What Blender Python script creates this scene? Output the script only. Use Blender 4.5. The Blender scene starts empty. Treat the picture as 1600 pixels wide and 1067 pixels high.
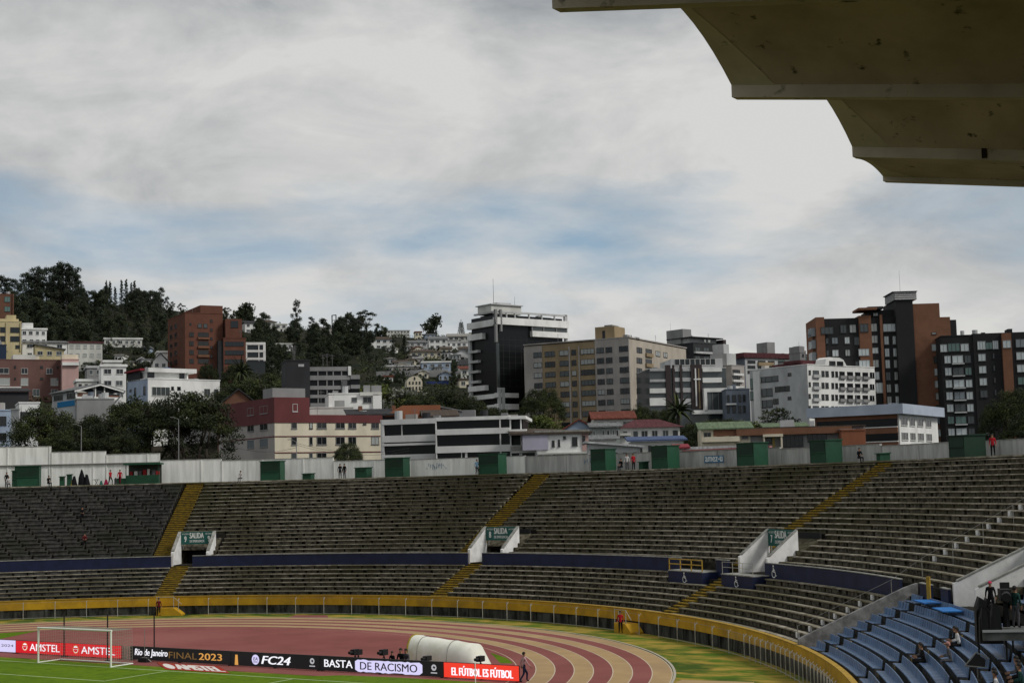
import bpy, math, random
import numpy as np
from mathutils import Vector, Matrix
random.seed(7)
rnd = random.random
def U(a, b): return a + (b - a) * random.random()
SC = bpy.context.scene
COL = SC.collection
# ---------------------------------------------------------------- camera, sky, sun, exposure
FPX, YAW, PITCH, ROLL = 2330.0, math.radians(122.5), math.radians(5.54), math.radians(-1.46)
CAM = np.array([83.45, -72.75, 11.70])
fwd = np.array([math.cos(YAW)*math.cos(PITCH), math.sin(YAW)*math.cos(PITCH), math.sin(PITCH)])
_r = np.array([math.sin(YAW), -math.cos(YAW), 0.0]); _u = np.cross(_r, fwd)
RGT = _r*math.cos(ROLL) + _u*math.sin(ROLL); UPV = np.cross(RGT, fwd)
FH = np.array([math.cos(YAW), math.sin(YAW)]); RH = np.array([math.sin(YAW), -math.cos(YAW)])
cd = bpy.data.cameras.new('camera'); cam = bpy.data.objects.new('camera', cd); COL.objects.link(cam)
cd.sensor_width = 36; cd.lens = FPX/1600*36; cd.clip_start = 0.3; cd.clip_end = 12000
M = Matrix.Identity(4)
for i in range(3):
    M[i][0], M[i][1], M[i][2], M[i][3] = RGT[i], UPV[i], -fwd[i], CAM[i]
cam.matrix_world = M
SC.camera = cam
SC.view_settings.view_transform = 'Standard'
SC.view_settings.look = 'None'
SC.view_settings.exposure = 0.42
SC.view_settings.gamma = 1.0
SUN_EL, SUN_AZ = math.radians(42), YAW - math.radians(112)      # behind and to the right of the camera
W = bpy.data.worlds.new('World'); SC.world = W; W.use_nodes = True
nt = W.node_tree; nt.nodes.clear()
def N(t, **k):
    n = nt.nodes.new(t)
    for a, b in k.items():
        if a == 'inp':
            for i, v in b.items(): n.inputs[i].default_value = v
        else: setattr(n, a, b)
    return n
L = lambda a, b: nt.links.new(a, b)
def mth(op, a, b=None, clamp=False):
    n = nt.nodes.new('ShaderNodeMath'); n.operation = op; n.use_clamp = clamp
    for i, v in enumerate((a, b)):
        if v is None: continue
        if isinstance(v, (int, float)): n.inputs[i].default_value = v
        else: L(v, n.inputs[i])
    return n.outputs[0]
def mix(f, a, b):
    n = nt.nodes.new('ShaderNodeMix'); n.data_type = 'RGBA'
    if isinstance(f, (int, float)): n.inputs[0].default_value = f
    else: L(f, n.inputs[0])
    for i, v in ((6, a), (7, b)):
        if isinstance(v, tuple): n.inputs[i].default_value = (*v, 1)
        else: L(v, n.inputs[i])
    return n.outputs[2]
def ramp(f, *st):
    n = nt.nodes.new('ShaderNodeValToRGB'); e = n.color_ramp.elements
    while len(e) < len(st): e.new(0.5)
    for q, (pos, c) in zip(e, st):
        q.position = pos; q.color = (c, c, c, 1) if not isinstance(c, tuple) else (*c, 1)
    L(f, n.inputs[0]); return n.outputs[0]
sky = N('ShaderNodeTexSky', sky_type='NISHITA', sun_disc=False, sun_elevation=SUN_EL,
        sun_rotation=math.pi/2 - SUN_AZ, altitude=2800, air_density=1.0, dust_density=1.5, ozone_density=1.0)
tc = N('ShaderNodeTexCoord'); sep = N('ShaderNodeSeparateXYZ'); L(tc.outputs['Generated'], sep.inputs[0])
zc = mth('MAXIMUM', sep.outputs[2], 0.0)
zz = mth('ADD', zc, 0.10)
comb = N('ShaderNodeCombineXYZ'); L(mth('DIVIDE', sep.outputs[0], zz), comb.inputs[0]); L(mth('DIVIDE', sep.outputs[1], zz), comb.inputs[1])
def noise(vec, scale, det=7, rough=0.55, dist=0.0, off=(0, 0, 0), sc=(1, 1, 1)):
    m = N('ShaderNodeMapping'); m.inputs['Location'].default_value = off; m.inputs['Scale'].default_value = sc
    L(vec, m.inputs[0]); n = N('ShaderNodeTexNoise'); L(m.outputs[0], n.inputs['Vector'])
    n.inputs['Scale'].default_value = scale; n.inputs['Detail'].default_value = det
    n.inputs['Roughness'].default_value = rough; n.inputs['Distortion'].default_value = dist
    return n.outputs[0]
SKY1, SKY2 = (2.2, 4.4, 7.0), (7.7, 5.1, 2.0)
# deck of stratus seen in perspective; thins out towards a blue band some 8 degrees up
G = tc.outputs['Generated']
n1 = noise(G, 2.6, 9, 0.56, 0.45, SKY1, (1, 1, 1.9))
n2 = noise(G, 7.5, 9, 0.58, 0.4, (7.3, 2.2, 0), (1, 1, 2.2))
hor = noise(G, 7.5, 10, 0.6, 0.35, (1.3, 4.2, 2.0), (1, 1, 3.2))
hor2 = noise(G, 3.1, 7, 0.55, 0.3, SKY2, (1, 1, 3.4))
band = ramp(zc, (0.0, 0.20), (0.07, 0.15), (0.110, 0.03), (0.160, 0.00), (0.200, 0.10), (0.245, 0.38), (1.0, 0.45))
cov = mth('ADD', mth('ADD', mth('MULTIPLY', hor2, 0.95), mth('MULTIPLY', hor, 0.25)), band)
covr = ramp(cov, (0.52, 0.0), (0.74, 1.0))
shade = ramp(mth('ADD', mth('MULTIPLY', n1, 0.62), mth('MULTIPLY', n2, 0.38)), (0.40, 0.0), (0.485, 0.5), (0.58, 1.0))
cl = mix(shade, (2.35, 2.52, 2.68), (4.95, 4.95, 4.86))
# grey wisps and white cumulus close to the horizon
wisp = mth('MULTIPLY', ramp(hor, (0.36, 1.0), (0.46, 0.0)), ramp(zc, (0.10, 1.0), (0.17, 0.0)))
cu = mth('MULTIPLY', ramp(hor, (0.505, 0.0), (0.55, 1.0)), ramp(zc, (0.065, 1.0), (0.11, 0.0)))
cl2 = mix(mth('MULTIPLY', cu, 0.8), cl, (5.4, 5.28, 4.95))
covf = mth('MAXIMUM', covr, mth('MULTIPLY', cu, 0.9))
skyb = mix(0.72, sky.outputs[0], (2.2, 2.95, 3.42))
skyw = mix(mth('MULTIPLY', wisp, 0.6), skyb, (2.45, 2.5, 2.55))
final = mix(covf, skyw, cl2)
bg = N('ShaderNodeBackground'); L(final, bg.inputs[0]); bg.inputs[1].default_value = 0.10
out = N('ShaderNodeOutputWorld'); L(bg.outputs[0], out.inputs[0])
sd = bpy.data.lights.new('sun', 'SUN'); sd.energy = 1.5; sd.angle = math.radians(14); sd.color = (1.0, 0.96, 0.9)
sun = bpy.data.objects.new('sun', sd); COL.objects.link(sun)
sv = Vector((math.cos(SUN_AZ)*math.cos(SUN_EL), math.sin(SUN_AZ)*math.cos(SUN_EL), math.sin(SUN_EL)))
sun.rotation_euler = (-sv).to_track_quat('-Z', 'Y').to_euler()
sun.location = (60, -60, 120)
# ---------------------------------------------------------------- helpers
def ray(x, y): return fwd + ((x-800)/FPX)*RGT - ((y-533.5)/FPX)*UPV
def atz(x, y, z=0.0):
    d = ray(x, y); return CAM + d*((z-CAM[2])/d[2])
def aty(x, y, Y):
    d = ray(x, y); return CAM + d*((Y-CAM[1])/d[1])
def lvl(x, y):
    d = ray(x, y); f = d[:2] @ FH; return (d[:2] @ RH)/f, d[2]/f
def atD(x, y, D):
    tx, tz = lvl(x, y); q = CAM[:2] + FH*D + RH*tx*D; return np.array([q[0], q[1], CAM[2]+tz*D])
MATS = {}
def mat(name, c, c2=None, scale=1.0, rough=0.85, bump=0.0, spec=0.3, metal=0.0, world=False, emis=0.0, stretch=(1, 1, 1), lo=0.38, hi=0.62, c3=None, s3=0.1, rand=0.0, lo3=.48, hi3=.66, det=5):
    if name in MATS: return MATS[name]
    m = bpy.data.materials.new(name); m.use_nodes = True; t = m.node_tree; b = t.nodes['Principled BSDF']
    b.inputs['Roughness'].default_value = rough; b.inputs['Metallic'].default_value = metal
    b.inputs['Specular IOR Level'].default_value = spec if (rough < .9 or spec != .3) else .08      # rough mineral and plant surfaces have little sheen
    b.inputs['Base Color'].default_value = (*c, 1); m.diffuse_color = (*c, 1)
    if emis:
        b.inputs['Emission Color'].default_value = (*c, 1); b.inputs['Emission Strength'].default_value = emis
        b.inputs['Base Color'].default_value = (c[0]*.2, c[1]*.2, c[2]*.2, 1)
    if c2 is not None:
        if world:
            co = t.nodes.new('ShaderNodeNewGeometry').outputs['Position']
        else:
            co = t.nodes.new('ShaderNodeTexCoord').outputs['Object']
        mp = t.nodes.new('ShaderNodeMapping'); mp.inputs['Scale'].default_value = stretch; t.links.new(co, mp.inputs[0])
        def nz(s, off):
            n = t.nodes.new('ShaderNodeTexNoise'); n.inputs['Scale'].default_value = s; n.inputs['Detail'].default_value = det; n.inputs['Roughness'].default_value = .6
            mm = t.nodes.new('ShaderNodeVectorMath'); mm.operation = 'ADD'; mm.inputs[1].default_value = (off, off*1.7, off*.6)
            t.links.new(mp.outputs[0], mm.inputs[0]); t.links.new(mm.outputs[0], n.inputs['Vector']); return n.outputs[0]
        def mx(f, a, bb, lo_, hi_):
            r = t.nodes.new('ShaderNodeMapRange'); r.inputs[1].default_value = lo_; r.inputs[2].default_value = hi_; t.links.new(f, r.inputs[0])
            n = t.nodes.new('ShaderNodeMix'); n.data_type = 'RGBA'; t.links.new(r.outputs[0], n.inputs[0])
            for i, v in ((6, a), (7, bb)):
                if isinstance(v, tuple): n.inputs[i].default_value = (*v, 1)
                else: t.links.new(v, n.inputs[i])
            return n.outputs[2]
        f1 = nz(scale, 0)
        colr = mx(f1, c, c2, lo, hi)
        if c3 is not None: colr = mx(nz(s3, 31), colr, c3, lo3, hi3)
        if rand:
            oi = t.nodes.new('ShaderNodeObjectInfo'); r = t.nodes.new('ShaderNodeMapRange'); r.inputs[3].default_value = 1-rand; r.inputs[4].default_value = 1+rand
            t.links.new(oi.outputs['Random'], r.inputs[0]); h = t.nodes.new('ShaderNodeHueSaturation'); t.links.new(colr, h.inputs['Color']); t.links.new(r.outputs[0], h.inputs['Value']); colr = h.outputs[0]
        t.links.new(colr, b.inputs['Base Color'])
        if bump:
            bp = t.nodes.new('ShaderNodeBump'); bp.inputs['Strength'].default_value = bump; bp.inputs['Distance'].default_value = 0.05
            t.links.new(nz(scale*4, 9), bp.inputs['Height']); t.links.new(bp.outputs[0], b.inputs['Normal'])
    MATS[name] = m; return m
class MB:
    def __init__(s): s.v = []; s.f = []; s.m = []; s.mats = []
    def mi(s, m):
        if m not in s.mats: s.mats.append(m)
        return s.mats.index(m)
    def poly(s, pts, m):
        i = len(s.v); s.v += [tuple(map(float, q)) for q in pts]; s.f.append(tuple(range(i, i+len(pts)))); s.m.append(s.mi(m))
    def hexa(s, p, m):                       # p: 4 bottom points (ccw from above), 4 top points
        i = len(s.v); s.v += [tuple(map(float, q)) for q in p]; k = s.mi(m)
        for f in ((3, 2, 1, 0), (4, 5, 6, 7), (0, 1, 5, 4), (1, 2, 6, 5), (2, 3, 7, 6), (3, 0, 4, 7)):
            s.f.append(tuple(i+q for q in f)); s.m.append(k)
    def box(s, x0, x1, y0, y1, z0, z1, m):
        s.hexa([(x0, y0, z0), (x1, y0, z0), (x1, y1, z0), (x0, y1, z0), (x0, y0, z1), (x1, y0, z1), (x1, y1, z1), (x0, y1, z1)], m)
    def prism(s, poly, n, m):                # closed polygon (3d points) swept by vector n
        n = np.array(n, float); a = [np.array(q, float) for q in poly]; i = len(s.v); k = len(a)
        s.v += [tuple(q) for q in a] + [tuple(q+n) for q in a]; mm = s.mi(m)
        s.f.append(tuple(range(i+k-1, i-1, -1))); s.f.append(tuple(range(i+k, i+2*k))); s.m += [mm, mm]
        for j in range(k):
            s.f.append((i+j, i+(j+1) % k, i+k+(j+1) % k, i+k+j)); s.m.append(mm)
    def tube(s, a, b, r, m, n=6, r2=None):
        a = Vector(a); b = Vector(b); d = b-a
        if d.length < 1e-6: return
        r2 = r if r2 is None else r2
        x = d.orthogonal().normalized(); y = d.normalized().cross(x); i = len(s.v); k = s.mi(m)
        for q, rr in ((a, r), (b, r2)):
            for j in range(n):
                an = 2*math.pi*j/n; s.v.append(tuple(q + x*rr*math.cos(an) + y*rr*math.sin(an)))
        for j in range(n):
            s.f.append((i+j, i+(j+1) % n, i+n+(j+1) % n, i+n+j)); s.m.append(k)
        s.f.append(tuple(i+j for j in range(n-1, -1, -1))); s.f.append(tuple(i+n+j for j in range(n))); s.m += [k, k]
    def disc(s, c, r, m, n=20, ax='y', r0=0.0, a0=0, a1=2*math.pi):
        c = np.array(c, float); e1, e2 = {'y': ((1, 0, 0), (0, 0, 1)), 'z': ((1, 0, 0), (0, 1, 0))}[ax]; e1 = np.array(e1); e2 = np.array(e2)
        P = lambda rr, t: c + e1*rr*math.cos(t) + e2*rr*math.sin(t)
        if r0 == 0 and a1-a0 > 6.2: s.poly([P(r, a0+(a1-a0)*j/n) for j in range(n)], m)
        else:
            for j in range(n):
                t0 = a0+(a1-a0)*j/n; t1 = a0+(a1-a0)*(j+1)/n; s.poly([P(r0, t0), P(r, t0), P(r, t1), P(r0, t1)], m)
    def mesh(s, name, smooth=False):
        me = bpy.data.meshes.new(name); me.from_pydata(s.v, [], s.f)
        for m in s.mats: me.materials.append(m)
        me.polygons.foreach_set('material_index', s.m)
        if smooth: me.polygons.foreach_set('use_smooth', [True]*len(s.f))
        me.update(); return me
    def build(s, name, parent=None, smooth=False, **t):
        o = bpy.data.objects.new(name, s.mesh(name, smooth)); COL.objects.link(o)
        if parent is not None: o.parent = parent
        return tag(o, **t)
def tag(o, label=None, cat=None, group=None, kind=None):
    if label: o['label'] = label
    if cat: o['category'] = cat
    if group: o['group'] = group
    if kind: o['kind'] = kind
    return o
def empty(name, loc=(0, 0, 0), rz=0.0, parent=None, **t):
    o = bpy.data.objects.new(name, None); COL.objects.link(o); o.location = tuple(map(float, loc)); o.rotation_euler = (0, 0, rz)
    o.empty_display_size = 0.3
    if parent is not None: o.parent = parent
    return tag(o, **t)
def inst(name, me, loc=(0, 0, 0), rz=0.0, parent=None, sc=None, rot=None, **t):
    o = bpy.data.objects.new(name, me); COL.objects.link(o); o.location = tuple(map(float, loc)); o.rotation_euler = rot or (0, 0, rz)
    if sc is not None: o.scale = sc if isinstance(sc, (tuple, list)) else (sc, sc, sc)
    if parent is not None: o.parent = parent
    return tag(o, **t)
def copy_tree(o, parent=None):
    c = o.copy(); COL.objects.link(c); c.parent = parent
    for ch in o.children: copy_tree(ch, c)
    return c
TXT = {}
def text_mesh(txt, bold=0.0, shear=0.0):
    k = (txt, bold, shear)
    if k in TXT: return TXT[k]
    cu = bpy.data.curves.new('lettering', 'FONT'); cu.body = txt; cu.offset = bold; cu.shear = shear; cu.resolution_u = 3; cu.fill_mode = 'FRONT'
    o = bpy.data.objects.new('lettering', cu); COL.objects.link(o)
    me = bpy.data.meshes.new_from_object(o); bpy.data.objects.remove(o)
    v = np.empty(len(me.vertices)*3); me.vertices.foreach_get('co', v); v = v.reshape(-1, 3)
    lo = v.min(0); hi = v.max(0)
    v[:, 0] = (v[:, 0]-lo[0])/(hi[0]-lo[0]); v[:, 1] = (v[:, 1]-lo[1])/(hi[1]-lo[1]); v[:, 2] = 0
    f = [tuple(q.vertices) for q in me.polygons]; TXT[k] = (v, f); return TXT[k]
def text_into(mb, txt, fn, x0, x1, z0, z1, m, bold=0.0, shear=0.0):
    """lettering laid on a plane; bold letters are the same outlines repeated a hair apart"""
    v, f = text_mesh(txt, 0.0, shear); k = mb.mi(m)
    p0 = np.array(fn(0, 0), float); nrm = np.cross(np.array(fn(1, 0))-p0, np.array(fn(0, 1))-p0); nrm = nrm/np.linalg.norm(nrm)
    e = bold*(z1-z0)*1.3
    for c, dx in enumerate((0.0,) if bold < .004 else (-e, -e/2, 0.0, e/2, e)):
        i = len(mb.v)
        mb.v += [tuple(np.array(fn(x0+(x1-x0)*q[0]+dx, z0+(z1-z0)*q[1]))+nrm*.0006*c) for q in v]
        mb.f += [tuple(i+a for a in q) for q in f]; mb.m += [k]*len(f)
# ---------------------------------------------------------------- oval of the stadium bowl
EA_, EB_, EY = 68.0, 92.5, -52.5
def en(t):
    n = np.array([math.cos(t)/EA_, math.sin(t)/EB_]); return n/np.hypot(*n)
def E(t, o, z=0.0):
    n = en(t); return np.array([EA_*math.cos(t)+n[0]*o, EY+EB_*math.sin(t)+n[1]*o, z])
def dsdt(t, o=8): return math.hypot(EA_*math.sin(t), EB_*math.cos(t))+o
def arc(t0, t1, step):
    n = max(1, int(math.ceil(abs(t1-t0)*dsdt((t0+t1)/2)/step))); return [t0+(t1-t0)*i/n for i in range(n+1)]
def arc_box(mb, t0, t1, o0, o1, z0, z1, m, step=2.0):
    """a box bent along the oval; t falls from left to right as seen from the pitch"""
    ts = arc(t0, t1, step); i = len(mb.v); k = mb.mi(m)
    for t in ts:
        for o, z in ((o0, z0), (o1, z0), (o1, z1), (o0, z1)): mb.v.append(tuple(E(t, o, z)))
    n = len(ts)
    for a in range(n-1):
        for c in range(4):
            d = (c+1) % 4; mb.f.append((i+4*a+c, i+4*a+d, i+4*a+4+d, i+4*a+4+c)); mb.m.append(k)
    mb.f.append((i, i+3, i+2, i+1)); b = i+4*(n-1); mb.f.append((b, b+1, b+2, b+3)); mb.m += [k, k]
def arc_sheet(mb, t0, t1, prof, m, step=2.5):
    ts = arc(t0, t1, step); i = len(mb.v); k = mb.mi(m); n = len(prof)
    for t in ts:
        for o, z in prof: mb.v.append(tuple(E(t, o, z)))
    for a in range(len(ts)-1):
        for c in range(n-1):
            mb.f.append((i+n*a+c, i+n*a+c+1, i+n*(a+1)+c+1, i+n*(a+1)+c)); mb.m.append(k)
def proj(P):
    d = np.asarray(P, float)-CAM; z = d @ fwd; return 800+FPX*(d @ RGT)/z, 533.5-FPX*(d @ UPV)/z, z
def t_at(x, o, z, lo=0.2, hi=2.6):
    """oval parameter whose point at offset o, height z is seen at pixel column x"""
    best = min((abs(proj(E(t, o, z))[0]-x), t) for t in np.linspace(lo, hi, 900)); return best[1]
# ---------------------------------------------------------------- terrain
SL = [(-0.6, .19), (-.34, .19), (-.25, .185), (-.17, .165), (-.1, .150), (-.03, .142), (.03, .10), (.1, .05), (.2, .03), (.6, .03)]
def slope(tau): return float(np.interp(tau, [a for a, _ in SL], [b for _, b in SL]))
def ground_z(x, y):
    q = np.array([x, y])-CAM[:2]; u = q @ FH; v = q @ RH
    if u < 200: return 11.5
    tau = v/u; w = u-262
    r = 0.5*(w+math.sqrt(w*w+40*40))
    r = r if r < 590 else 590+140*(1-math.exp(-(r-590)/140))*.35
    return 11.5+slope(tau)*(r-3) + 1.5*math.sin(x*.021)*math.sin(y*.017)*min(1, r/150)
def hit_ground(x, y, lo=215, hi=1300):
    tx, tz = lvl(x, y); D = lo
    while D < hi:
        q = CAM[:2]+FH*D+RH*tx*D
        if ground_z(*q) > CAM[2]+tz*D: return D, np.array([q[0], q[1], CAM[2]+tz*D])
        D += 3
    q = CAM[:2]+FH*hi+RH*tx*hi; return hi, np.array([q[0], q[1], CAM[2]+tz*hi])
# ---------------------------------------------------------------- materials of the stadium
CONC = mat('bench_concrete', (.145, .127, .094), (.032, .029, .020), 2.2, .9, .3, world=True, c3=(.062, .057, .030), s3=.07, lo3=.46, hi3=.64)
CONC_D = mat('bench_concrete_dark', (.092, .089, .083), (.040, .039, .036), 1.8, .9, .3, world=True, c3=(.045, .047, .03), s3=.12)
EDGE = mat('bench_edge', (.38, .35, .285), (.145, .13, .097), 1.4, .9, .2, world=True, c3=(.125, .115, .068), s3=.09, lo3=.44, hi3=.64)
TERR = mat('terrace_concrete', (.040, .037, .030), (.016, .015, .012), 1.6, .95, .3, world=True)
DARKC = mat('stained_base_wall', (.075, .075, .068), (.018, .018, .016), 1.3, .95, .3, world=True, stretch=(1, 1, .35))
YEL = mat('yellow_paint', (.52, .30, .012), (.42, .235, .01), .9, .7, .1, world=True, c3=(.32, .185, .015), s3=.5)
YELS = mat('worn_yellow_step', (.30, .20, .022), (.14, .10, .025), 2.5, .9, .1, world=True)
NAVY = mat('navy_paint', (.010, .016, .055), (.006, .010, .036), .8, .55, .05, world=True)
CAPM = mat('pale_coping', (.33, .33, .31), (.2, .2, .18), 2, .9)
WHITEW = mat('dirty_white_wall', (.82, .82, .79), (.64, .64, .61), 1.7, .9, .15, world=True, stretch=(1, 1, .12), c3=(.26, .25, .23), s3=.33, lo3=.54, hi3=.74)
GREYW = mat('grey_rendered_wall', (.46, .46, .44), (.33, .33, .315), 2.2, .9, .15, world=True, stretch=(1, 1, .12), c3=(.11, .11, .105), s3=.3, lo3=.56, hi3=.72)
WHITEP = mat('white_paint', (.78, .78, .77), (.62, .62, .61), 1.1, .75)
KGREEN = mat('kiosk_green', (.011, .066, .032), (.009, .052, .025), 1.5, .55, .05, rand=.15)
KGREEN2 = mat('kiosk_green_dark', (.005, .030, .015), (.004, .022, .011), 1.5, .55)
TEAL = mat('sign_teal', (.014, .10, .085), (.010, .085, .07), 2, .5)
LETW = mat('letter_white', (.72, .74, .72), None, rough=.6)
STEEL = mat('galvanised_steel', (.30, .30, .28), (.2, .2, .19), 3, .5, metal=.3)
STEELP = mat('pale_painted_steel', (.42, .41, .36), (.3, .29, .25), 3, .6)
BLACK = mat('black_matte', (.012, .012, .013), None, rough=.7)
SEAT = mat('blue_seat_plastic', (.10, .17, .30), (.07, .125, .235), 2.2, .45, rand=.12, spec=.4, c3=(.15, .22, .34), s3=1.1)
SEATB = mat('bright_blue_tarp', (.01, .16, .48), (.008, .12, .38), 1.2, .6)
# ---------------------------------------------------------------- ground: one sheet out past the horizon
mb = MB(); GM = mat('hillside_scrub', (.008, .012, .006), (.016, .018, .009), .045, .95, .4, world=True, c3=(.030, .026, .018), s3=.012, det=9)
rings = [-60, -30, 0, 21, 23, 29] + list(range(40, 1060, 15)) + [1100, 1200, 1400, 1800, 2600, 4500, 9000]
NT = 420; prev = None
tl = [2*math.pi*i/NT for i in range(NT)]
for o in rings:
    cur = len(mb.v)
    for t in tl:
        q = E(t, o); z = -0.03 if o < 26 else ground_z(q[0], q[1])
        if o > 1100: z = min(z, 120)*max(0, 1-(o-1100)/3000)
        mb.v.append((q[0], q[1], z))
    if prev is not None:
        for i in range(NT):
            j = (i+1) % NT; mb.f.append((prev+i, cur+i, cur+j, prev+j)); mb.m.append(0)
    else:
        mb.f.append(tuple(range(cur, cur+NT))); mb.m.append(0)
    prev = cur
mb.mats = [GM]; mb.build('ground', smooth=True, kind='structure')
# ---------------------------------------------------------------- field
TAN = mat('track_tan', (.42, .29, .15), (.36, .25, .13), .5, .9, world=True, c3=(.33, .23, .13), s3=.15)
RED = mat('track_red', (.235, .080, .072), (.205, .070, .063), .35, .9, world=True, c3=(.27, .10, .09), s3=.06)
VERGE = mat('dry_verge_grass', (.075, .135, .012), (.33, .235, .045), .34, .95, .5, world=True, stretch=(1, 1.9, 1), lo=.40, hi=.60, c3=(.05, .085, .012), s3=.18, lo3=.5, hi3=.62)
GRASS = mat('pitch_grass', (.085, .158, .003), (.112, .190, .005), .22, .9, .35, world=True, c3=(.068, .128, .003), s3=1.8)
LINE = mat('chalk_line', (.42, .50, .30), None, rough=.9)
LANEL = mat('lane_line', (.55, .47, .36), None, rough=.9)
mb = MB(); mb.poly([E(t, .45, 0.0) for t in np.linspace(0, 2*math.pi, 240, endpoint=False)], VERGE); mb.build('verge_grass', kind='structure')
def loop_pts(R, n=90):
    P = []
    for i in range(n+1): a = math.pi*i/n; P.append((R*math.cos(a), -10.05+R*math.sin(a)))
    for i in range(n+1): a = math.pi+math.pi*i/n; P.append((R*math.cos(a), -94.95+R*math.sin(a)))
    return P
def ringmesh(mb, R0, R1, z, m):
    a, b = loop_pts(R0), loop_pts(R1); n = len(a)
    for i in range(n):
        j = (i+1) % n; mb.poly([(*a[i], z), (*b[i], z), (*b[j], z), (*a[j], z)], m)
track = empty('running_track', kind='structure')
RO = 46.24
for k in range(8):
    mb = MB(); ringmesh(mb, RO-1.22*(k+1), RO-1.22*k, .006, TAN if k % 2 == 0 else RED); mb.build('track_lane', track)
for k in range(9):
    mb = MB(); ringmesh(mb, RO-1.22*k-.03, RO-1.22*k+.03, .010, LANEL); mb.build('lane_line', track)
mb = MB(); ringmesh(mb, RO+.08, RO+.24, .05, mat('kerb_concrete', (.4, .37, .3), None)); mb.build('track_kerb', track)
mb = MB(); mb.poly([(46.6, -30, .004), (50.2, -20, .004), (49.3, 4, .004), (47.4, 9.2, .004), (43, 8.6, .004), (45.5, -6, .004)], TAN); mb.build('sprint_chute', track)
mb = MB(); mb.poly([(*atz(x, y)[:2], .004) for x, y in ((445, 965.5), (462, 960.5), (511, 960.5), (514, 966))], RED); mb.build('runup_patch', track)
# the red apron behind the goal line and the grass left between it and the lanes
r = RO-1.22*8-.03
mb = MB(); mb.poly([(r*math.cos(a), -10.05+r*math.sin(a), .014) for a in np.linspace(.33, math.pi-.33, 80)], RED); mb.build('red_apron', kind='structure')
mb = MB(); mb.poly([(-34.3, 2, .018), (-20.5, 6, .018), (-21.9, 11.2, .018), (-24.8, 17.6, .018), (-26.5, 14.8, .018), (-30, 10.6, .018), (-33, 5.6, .018)][::-1], GRASS)
mb.poly([(*atz(x, y)[:2], .018) for x, y in ((766, 1019), (782, 1036), (802, 1036), (792, 1028))], GRASS)
mb.build('infield_grass', kind='structure')
mb = MB(); mb.poly([(x, y, .022) for x, y in ((-36.4, 1.4), (-37, -104), (37, -104), (36.6, -2), (34.6, 3.1), (26, 3.0), (22.0, 2.6), (20.5, 1.6), (14, 1.3), (5, 1.3))], GRASS)
mb.build('pitch', kind='structure')
mb = MB()
def ln(x0, y0, x1, y1, w=.13):
    d = np.array([x1-x0, y1-y0]); d = d/np.hypot(*d); n = np.array([-d[1], d[0]])*w/2
    mb.poly([(x0+n[0], y0+n[1], .027), (x0-n[0], y0-n[1], .027), (x1-n[0], y1-n[1], .027), (x1+n[0], y1+n[1], .027)], LINE)
ln(-34, 0, 34, 0)
for w, d in ((9.16, 5.5), (20.16, 16.5)):
    ln(-w, -.07, -w, -d); ln(w, -.07, w, -d); ln(-w-.065, -d, w+.065, -d)
ln(-34, -.07, -34, -104); ln(34, -.07, 34, -104)
for s in (-1, 1):
    for i in range(8):
        a0 = math.pi/2*i/8; a1 = math.pi/2*(i+1)/8
        ln(s*(34-math.cos(a0)), -math.sin(a0), s*(34-math.cos(a1)), -math.sin(a1))
mb.build('pitch_markings', kind='structure')
# ---------------------------------------------------------------- stands
ST_U = [2.41, 1.988, 1.571, 1.127]; ST_L = [2.38, 1.960, 1.546, 1.121]
VOM = [(1.971, 1.925, '9'), (1.556, 1.505, '8'), (1.112, 1.062, '7'), (.690, .640, '6')]
T_L, T_R, T_DIV = 2.75, -.28, .785
hw = lambda t: .95/dsdt(t)
lo_o = lambda i: .75+.84*i
lo_z = lambda i: 1.32+.365*i
up_o = lambda j: 8.5+.75*j
up_z = lambda j: 5.05+.39*j
BH = .40
def bench(mb, ta, tb, o, z, seg, gap, cover, mslab, mfront, jit=.3):
    """concrete slabs on stub walls along one row, ta > tb"""
    t = ta
    while t > tb+1e-4:
        l = seg*U(1-jit, 1+jit); t2 = max(tb, t-l/dsdt(t, o))
        if t2-tb < .4/dsdt(t, o): t2 = tb
        dz = U(-.008, .008)
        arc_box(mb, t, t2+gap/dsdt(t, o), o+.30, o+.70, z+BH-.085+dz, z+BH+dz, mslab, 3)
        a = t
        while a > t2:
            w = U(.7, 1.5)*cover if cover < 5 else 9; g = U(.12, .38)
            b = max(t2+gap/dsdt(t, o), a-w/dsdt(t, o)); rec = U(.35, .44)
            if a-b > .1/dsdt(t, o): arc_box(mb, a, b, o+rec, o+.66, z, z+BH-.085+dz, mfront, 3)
            a = b-g/dsdt(t, o)
        t = t2
SECT = ['far left', 'a', 'b', 'c', 'd']
lab = ['dark concrete terrace of short bench slabs beyond the exit numbered nine',
       'mossy concrete terrace of long benches between the exits numbered nine and eight',
       'grey concrete terrace of long benches between the exits numbered eight and seven',
       'concrete terrace of pale-edged benches between exit seven and the blue seats',
       'upper concrete terrace above the blue seats']
edges_u = [T_L] + ST_U[1:] + [.695, T_R]
edges_l = [T_L] + ST_L[1:] + [T_DIV+.004, T_DIV+.004]
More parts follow.
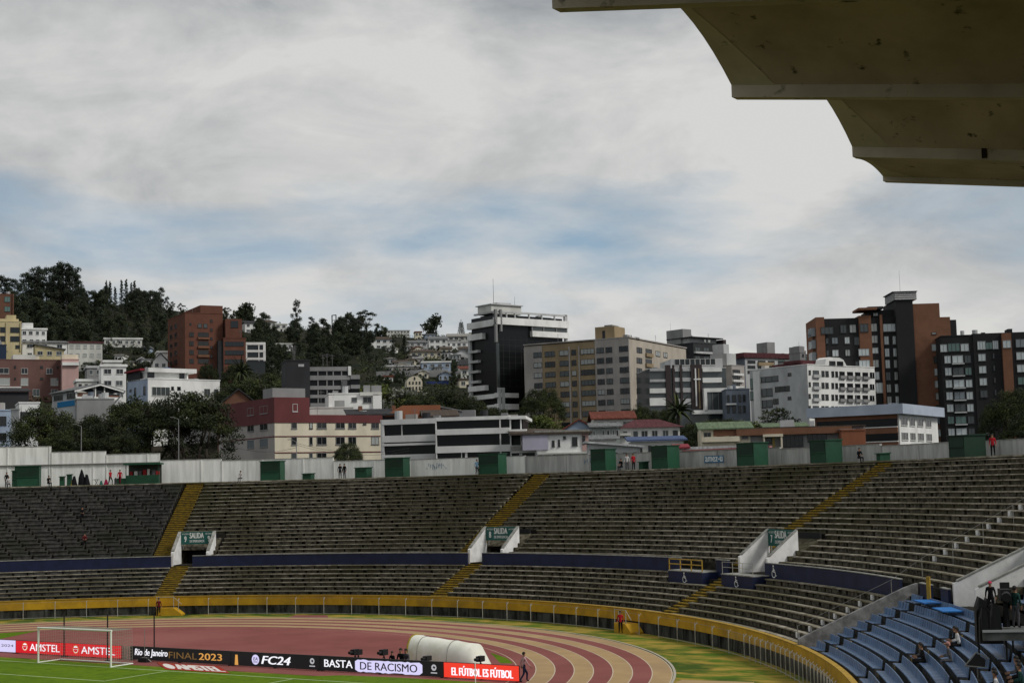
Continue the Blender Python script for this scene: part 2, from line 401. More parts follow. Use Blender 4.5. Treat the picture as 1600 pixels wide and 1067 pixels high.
for s in range(5):
    root = empty('concrete_terrace', E((edges_u[s]+edges_u[s+1])/2, 12, 5) * 0, label=lab[s], cat='terrace', group='terraces of the stadium bowl')
    ua = edges_u[s]-(hw(edges_u[s]) if s in (1, 2, 3) else 0); ub = edges_u[s+1]+(hw(edges_u[s+1]) if s < 3 else .002)
    la = edges_l[s]-(hw(edges_l[s]) if s in (1, 2, 3) else 0); lb = edges_l[s+1]+(hw(edges_l[s+1]) if s < 3 else 0)
    # stepped slabs
    mb = MB()
    pr = [(.68, 0), (.68, lo_z(0))]
    for i in range(8): pr += [(lo_o(i), lo_z(i)), (lo_o(i+1), lo_z(i))]
    pr += [(lo_o(8), 4.5), (7.62, 4.5)]
    if la-lb > .01: arc_sheet(mb, la, lb, pr, TERR)
    pr = [(7.62, 4.5), (8.5, 4.5)]
    for j in range(20): pr += [(up_o(j), up_z(j)), (up_o(j+1), up_z(j))]
    pr += [(up_o(20), 12.95), (up_o(20)+.3, 12.95)]
    prt = [(12.5, 6.5)]+[q for q in pr if q[0] > 12.5]
    va = ua
    if 1 <= s <= 4 and s-1 < 4:
        vl, vr, _ = VOM[s-1]; 
        if s < 4: 
            arc_sheet(mb, ua, vr-.003, prt, TERR); arc_sheet(mb, vr-.003, ub, pr, TERR); va = vr-.006
            if vl+.004 < ua: pass
        else:
            arc_sheet(mb, ua, vr-.003, prt, TERR); arc_sheet(mb, vr-.003, ub, pr, TERR); va = vr-.006
    else: arc_sheet(mb, ua, ub, pr, TERR)
    mb.build('terrace_slab', root)
    front = CONC_D if s == 0 else CONC
    for i in range(8):
        if la-lb < .01: break
        mb = MB()
        a, b = la, lb
        if s == 2 and i >= 6: b = 1.214
        if s == 3 and i >= 6: a = 1.052
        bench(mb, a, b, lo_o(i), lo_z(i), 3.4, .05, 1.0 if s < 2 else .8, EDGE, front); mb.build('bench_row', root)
    for j in range(20):
        mb = MB(); a = va if j <= 5 else ua
        if s == 4 and j <= 6: continue
        if s == 0: bench(mb, a, ub, up_o(j), up_z(j), 2.0, .26, 9, CONC_D, front, .0)
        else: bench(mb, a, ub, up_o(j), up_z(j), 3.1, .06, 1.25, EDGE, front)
        mb.build('bench_row', root)
    mb = MB(); arc_box(mb, ua+.02, ub-.02, 23.45, 23.75, 12.95, 13.08, EDGE); mb.build('top_kerb', root)
# rows of small white seat-number blocks beside the radial rail
mbk = MB(); mbk.box(-.17, .17, -.06, .12, 0, .33, WHITEP); blockm = mbk.mesh('number_block')
rail = empty('radial_railing', label='thin grey post railing climbing beside white bench-end blocks', cat='railing')
for j in range(3, 20):
    t = .838; q = E(t, up_o(j)+.28, up_z(j)+.01); inst('end_block', blockm, q, math.atan2(en(t)[1], en(t)[0])-math.pi/2, rail)
for i in range(1, 8):
    t = .842; q = E(t, lo_o(i)+.28, lo_z(i)+.01); inst('end_block', blockm, q, math.atan2(en(t)[1], en(t)[0])-math.pi/2, rail)
for k in range(12):
    o = .9+k*2.0; t = .80
    z = (lo_z(0)+(o-.75)/.84*.365 if o < 7.5 else up_z(0)+(o-8.5)/.75*.39)
    mb = MB(); mb.tube(E(t, o, z-.3), E(t, o, z+1.4), .024, STEEL); mb.build('rail_post', rail)
mb = MB()
for h in (1.38,):
    for k in range(11):
        o = .9+k*2.0; zf = lambda o: (lo_z(0)+(o-.75)/.84*.365 if o < 7.5 else up_z(0)+(o-8.5)/.75*.39)
        mb.tube(E(.80, o, zf(o)+h), E(.80, o+2, zf(o+2)+h), .010, STEEL, 5)
mb.build('rail_wire', rail)
# dividing wall between concrete terrace and the blue seats
dv = MB(); a = E(T_DIV, 0)[:2]
sec = [(.55, 1.1), (8.0, 4.3), (8.0, 5.25), (7.2, 5.0), (.55, 2.15)]
nn = en(T_DIV); tg = np.array([nn[1], -nn[0]])
dv.prism([tuple(E(T_DIV, o, z)) for o, z in sec], (*(tg*.35), 0), mat('mottled_divider', (.24, .24, .24), (.12, .12, .12), 1.6, .9, .2, world=True))
dv.build('divider_wall', label='mottled grey sloping wall between concrete benches and blue seats', cat='wall')
# stairs: every step its own block
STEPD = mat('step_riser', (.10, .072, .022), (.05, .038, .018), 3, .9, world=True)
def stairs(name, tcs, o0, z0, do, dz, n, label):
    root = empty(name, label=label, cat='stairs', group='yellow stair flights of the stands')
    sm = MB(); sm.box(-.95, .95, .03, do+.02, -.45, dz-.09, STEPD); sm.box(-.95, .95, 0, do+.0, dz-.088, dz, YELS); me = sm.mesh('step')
    for k in range(n):
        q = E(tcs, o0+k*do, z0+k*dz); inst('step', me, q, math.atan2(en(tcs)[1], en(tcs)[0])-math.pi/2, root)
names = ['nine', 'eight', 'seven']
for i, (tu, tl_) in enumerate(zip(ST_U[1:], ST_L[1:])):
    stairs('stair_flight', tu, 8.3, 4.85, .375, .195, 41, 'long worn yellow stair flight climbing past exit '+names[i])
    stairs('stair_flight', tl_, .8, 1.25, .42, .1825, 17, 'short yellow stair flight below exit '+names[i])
# front wall: stained base, yellow band, coping
root = empty('front_wall', label='long curved yellow wall on a stained concrete base round the track', cat='wall')
mb = MB(); arc_box(mb, T_L, T_R, .50, .66, -.02, .86, DARKC, 1.5); mb.build('base_wall', root)
mb = MB(); arc_box(mb, T_L, T_R, .42, .67, .86, 1.74, YEL, 1.5); mb.build('yellow_band', root)
mb = MB(); arc_box(mb, T_L, T_R, .38, .70, 1.742, 1.80, mat('yellow_coping', (.42, .26, .03), (.3, .19, .03), 2, .8, world=True), 1.5); mb.build('coping', root)
pm = MB(); pm.box(-.13, .13, -.1, .0, 0, .86, DARKC); pm = pm.mesh('pilaster')
t = 2.6
while t > .3:
    inst('pilaster', pm, E(t, .5, 0), math.atan2(en(t)[1], en(t)[0])-math.pi/2, root); t -= 2.1/dsdt(t, 0)
# perimeter fence
root = empty('perimeter_fence', label='thin pale steel post fence along the foot of the yellow wall', cat='fence')
pm = MB(); pm.tube((0, 0, 0), (0, 0, 1.62), .032, STEELP); pm.tube((0, .0, 1.4), (0, .2, 1.62), .025, STEELP, 5); pm = pm.mesh('fence_post')
fence_t = []; t = 2.55
while t > .55:
    fence_t.append(t); inst('fence_post', pm, E(t, -.32, 0), math.atan2(en(t)[1], en(t)[0])-math.pi/2, root); t -= (3.05 if t > .93 else 1.15)/dsdt(t, 0)
mb = MB()
for a, b in zip(fence_t, fence_t[1:]):
    if abs(a-1.955) < .03 or abs(a-1.16) < .02: continue
    mb.tube(E(a, -.32, 1.58), E(b, -.32, 1.58), .010, STEEL, 5)
    mb.tube(E(a, -.32, .12), E(b, -.32, .12), .018, STEELP, 5)
mb.build('fence_rail', root)
mb = MB()
for a, b in zip(fence_t, fence_t[1:]):
    if a > .95: continue
    n = max(2, int((a-b)*dsdt(a, 0)/.28))
    for k in range(1, n):
        t = a+(b-a)*k/n; mb.tube(E(t, -.32, .12), E(t, -.32, 1.58), .006, STEEL, 3)
mb.build('fence_bars', root, kind='stuff')
# yellow ramps from the track up to the gates
for t, lb in ((1.942, 'yellow wedge ramp at the gate below exit nine'), (1.165, 'yellow wedge ramp at the gate below exit seven')):
    q = E(t, -.0, 0); rz = math.atan2(en(t)[1], en(t)[0])-math.pi/2
    root = empty('gate_ramp', q, rz, label=lb, cat='ramp')
    mb = MB(); mb.prism([(-1.3, .38, 0), (1.2, .38, 0), (1.2, .38, .15), (.4, .38, .75), (-1.3, .38, .75)], (0, -1.15, 0), YEL); mb.build('ramp_body', root)
    mb = MB()
    for x in (-1.3, .4): mb.tube((x, -.7, .6), (x, -.7, 1.85), .03, STEELP)
    mb.tube((-1.3, -.7, 1.8), (.4, -.7, 1.8), .025, STEELP, 5); mb.tube((.4, -.7, 1.8), (1.2, -.7, 1.1), .025, STEELP, 5); mb.build('handrail', root)
# navy parapet between the tiers
root = empty('tier_parapet', label='dark navy parapet wall with pale coping between lower and upper tier', cat='wall')
gaps = [(1.972, 1.944), (1.5565, 1.534), (1.116, 1.062)]
segs = [(T_L, 1.972), (1.944, 1.5565), (1.534, 1.212), (1.150, 1.128), (1.062, .80), (.758, .735), (.712, .695)]
for a, b in segs:
    mb = MB(); arc_box(mb, a, b, 7.44, 7.60, 4.1, 5.38, NAVY, 1.5); w = mb.build('parapet_panel', root)
    mb = MB(); arc_box(mb, a, b, 7.40, 7.64, 5.382, 5.44, CAPM, 1.5); mb.build('coping', w)
# the navy piece of the parapet at the end of the blue section
YPOST = mat('yellow_steel', (.42, .27, .03), (.33, .21, .03), 3, .6)
mb = MB(); q = E(.735, 7.35); mb.box(q[0]-.1, q[0]+.1, q[1]-.1, q[1]+.1, 4.3, 5.9, YPOST); mb.build('gate_post', label='square yellow post at the end of the navy parapet', cat='post')
# wheelchair platforms with yellow guard rails
def wheel_sym(mb, c, ex, s, m):
    """person in a wheelchair, drawn flat: c centre, ex horizontal unit vector on the wall"""
    c = np.array(c, float); ex = np.array([*ex, 0]); n = np.array([ex[1], -ex[0], 0])*.012
    P = lambda x, z: tuple(c+n+ex*x*s+np.array([0, 0, z*s]))
    mb.poly([P(-.08+.10*math.cos(a), .52+.10*math.sin(a)) for a in np.linspace(0, 6.283, 12, endpoint=False)], m)
    mb.poly([P(-.16, .38), (P(-.02, .38)), P(.02, .0), P(-.12, .0)][::-1], m)
    mb.poly([P(-.04, .24), P(.2, .22), P(.2, .15), P(-.04, .17)][::-1], m)
    mb.poly([P(-.08, .08), P(.24, .08), P(.24, -.03), P(-.08, -.03)][::-1], m)
    mb.poly([P(.15, .02), P(.24, .05), P(.36, -.33), P(.26, -.36)][::-1], m)
    mb.poly([P(.27, -.30), P(.44, -.24), P(.46, -.32), P(.28, -.38)][::-1], m)
    for i in range(14):
        a0 = 1.9+4.2*i/14; a1 = 1.9+4.2*(i+1)/14
        mb.poly([P(-.04+.36*math.cos(a0), -.16+.36*math.sin(a0)), P(-.04+.36*math.cos(a1), -.16+.36*math.sin(a1)), P(-.04+.27*math.cos(a1), -.16+.27*math.sin(a1)), P(-.04+.27*math.cos(a0), -.16+.27*math.sin(a0))][::-1], m)
def platform(ta, tb, label, yellow):
    root = empty('wheelchair_platform', label=label, cat='platform')
    mb = MB(); arc_box(mb, ta, tb, 6.0, 7.43, 3.3, 4.42, NAVY, 1.5); mb.build('navy_front', root)
    mb = MB(); arc_box(mb, ta, tb, 5.97, 7.43, 4.422, 4.50, CAPM, 1.5); mb.build('deck', root)
    mb = MB(); m = YPOST if yellow else STEELP
    ts = np.linspace(ta-.001, tb+.001, 4)
    for t in ts: mb.tube(E(t, 6.08, 4.5), E(t, 6.08, 5.42), .05 if yellow else .025, m)
    for z in (5.4, 5.0):
        for a, b in zip(ts, ts[1:]): mb.tube(E(a, 6.08, z), E(b, 6.08, z), .045 if yellow else .02, m)
    mb.build('guard_rail', root)
    t = (ta*.52+tb*.48); n = en(t); mb = MB(); wheel_sym(mb, E(t, 5.985, 3.92), (n[1], -n[0]), .75, LETW); mb.build('wheelchair_symbol', root)
platform(1.209, 1.148, 'navy wheelchair platform fenced by thick yellow rails', True)
platform(1.113, 1.054, 'navy wheelchair platform in front of the white stair walls of exit seven', False)
mb = MB(); n = en(1.048); wheel_sym(mb, E(1.045, 7.425, 4.78), (n[1], -n[0]), .85, LETW); mb.build('wheelchair_symbol', bpy.data.objects['tier_parapet'])
# vomitories: white stepped walls, teal exit board over a dark opening
def vom(ta, tb, num, label):
    tm = (ta+tb)/2; n = en(tm); rz = math.atan2(n[1], n[0])-math.pi/2; w = (ta-tb)*dsdt(tm, 9)/2
    root = empty('exit_vomitory', E(tm, 7.7, 4.5), rz, label=label, cat='exit', group='numbered exits of the stands')
    z0 = lambda o: 5.05+(o-.8)*.52
    dp = 2.55 if num != '6' else 4.2
    for sx, nm in ((-1, 'side_wall'), (1, 'side_wall')):
        mb = MB(); x = sx*w
        sec = [(-.1, -.2), (dp+.14, -.2), (dp+.14, 3.25), (dp, 3.25), (.15, 1.35), (-.1, 1.25)]
        mb.prism([(x-.13, o, z) for o, z in sec], (.26, 0, 0), WHITEP); mb.build(nm, root)
        mb = MB(); mb.prism([(x-.12, dp+.142, -.2), (x-.12, 4.85, -.2), (x-.12, 4.85, 2.55), (x-.12, dp+.142, 1.55 if num != '6' else 2.3)], (.24, 0, 0), CONC); mb.build('rear_flank', root)
        mb = MB(); mb.prism([(x-.17, .1, 1.36), (x-.17, dp+.1, 3.27), (x-.17, dp+.1, 3.35), (x-.17, .1, 1.44)], (.34, 0, 0), CAPM); mb.build('coping', root)
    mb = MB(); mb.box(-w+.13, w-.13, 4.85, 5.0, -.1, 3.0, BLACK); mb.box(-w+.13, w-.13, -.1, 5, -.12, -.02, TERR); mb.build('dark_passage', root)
    mb = MB(); mb.box(-w+.14, w-.14, dp, dp+.12, 2.0, 3.30, TEAL); sgn = mb.build('exit_board', root)
    mb = MB(); zq = 1.5 if num != '6' else 2.25; mb.prism([(-w+.135, dp+.125, zq-.12), (-w+.135, 4.84, 2.4), (-w+.135, 4.84, 2.52), (-w+.135, dp+.125, zq)], (2*w-.27, 0, 0), CONC); mb.build('passage_roof', root)
    mb = MB()
    for x in (-w+.3, w-.38): mb.box(x, x+.08, dp+.121, dp+.2, zq, 3.2, STEEL)
    mb.build('board_brackets', root, kind='stuff')
    mb = MB(); f = lambda x, z: (x, dp-.015, z); W2 = w-.14
    text_into(mb, 'SALIDA', f, -W2*.45, W2*.42, 2.62, 3.20, LETW, .03)
    text_into(mb, 'DE EMERGENCIA', f, -W2*.45, W2*.46, 2.2, 2.45, LETW, .02)
    text_into(mb, num, f, -W2*.78, -W2*.66, 2.25, 2.85, LETW, .03)
    text_into(mb, 'ACCESO', f, -W2*.93, -W2*.52, 3.0, 3.14, LETW, .02)
    text_into(mb, 'ACCESO', f, W2*.52, W2*.93, 3.0, 3.14, LETW, .02)
    if num == '9': text_into(mb, num, f, W2*.68, W2*.80, 2.25, 2.85, LETW, .03)
    mb.build('lettering', sgn)
    # stepped outer foot of the right-hand wall
    mb = MB()
    for k in range(3): mb.box(w+.14, w+.34, .9+k*.75, 1.62+k*.75, .3, .95+k*.39, CONC)
    mb.build('stepped_foot', root)
for (a, b, n_), wd in zip(VOM, ('nine', 'eight', 'seven', 'six')):
    vom(a, b, n_, 'white-walled exit with teal SALIDA board numbered '+wd)
# walkway on the rim and the wall behind
WALK = mat('walkway_concrete', (.22, .22, .2), (.14, .14, .13), 1, .9, world=True)
mb = MB(); arc_sheet(mb, T_L, .55, [(23.75, 12.95), (23.75, 13.02), (29.2, 13.02), (29.2, 10.8)], WALK); mb.build('rim_walkway', kind='structure')
def tcol(x): return t_at(x, 28.0, 14.5)
wall_def = [(-120, 80, 17.7, WHITEW), (80, 166, 17.0, WHITEW), (166, 250, 16.6, WHITEW), (250, 345, 15.75, WHITEW), (345, 520, 15.55, WHITEW), (520, 640, 15.1, WHITEW), (640, 822, 15.0, WHITEW), (822, 920, 14.92, GREYW), (920, 1060, 14.85, GREYW), (1060, 1220, 14.75, GREYW), (1220, 1375, 14.6, GREYW), (1375, 1500, 14.42, GREYW), (1500, 1680, 14.35, GREYW)]
tw = {}
for q in wall_def:
    for x in q[:2]:
        if x not in tw: tw[x] = t_at(x, 28.0, 14.5, .5, 2.7)
root = empty('back_wall', label='stained white and grey wall closing the rim of the stands', cat='wall')
for i, (x0, x1, zt, m) in enumerate(wall_def):
    mb = MB(); arc_box(mb, tw[x0], tw[x1]+.0004, 28.0, 28.25, 13.02, zt, m, 2); w = mb.build('wall_panel', root)
    mb = MB(); arc_box(mb, tw[x0], tw[x1]+.0004, 27.96, 28.29, zt+.002, zt+.07, CAPM, 2); mb.build('coping', w)
    if x1 <= 250:
        mb = MB(); arc_box(mb, tw[x0], tw[x1]+.0004, 27.8, 27.99, 15.5, 15.62, mat('stained_ledge', (.16, .155, .14), None), 2); mb.build('ledge', w)
    t = tw[x0]
    while t > tw[x1]:
        mb = MB(); arc_box(mb, t, t-.12/dsdt(t, 28), 27.93, 28.0, 13.02, zt-.02, m, 2); mb.build('pilaster', w); t -= 4.6/dsdt(t, 28)
# graffiti: blue box lettering and blue scrawls
BLUEG = mat('graffiti_blue', (.04, .12, .22), (.10, .2, .3), 4, .8); PINK = mat('faded_red_stripe', (.36, .12, .12), (.4, .2, .2), 2, .8, world=True)
def wallfn(t, z0, off=27.91):
    n = en(t); e = np.array([n[1], -n[0]]); b = E(t, off)
    return lambda x, z: (b[0]+e[0]*x, b[1]+e[1]*x, z0+z)
t = t_at(1115, 27.9, 14); f = wallfn(t, 13.55)
mb = MB(); mb.poly([f(-1.25, 0), f(1.25, 0), f(1.25, .72), f(-1.25, .72)], BLUEG); mb.build('graffiti_panel', root)
f = wallfn(t, 13.55, 27.90); mb = MB(); text_into(mb, 'amez-u', f, -1.1, 1.1, .12, .62, LETW, .03); mb.build('graffiti_lettering', root)
for px, w in ((680, 2.6), (918, 1.0), (1048, .8)):
    f = wallfn(t_at(px, 27.9, 14), 13.7); mb = MB(); x = -w/2
    for k in range(int(w*7)):
        a = (x+U(0, .1), U(.1, .9)); b = (a[0]+U(-.1, .25), U(.1, .9)); 
        mb.poly([f(*a), f(a[0]+.05, a[1]), f(b[0]+.05, b[1]), f(*b)], BLUEG); x += w/(w*7)
    mb.build('graffiti_scrawl', root)
mb = MB(); arc_box(mb, tw[1060]-.006, tw[1220]+.012, 27.93, 28.3, 14.83, 14.98, PINK, 2); mb.build('red_stripe', root)
# green kiosks on the rim
def kiosk(x0, x1, y0, y1, label, mg=KGREEN, o=24.35):
    xm = (x0+x1)/2; t = t_at(xm, o+.8, 13.5); n = en(t); rz = math.atan2(n[1], n[0])-math.pi/2
    P = E(t, o, 13.02); D = proj(P)[2]; ob = abs(n @ FH); wpx = (x1-x0)/FPX*D; dep = min(2.0, .8*wpx+.3)
    sn = math.sqrt(max(0, 1-ob*ob)); w = max(.5, (wpx-dep*sn)/max(.35, ob)); h = (y1-y0)/FPX*D+.08
    root = empty('kiosk' if h > 1.5 else 'green_bin', P, rz, label=label, cat='kiosk' if h > 1.5 else 'bin')
    mb = MB(); mb.box(-w/2, w/2, 0, dep, 0, h-.14, mg); mb.build('body', root)
    mb = MB(); mb.prism([(-w/2-.1, -.14, h-.138), (-w/2-.1, dep+.06, h-.138), (-w/2-.1, dep+.06, h-.02), (-w/2-.1, -.14, h-.08)][::-1], (w+.2, 0, 0), mg); mb.build('lid', root)
    mb = MB()
    if h > 1.5:
        mb.box(-w/2+.12, w/2-.12, -.03, -.002, h*.48, h-.3, KGREEN2); mb.build('hatch', root)
        mb = MB(); mb.box(-w/2+.05, w/2-.05, -.09, -.031, h*.44, h*.475, mg); mb.build('counter', root)
        mb = MB()
        for x in (-w/2, w/2-.05): mb.box(x, x+.05, -.025, -.001, .02, h-.16, KGREEN2)
        mb.build('corner_strip', root)
    else:
        mb.box(-w*.3, w*.3, -.05, -.002, h*.62, h*.7, KGREEN2); mb.build('handle', root)
    return root
for a in ((22, 63, 724, 757, 'green kiosk with a lower side box against the white wall'),
          (407, 442, 716, 747, 'green kiosk in front of the red and cream building'),
          (600, 638, 711, 742, 'green kiosk below the white office with black window bands'),
          (748, 792, 707, 740, 'green kiosk beside the yellow stair above exit eight'),
          (921, 961, 700, 735, 'green kiosk beside the man in a red shirt'),
          (1017, 1061, 696, 733, 'green kiosk left of the blue graffiti'),
          (1150, 1198, 692, 729, 'green kiosk with a small white lamp right of the blue graffiti'),
          (1264, 1312, 688, 725, 'green kiosk below the long brick house'),
          (1482, 1533, 683, 719, 'big dark green kiosk in front of the black apartment tower')):
    kiosk(*a, mg=KGREEN2 if a[0] == 1482 else KGREEN)
for a in ((18, 26, 731, 757, 'narrow green box leaning on the kiosk'), (95, 103, 742, 757, 'small green bin beside dark bags'), (104, 112, 739, 757, 'taller green bin beside dark bags'), (474, 491, 736, 746, 'low green crate on the rim below the cream building'),
          (556, 581, 727, 744, 'green bin beside two people in black'), (1000, 1014, 719, 732, 'low green box with a red bag on top'), (1376, 1394, 709, 722, 'low green box right of the yellow stair above exit seven')):
    kiosk(*a)
# open snack stand
t = t_at(222, 25, 13.5); n = en(t); rz = math.atan2(n[1], n[0])-math.pi/2
root = empty('snack_stand', E(t, 24.6, 13.02), rz, label='open green snack stand with a flat roof and goods on its shelf', cat='snack stand')
mb = MB(); mb.box(-1.9, 1.9, 0, .6, 0, 1.05, KGREEN); mb.build('counter', root)
mb = MB(); mb.box(-3.2, -1.9, 0.1, .9, 0, .75, KGREEN); mb.build('side_counter', root)
mb = MB(); mb.box(-2.1, 2.1, -.3, 2.0, 2.25, 2.45, KGREEN); mb.build('roof', root)
for x in (-1.9, 1.82):
    mb = MB(); mb.box(x, x+.08, .0, .08, 1.05, 2.25, KGREEN2); mb.build('post', root)
mb = MB(); mb.box(-1.9, 1.9, 1.7, 1.8, 0, 2.25, mat('stand_back', (.05, .06, .05), None)); mb.build('back_panel', root)
gm = [mat('goods_red', (.3, .02, .02), None), mat('goods_white', (.6, .6, .55), None), mat('goods_grey', (.1, .1, .1), None)]
for k in range(7):
    mb = MB(); x = -1.6+k*.5; mb.box(x, x+U(.2, .4), .9, 1.3, 1.05+.0, 1.05+U(.25, .7), gm[k % 3]); mb.build('goods', root)
# ---------------------------------------------------------------- cantilever roof of shell vaults
RC = mat('roof_concrete', (.62, .52, .43), (.44, .365, .295), .5, .9, .25, world=True, c3=(.13, .11, .085), s3=2.4, lo3=.61, hi3=.68)
RC2 = mat('roof_rib_concrete', (.66, .59, .47), (.52, .46, .36), .6, .9, .2, world=True, c3=(.07, .06, .05), s3=1.6, lo3=.62, hi3=.72)
RSTAIN = mat('roof_stain', (.045, .038, .03), (.025, .022, .018), 3, .95)
root = empty('stand_roof', (72.5, -47, 18.8), label='scalloped concrete roof of shell vaults over the main stand', cat='roof')
X0, X1 = 72.5, 97.0
rz_ = lambda x: -.165*(x-72.5)
ribs = [-41.3-6.4*k for k in range(13)]
ribs = [-39.3] + ribs
def rel(q): return (q[0]-72.5, q[1]+47, q[2]-18.8)
for k, y in enumerate(ribs):
    mb = MB(); zb = 18.72 if k != 0 else 18.50
    p = [(X0, y-.12, zb), (X0, y+.12, zb), (X0, y+.12, zb+.33), (X0, y-.12, zb+.33)]
    a = [rel(q) for q in p]; b = [rel((X1, q[1], q[2]+rz_(X1))) for q in p]
    i = len(mb.v); mb.v += a+b; kk = mb.mi(RC2)
    for f in ((0, 1, 2, 3), (7, 6, 5, 4), (0, 4, 5, 1), (1, 5, 6, 2), (2, 6, 7, 3), (3, 7, 4, 0)): mb.f.append(tuple(i+q for q in f)); mb.m.append(kk)
    mb.build('rib', root)
    if k == len(ribs)-1: break
    y2 = ribs[k+1]; mb = MB(); n = 16; xs = [X0+(X1-X0)*j/10 for j in range(11)]
    half = (y-y2)/2; ym = (y+y2)/2; rise = 1.12*min(1, half/3.1)**1.2
    zz_ = (lambda yy, th: 18.87+th+rise*(1-((yy-ym)/half)**2)) if k else (lambda yy, th: 18.70+th-.12*(yy-y2)/(y-y2)+.12*(1-((yy-ym)/half)**2))
    for th in (0.0, .16):
        i = len(mb.v)
        for x in xs:
            for j in range(n+1):
                yy = y2+.1+(y-.1-y2-.1)*j/n; mb.v.append(rel((x, yy, zz_(yy, th)+rz_(x))))
        kk = mb.mi(RC)
        for a in range(10):
            for j in range(n):
                q = i+a*(n+1)+j; f = (q, q+1, q+n+2, q+n+1); mb.f.append(f if th == 0 else f[::-1]); mb.m.append(kk)
    h = len(mb.v)//2
    for j in range(n): mb.f.append((j, h+j, h+j+1, j+1)); mb.m.append(mb.mi(RC2))
    mb.build('shell_vault', root, smooth=False)
    # thin pale band where the shell meets the front lip
    mb = MB(); lw_ = lambda yy: .12+.8*((yy-ym)/half)**2
    for j in range(n):
        ya = y2+.1+(y-y2-.2)*j/n; yb = y2+.1+(y-y2-.2)*(j+1)/n
        mb.poly([rel((X0+.02, ya, zz_(ya, -.006))), rel((X0+.02, yb, zz_(yb, -.006))), rel((X0+lw_(yb), yb, zz_(yb, -.006)+rz_(X0+lw_(yb)))), rel((X0+lw_(ya), ya, zz_(ya, -.006)+rz_(X0+lw_(ya))))], RC2)
    mb.build('lip', root)
for y, xx in ((-44.6, 77.0), (-44.6, 81.5), (-51.0, 79.0), (-51.0, 84.5), (-57.4, 82.0)):
    mb = MB()
    for j in range(12):
        ya = y-2.9+5.8*j/12; yb = y-2.9+5.8*(j+1)/12; zf = lambda q: 18.865+1.12*(1-((q-y)/3.2)**2)+rz_(xx)-.012
        mb.poly([rel((xx, ya, zf(ya))), rel((xx, yb, zf(yb))), rel((xx+.05, yb, zf(yb)-.008)), rel((xx+.05, ya, zf(ya)-.008))], RSTAIN)
    mb.build('seam', root)
mb = MB()
for y, x, dz, l in ((-41.3, 75.3, .3, .7), (-47.7, 77.8, .2, .5)):
    mb.box(x-72.5, x-72.5+.10, y+47-.145, y+47-.122, rz_(x)-.05+dz-.3, rz_(x)+.1+dz, RSTAIN)
mb.build('drip_stains', root, kind='stuff')
bw = MB(); bw.box(96.2, 96.8, -118, -38, 0, 15.0, RC); bw.build('stand_rear_wall', label='concrete rear wall carrying the roof of the main stand', cat='wall')  # out of view, added for its shading under the roof
# ---------------------------------------------------------------- blue seats
AISLE = [T_DIV-.006, .742, .605, .47, .33, .15]
blk = empty('seating_block', label='stepped concrete block carrying the blue seats', cat='terrace')
mb = MB(); pr = [(.68, 0), (.68, lo_z(0))]
for i in range(8): pr += [(lo_o(i), lo_z(i)), (lo_o(i+1), lo_z(i))]
pr += [(lo_o(8), 4.5), (8.5, 4.5)]
arc_sheet(mb, T_DIV, T_R, pr, TERR); mb.build('terrace_slab', blk)
mb = MB(); prT = [(8.5, 4.5)]
for j in range(6): prT += [(up_o(j), up_z(j)), (up_o(j+1), up_z(j))]
arc_sheet(mb, .637, T_R, prT, TERR); mb.build('terrace_slab', blk)
sm = MB()
sm.prism([(-.21, -.02, .40), (-.21, .0, .44), (-.21, .40, .42), (-.21, .46, .80), (-.21, .50, .80), (-.21, .44, .38)][::-1], (.42, 0, 0), SEAT)
seatm = sm.mesh('seat')
sm = MB(); sm.box(-.10, .10, .08, .40, .05, .40, BLACK); legm = sm.mesh('bracket')
STEPY = mat('worn_step_edge', (.25, .17, .05), (.14, .1, .05), 2, .9)
nbank = 0
rows = [(lo_o(i), lo_z(i), 0) for i in range(8)] + [(up_o(j), up_z(j), 1) for j in range(6)]
wl = ['bottom row', 'second row', 'third row', 'fourth row', 'fifth row', 'sixth row', 'seventh row', 'eighth row']
bl = ['short bank of upright blue seats beside the mottled dividing wall, ', 'bank of pale blue seats between the first two aisles, ', 'long bank of pale blue seats below the camera platform, ', 'bank of pale blue seats under the roof edge, ', 'bank of pale blue seats nearest the press seats, ']
for ri, (o, z, up) in enumerate(rows):
    for a in range(5):
        ta = AISLE[a]-.55/dsdt(AISLE[a]); tb = AISLE[a+1]+.55/dsdt(AISLE[a+1])
        if up:
            if a < 2: continue
            ta = min(ta, .630)
        tm = (ta+tb)/2; n = en(tm)
        bank = empty('seat_bank', E(tm, o+.25, z), 0, label=bl[a]+(wl[ri] if not up else 'upper tier, '+wl[ri-8]), cat='seats', group='banks of blue seats')
        bp_ = E(tm, o+.25, z)
        cnt = max(3, int((ta-tb)*dsdt(tm, o)/.49))
        for k in range(cnt):
            t = ta+(tb-ta)*(k+.5)/cnt; q = E(t, o+.25, z)-bp_
            inst('seat', seatm, q, math.atan2(en(t)[1], en(t)[0])-math.pi/2+U(-.02, .02), bank)
        mb = MB(); b2 = MB(); arc_box(b2, ta, tb, o+.34, o+.66, z, z+.38, CONC_D, 2); 
        b2.v = [(x-bp_[0], y-bp_[1], zz-bp_[2]) for x, y, zz in b2.v]; b2.build('plinth', bank)
for a in (.742, .605, .47, .33):
    root = empty('seat_aisle', label={.742: 'narrow stepped aisle beside the short seat banks', .605: 'narrow stepped aisle crossing the pale blue seats', .47: 'narrow stepped aisle below the camera platform', .33: 'narrow stepped aisle under the roof edge'}[a], cat='stairs')
    s_ = MB(); s_.box(-.42, .42, 0, .40, -.05, .18, STEPY); me = s_.mesh('step')
    for i in range(8): inst('step', me, E(a, lo_o(i)+.44, lo_z(i)+.004), math.atan2(en(a)[1], en(a)[0])-math.pi/2, root)
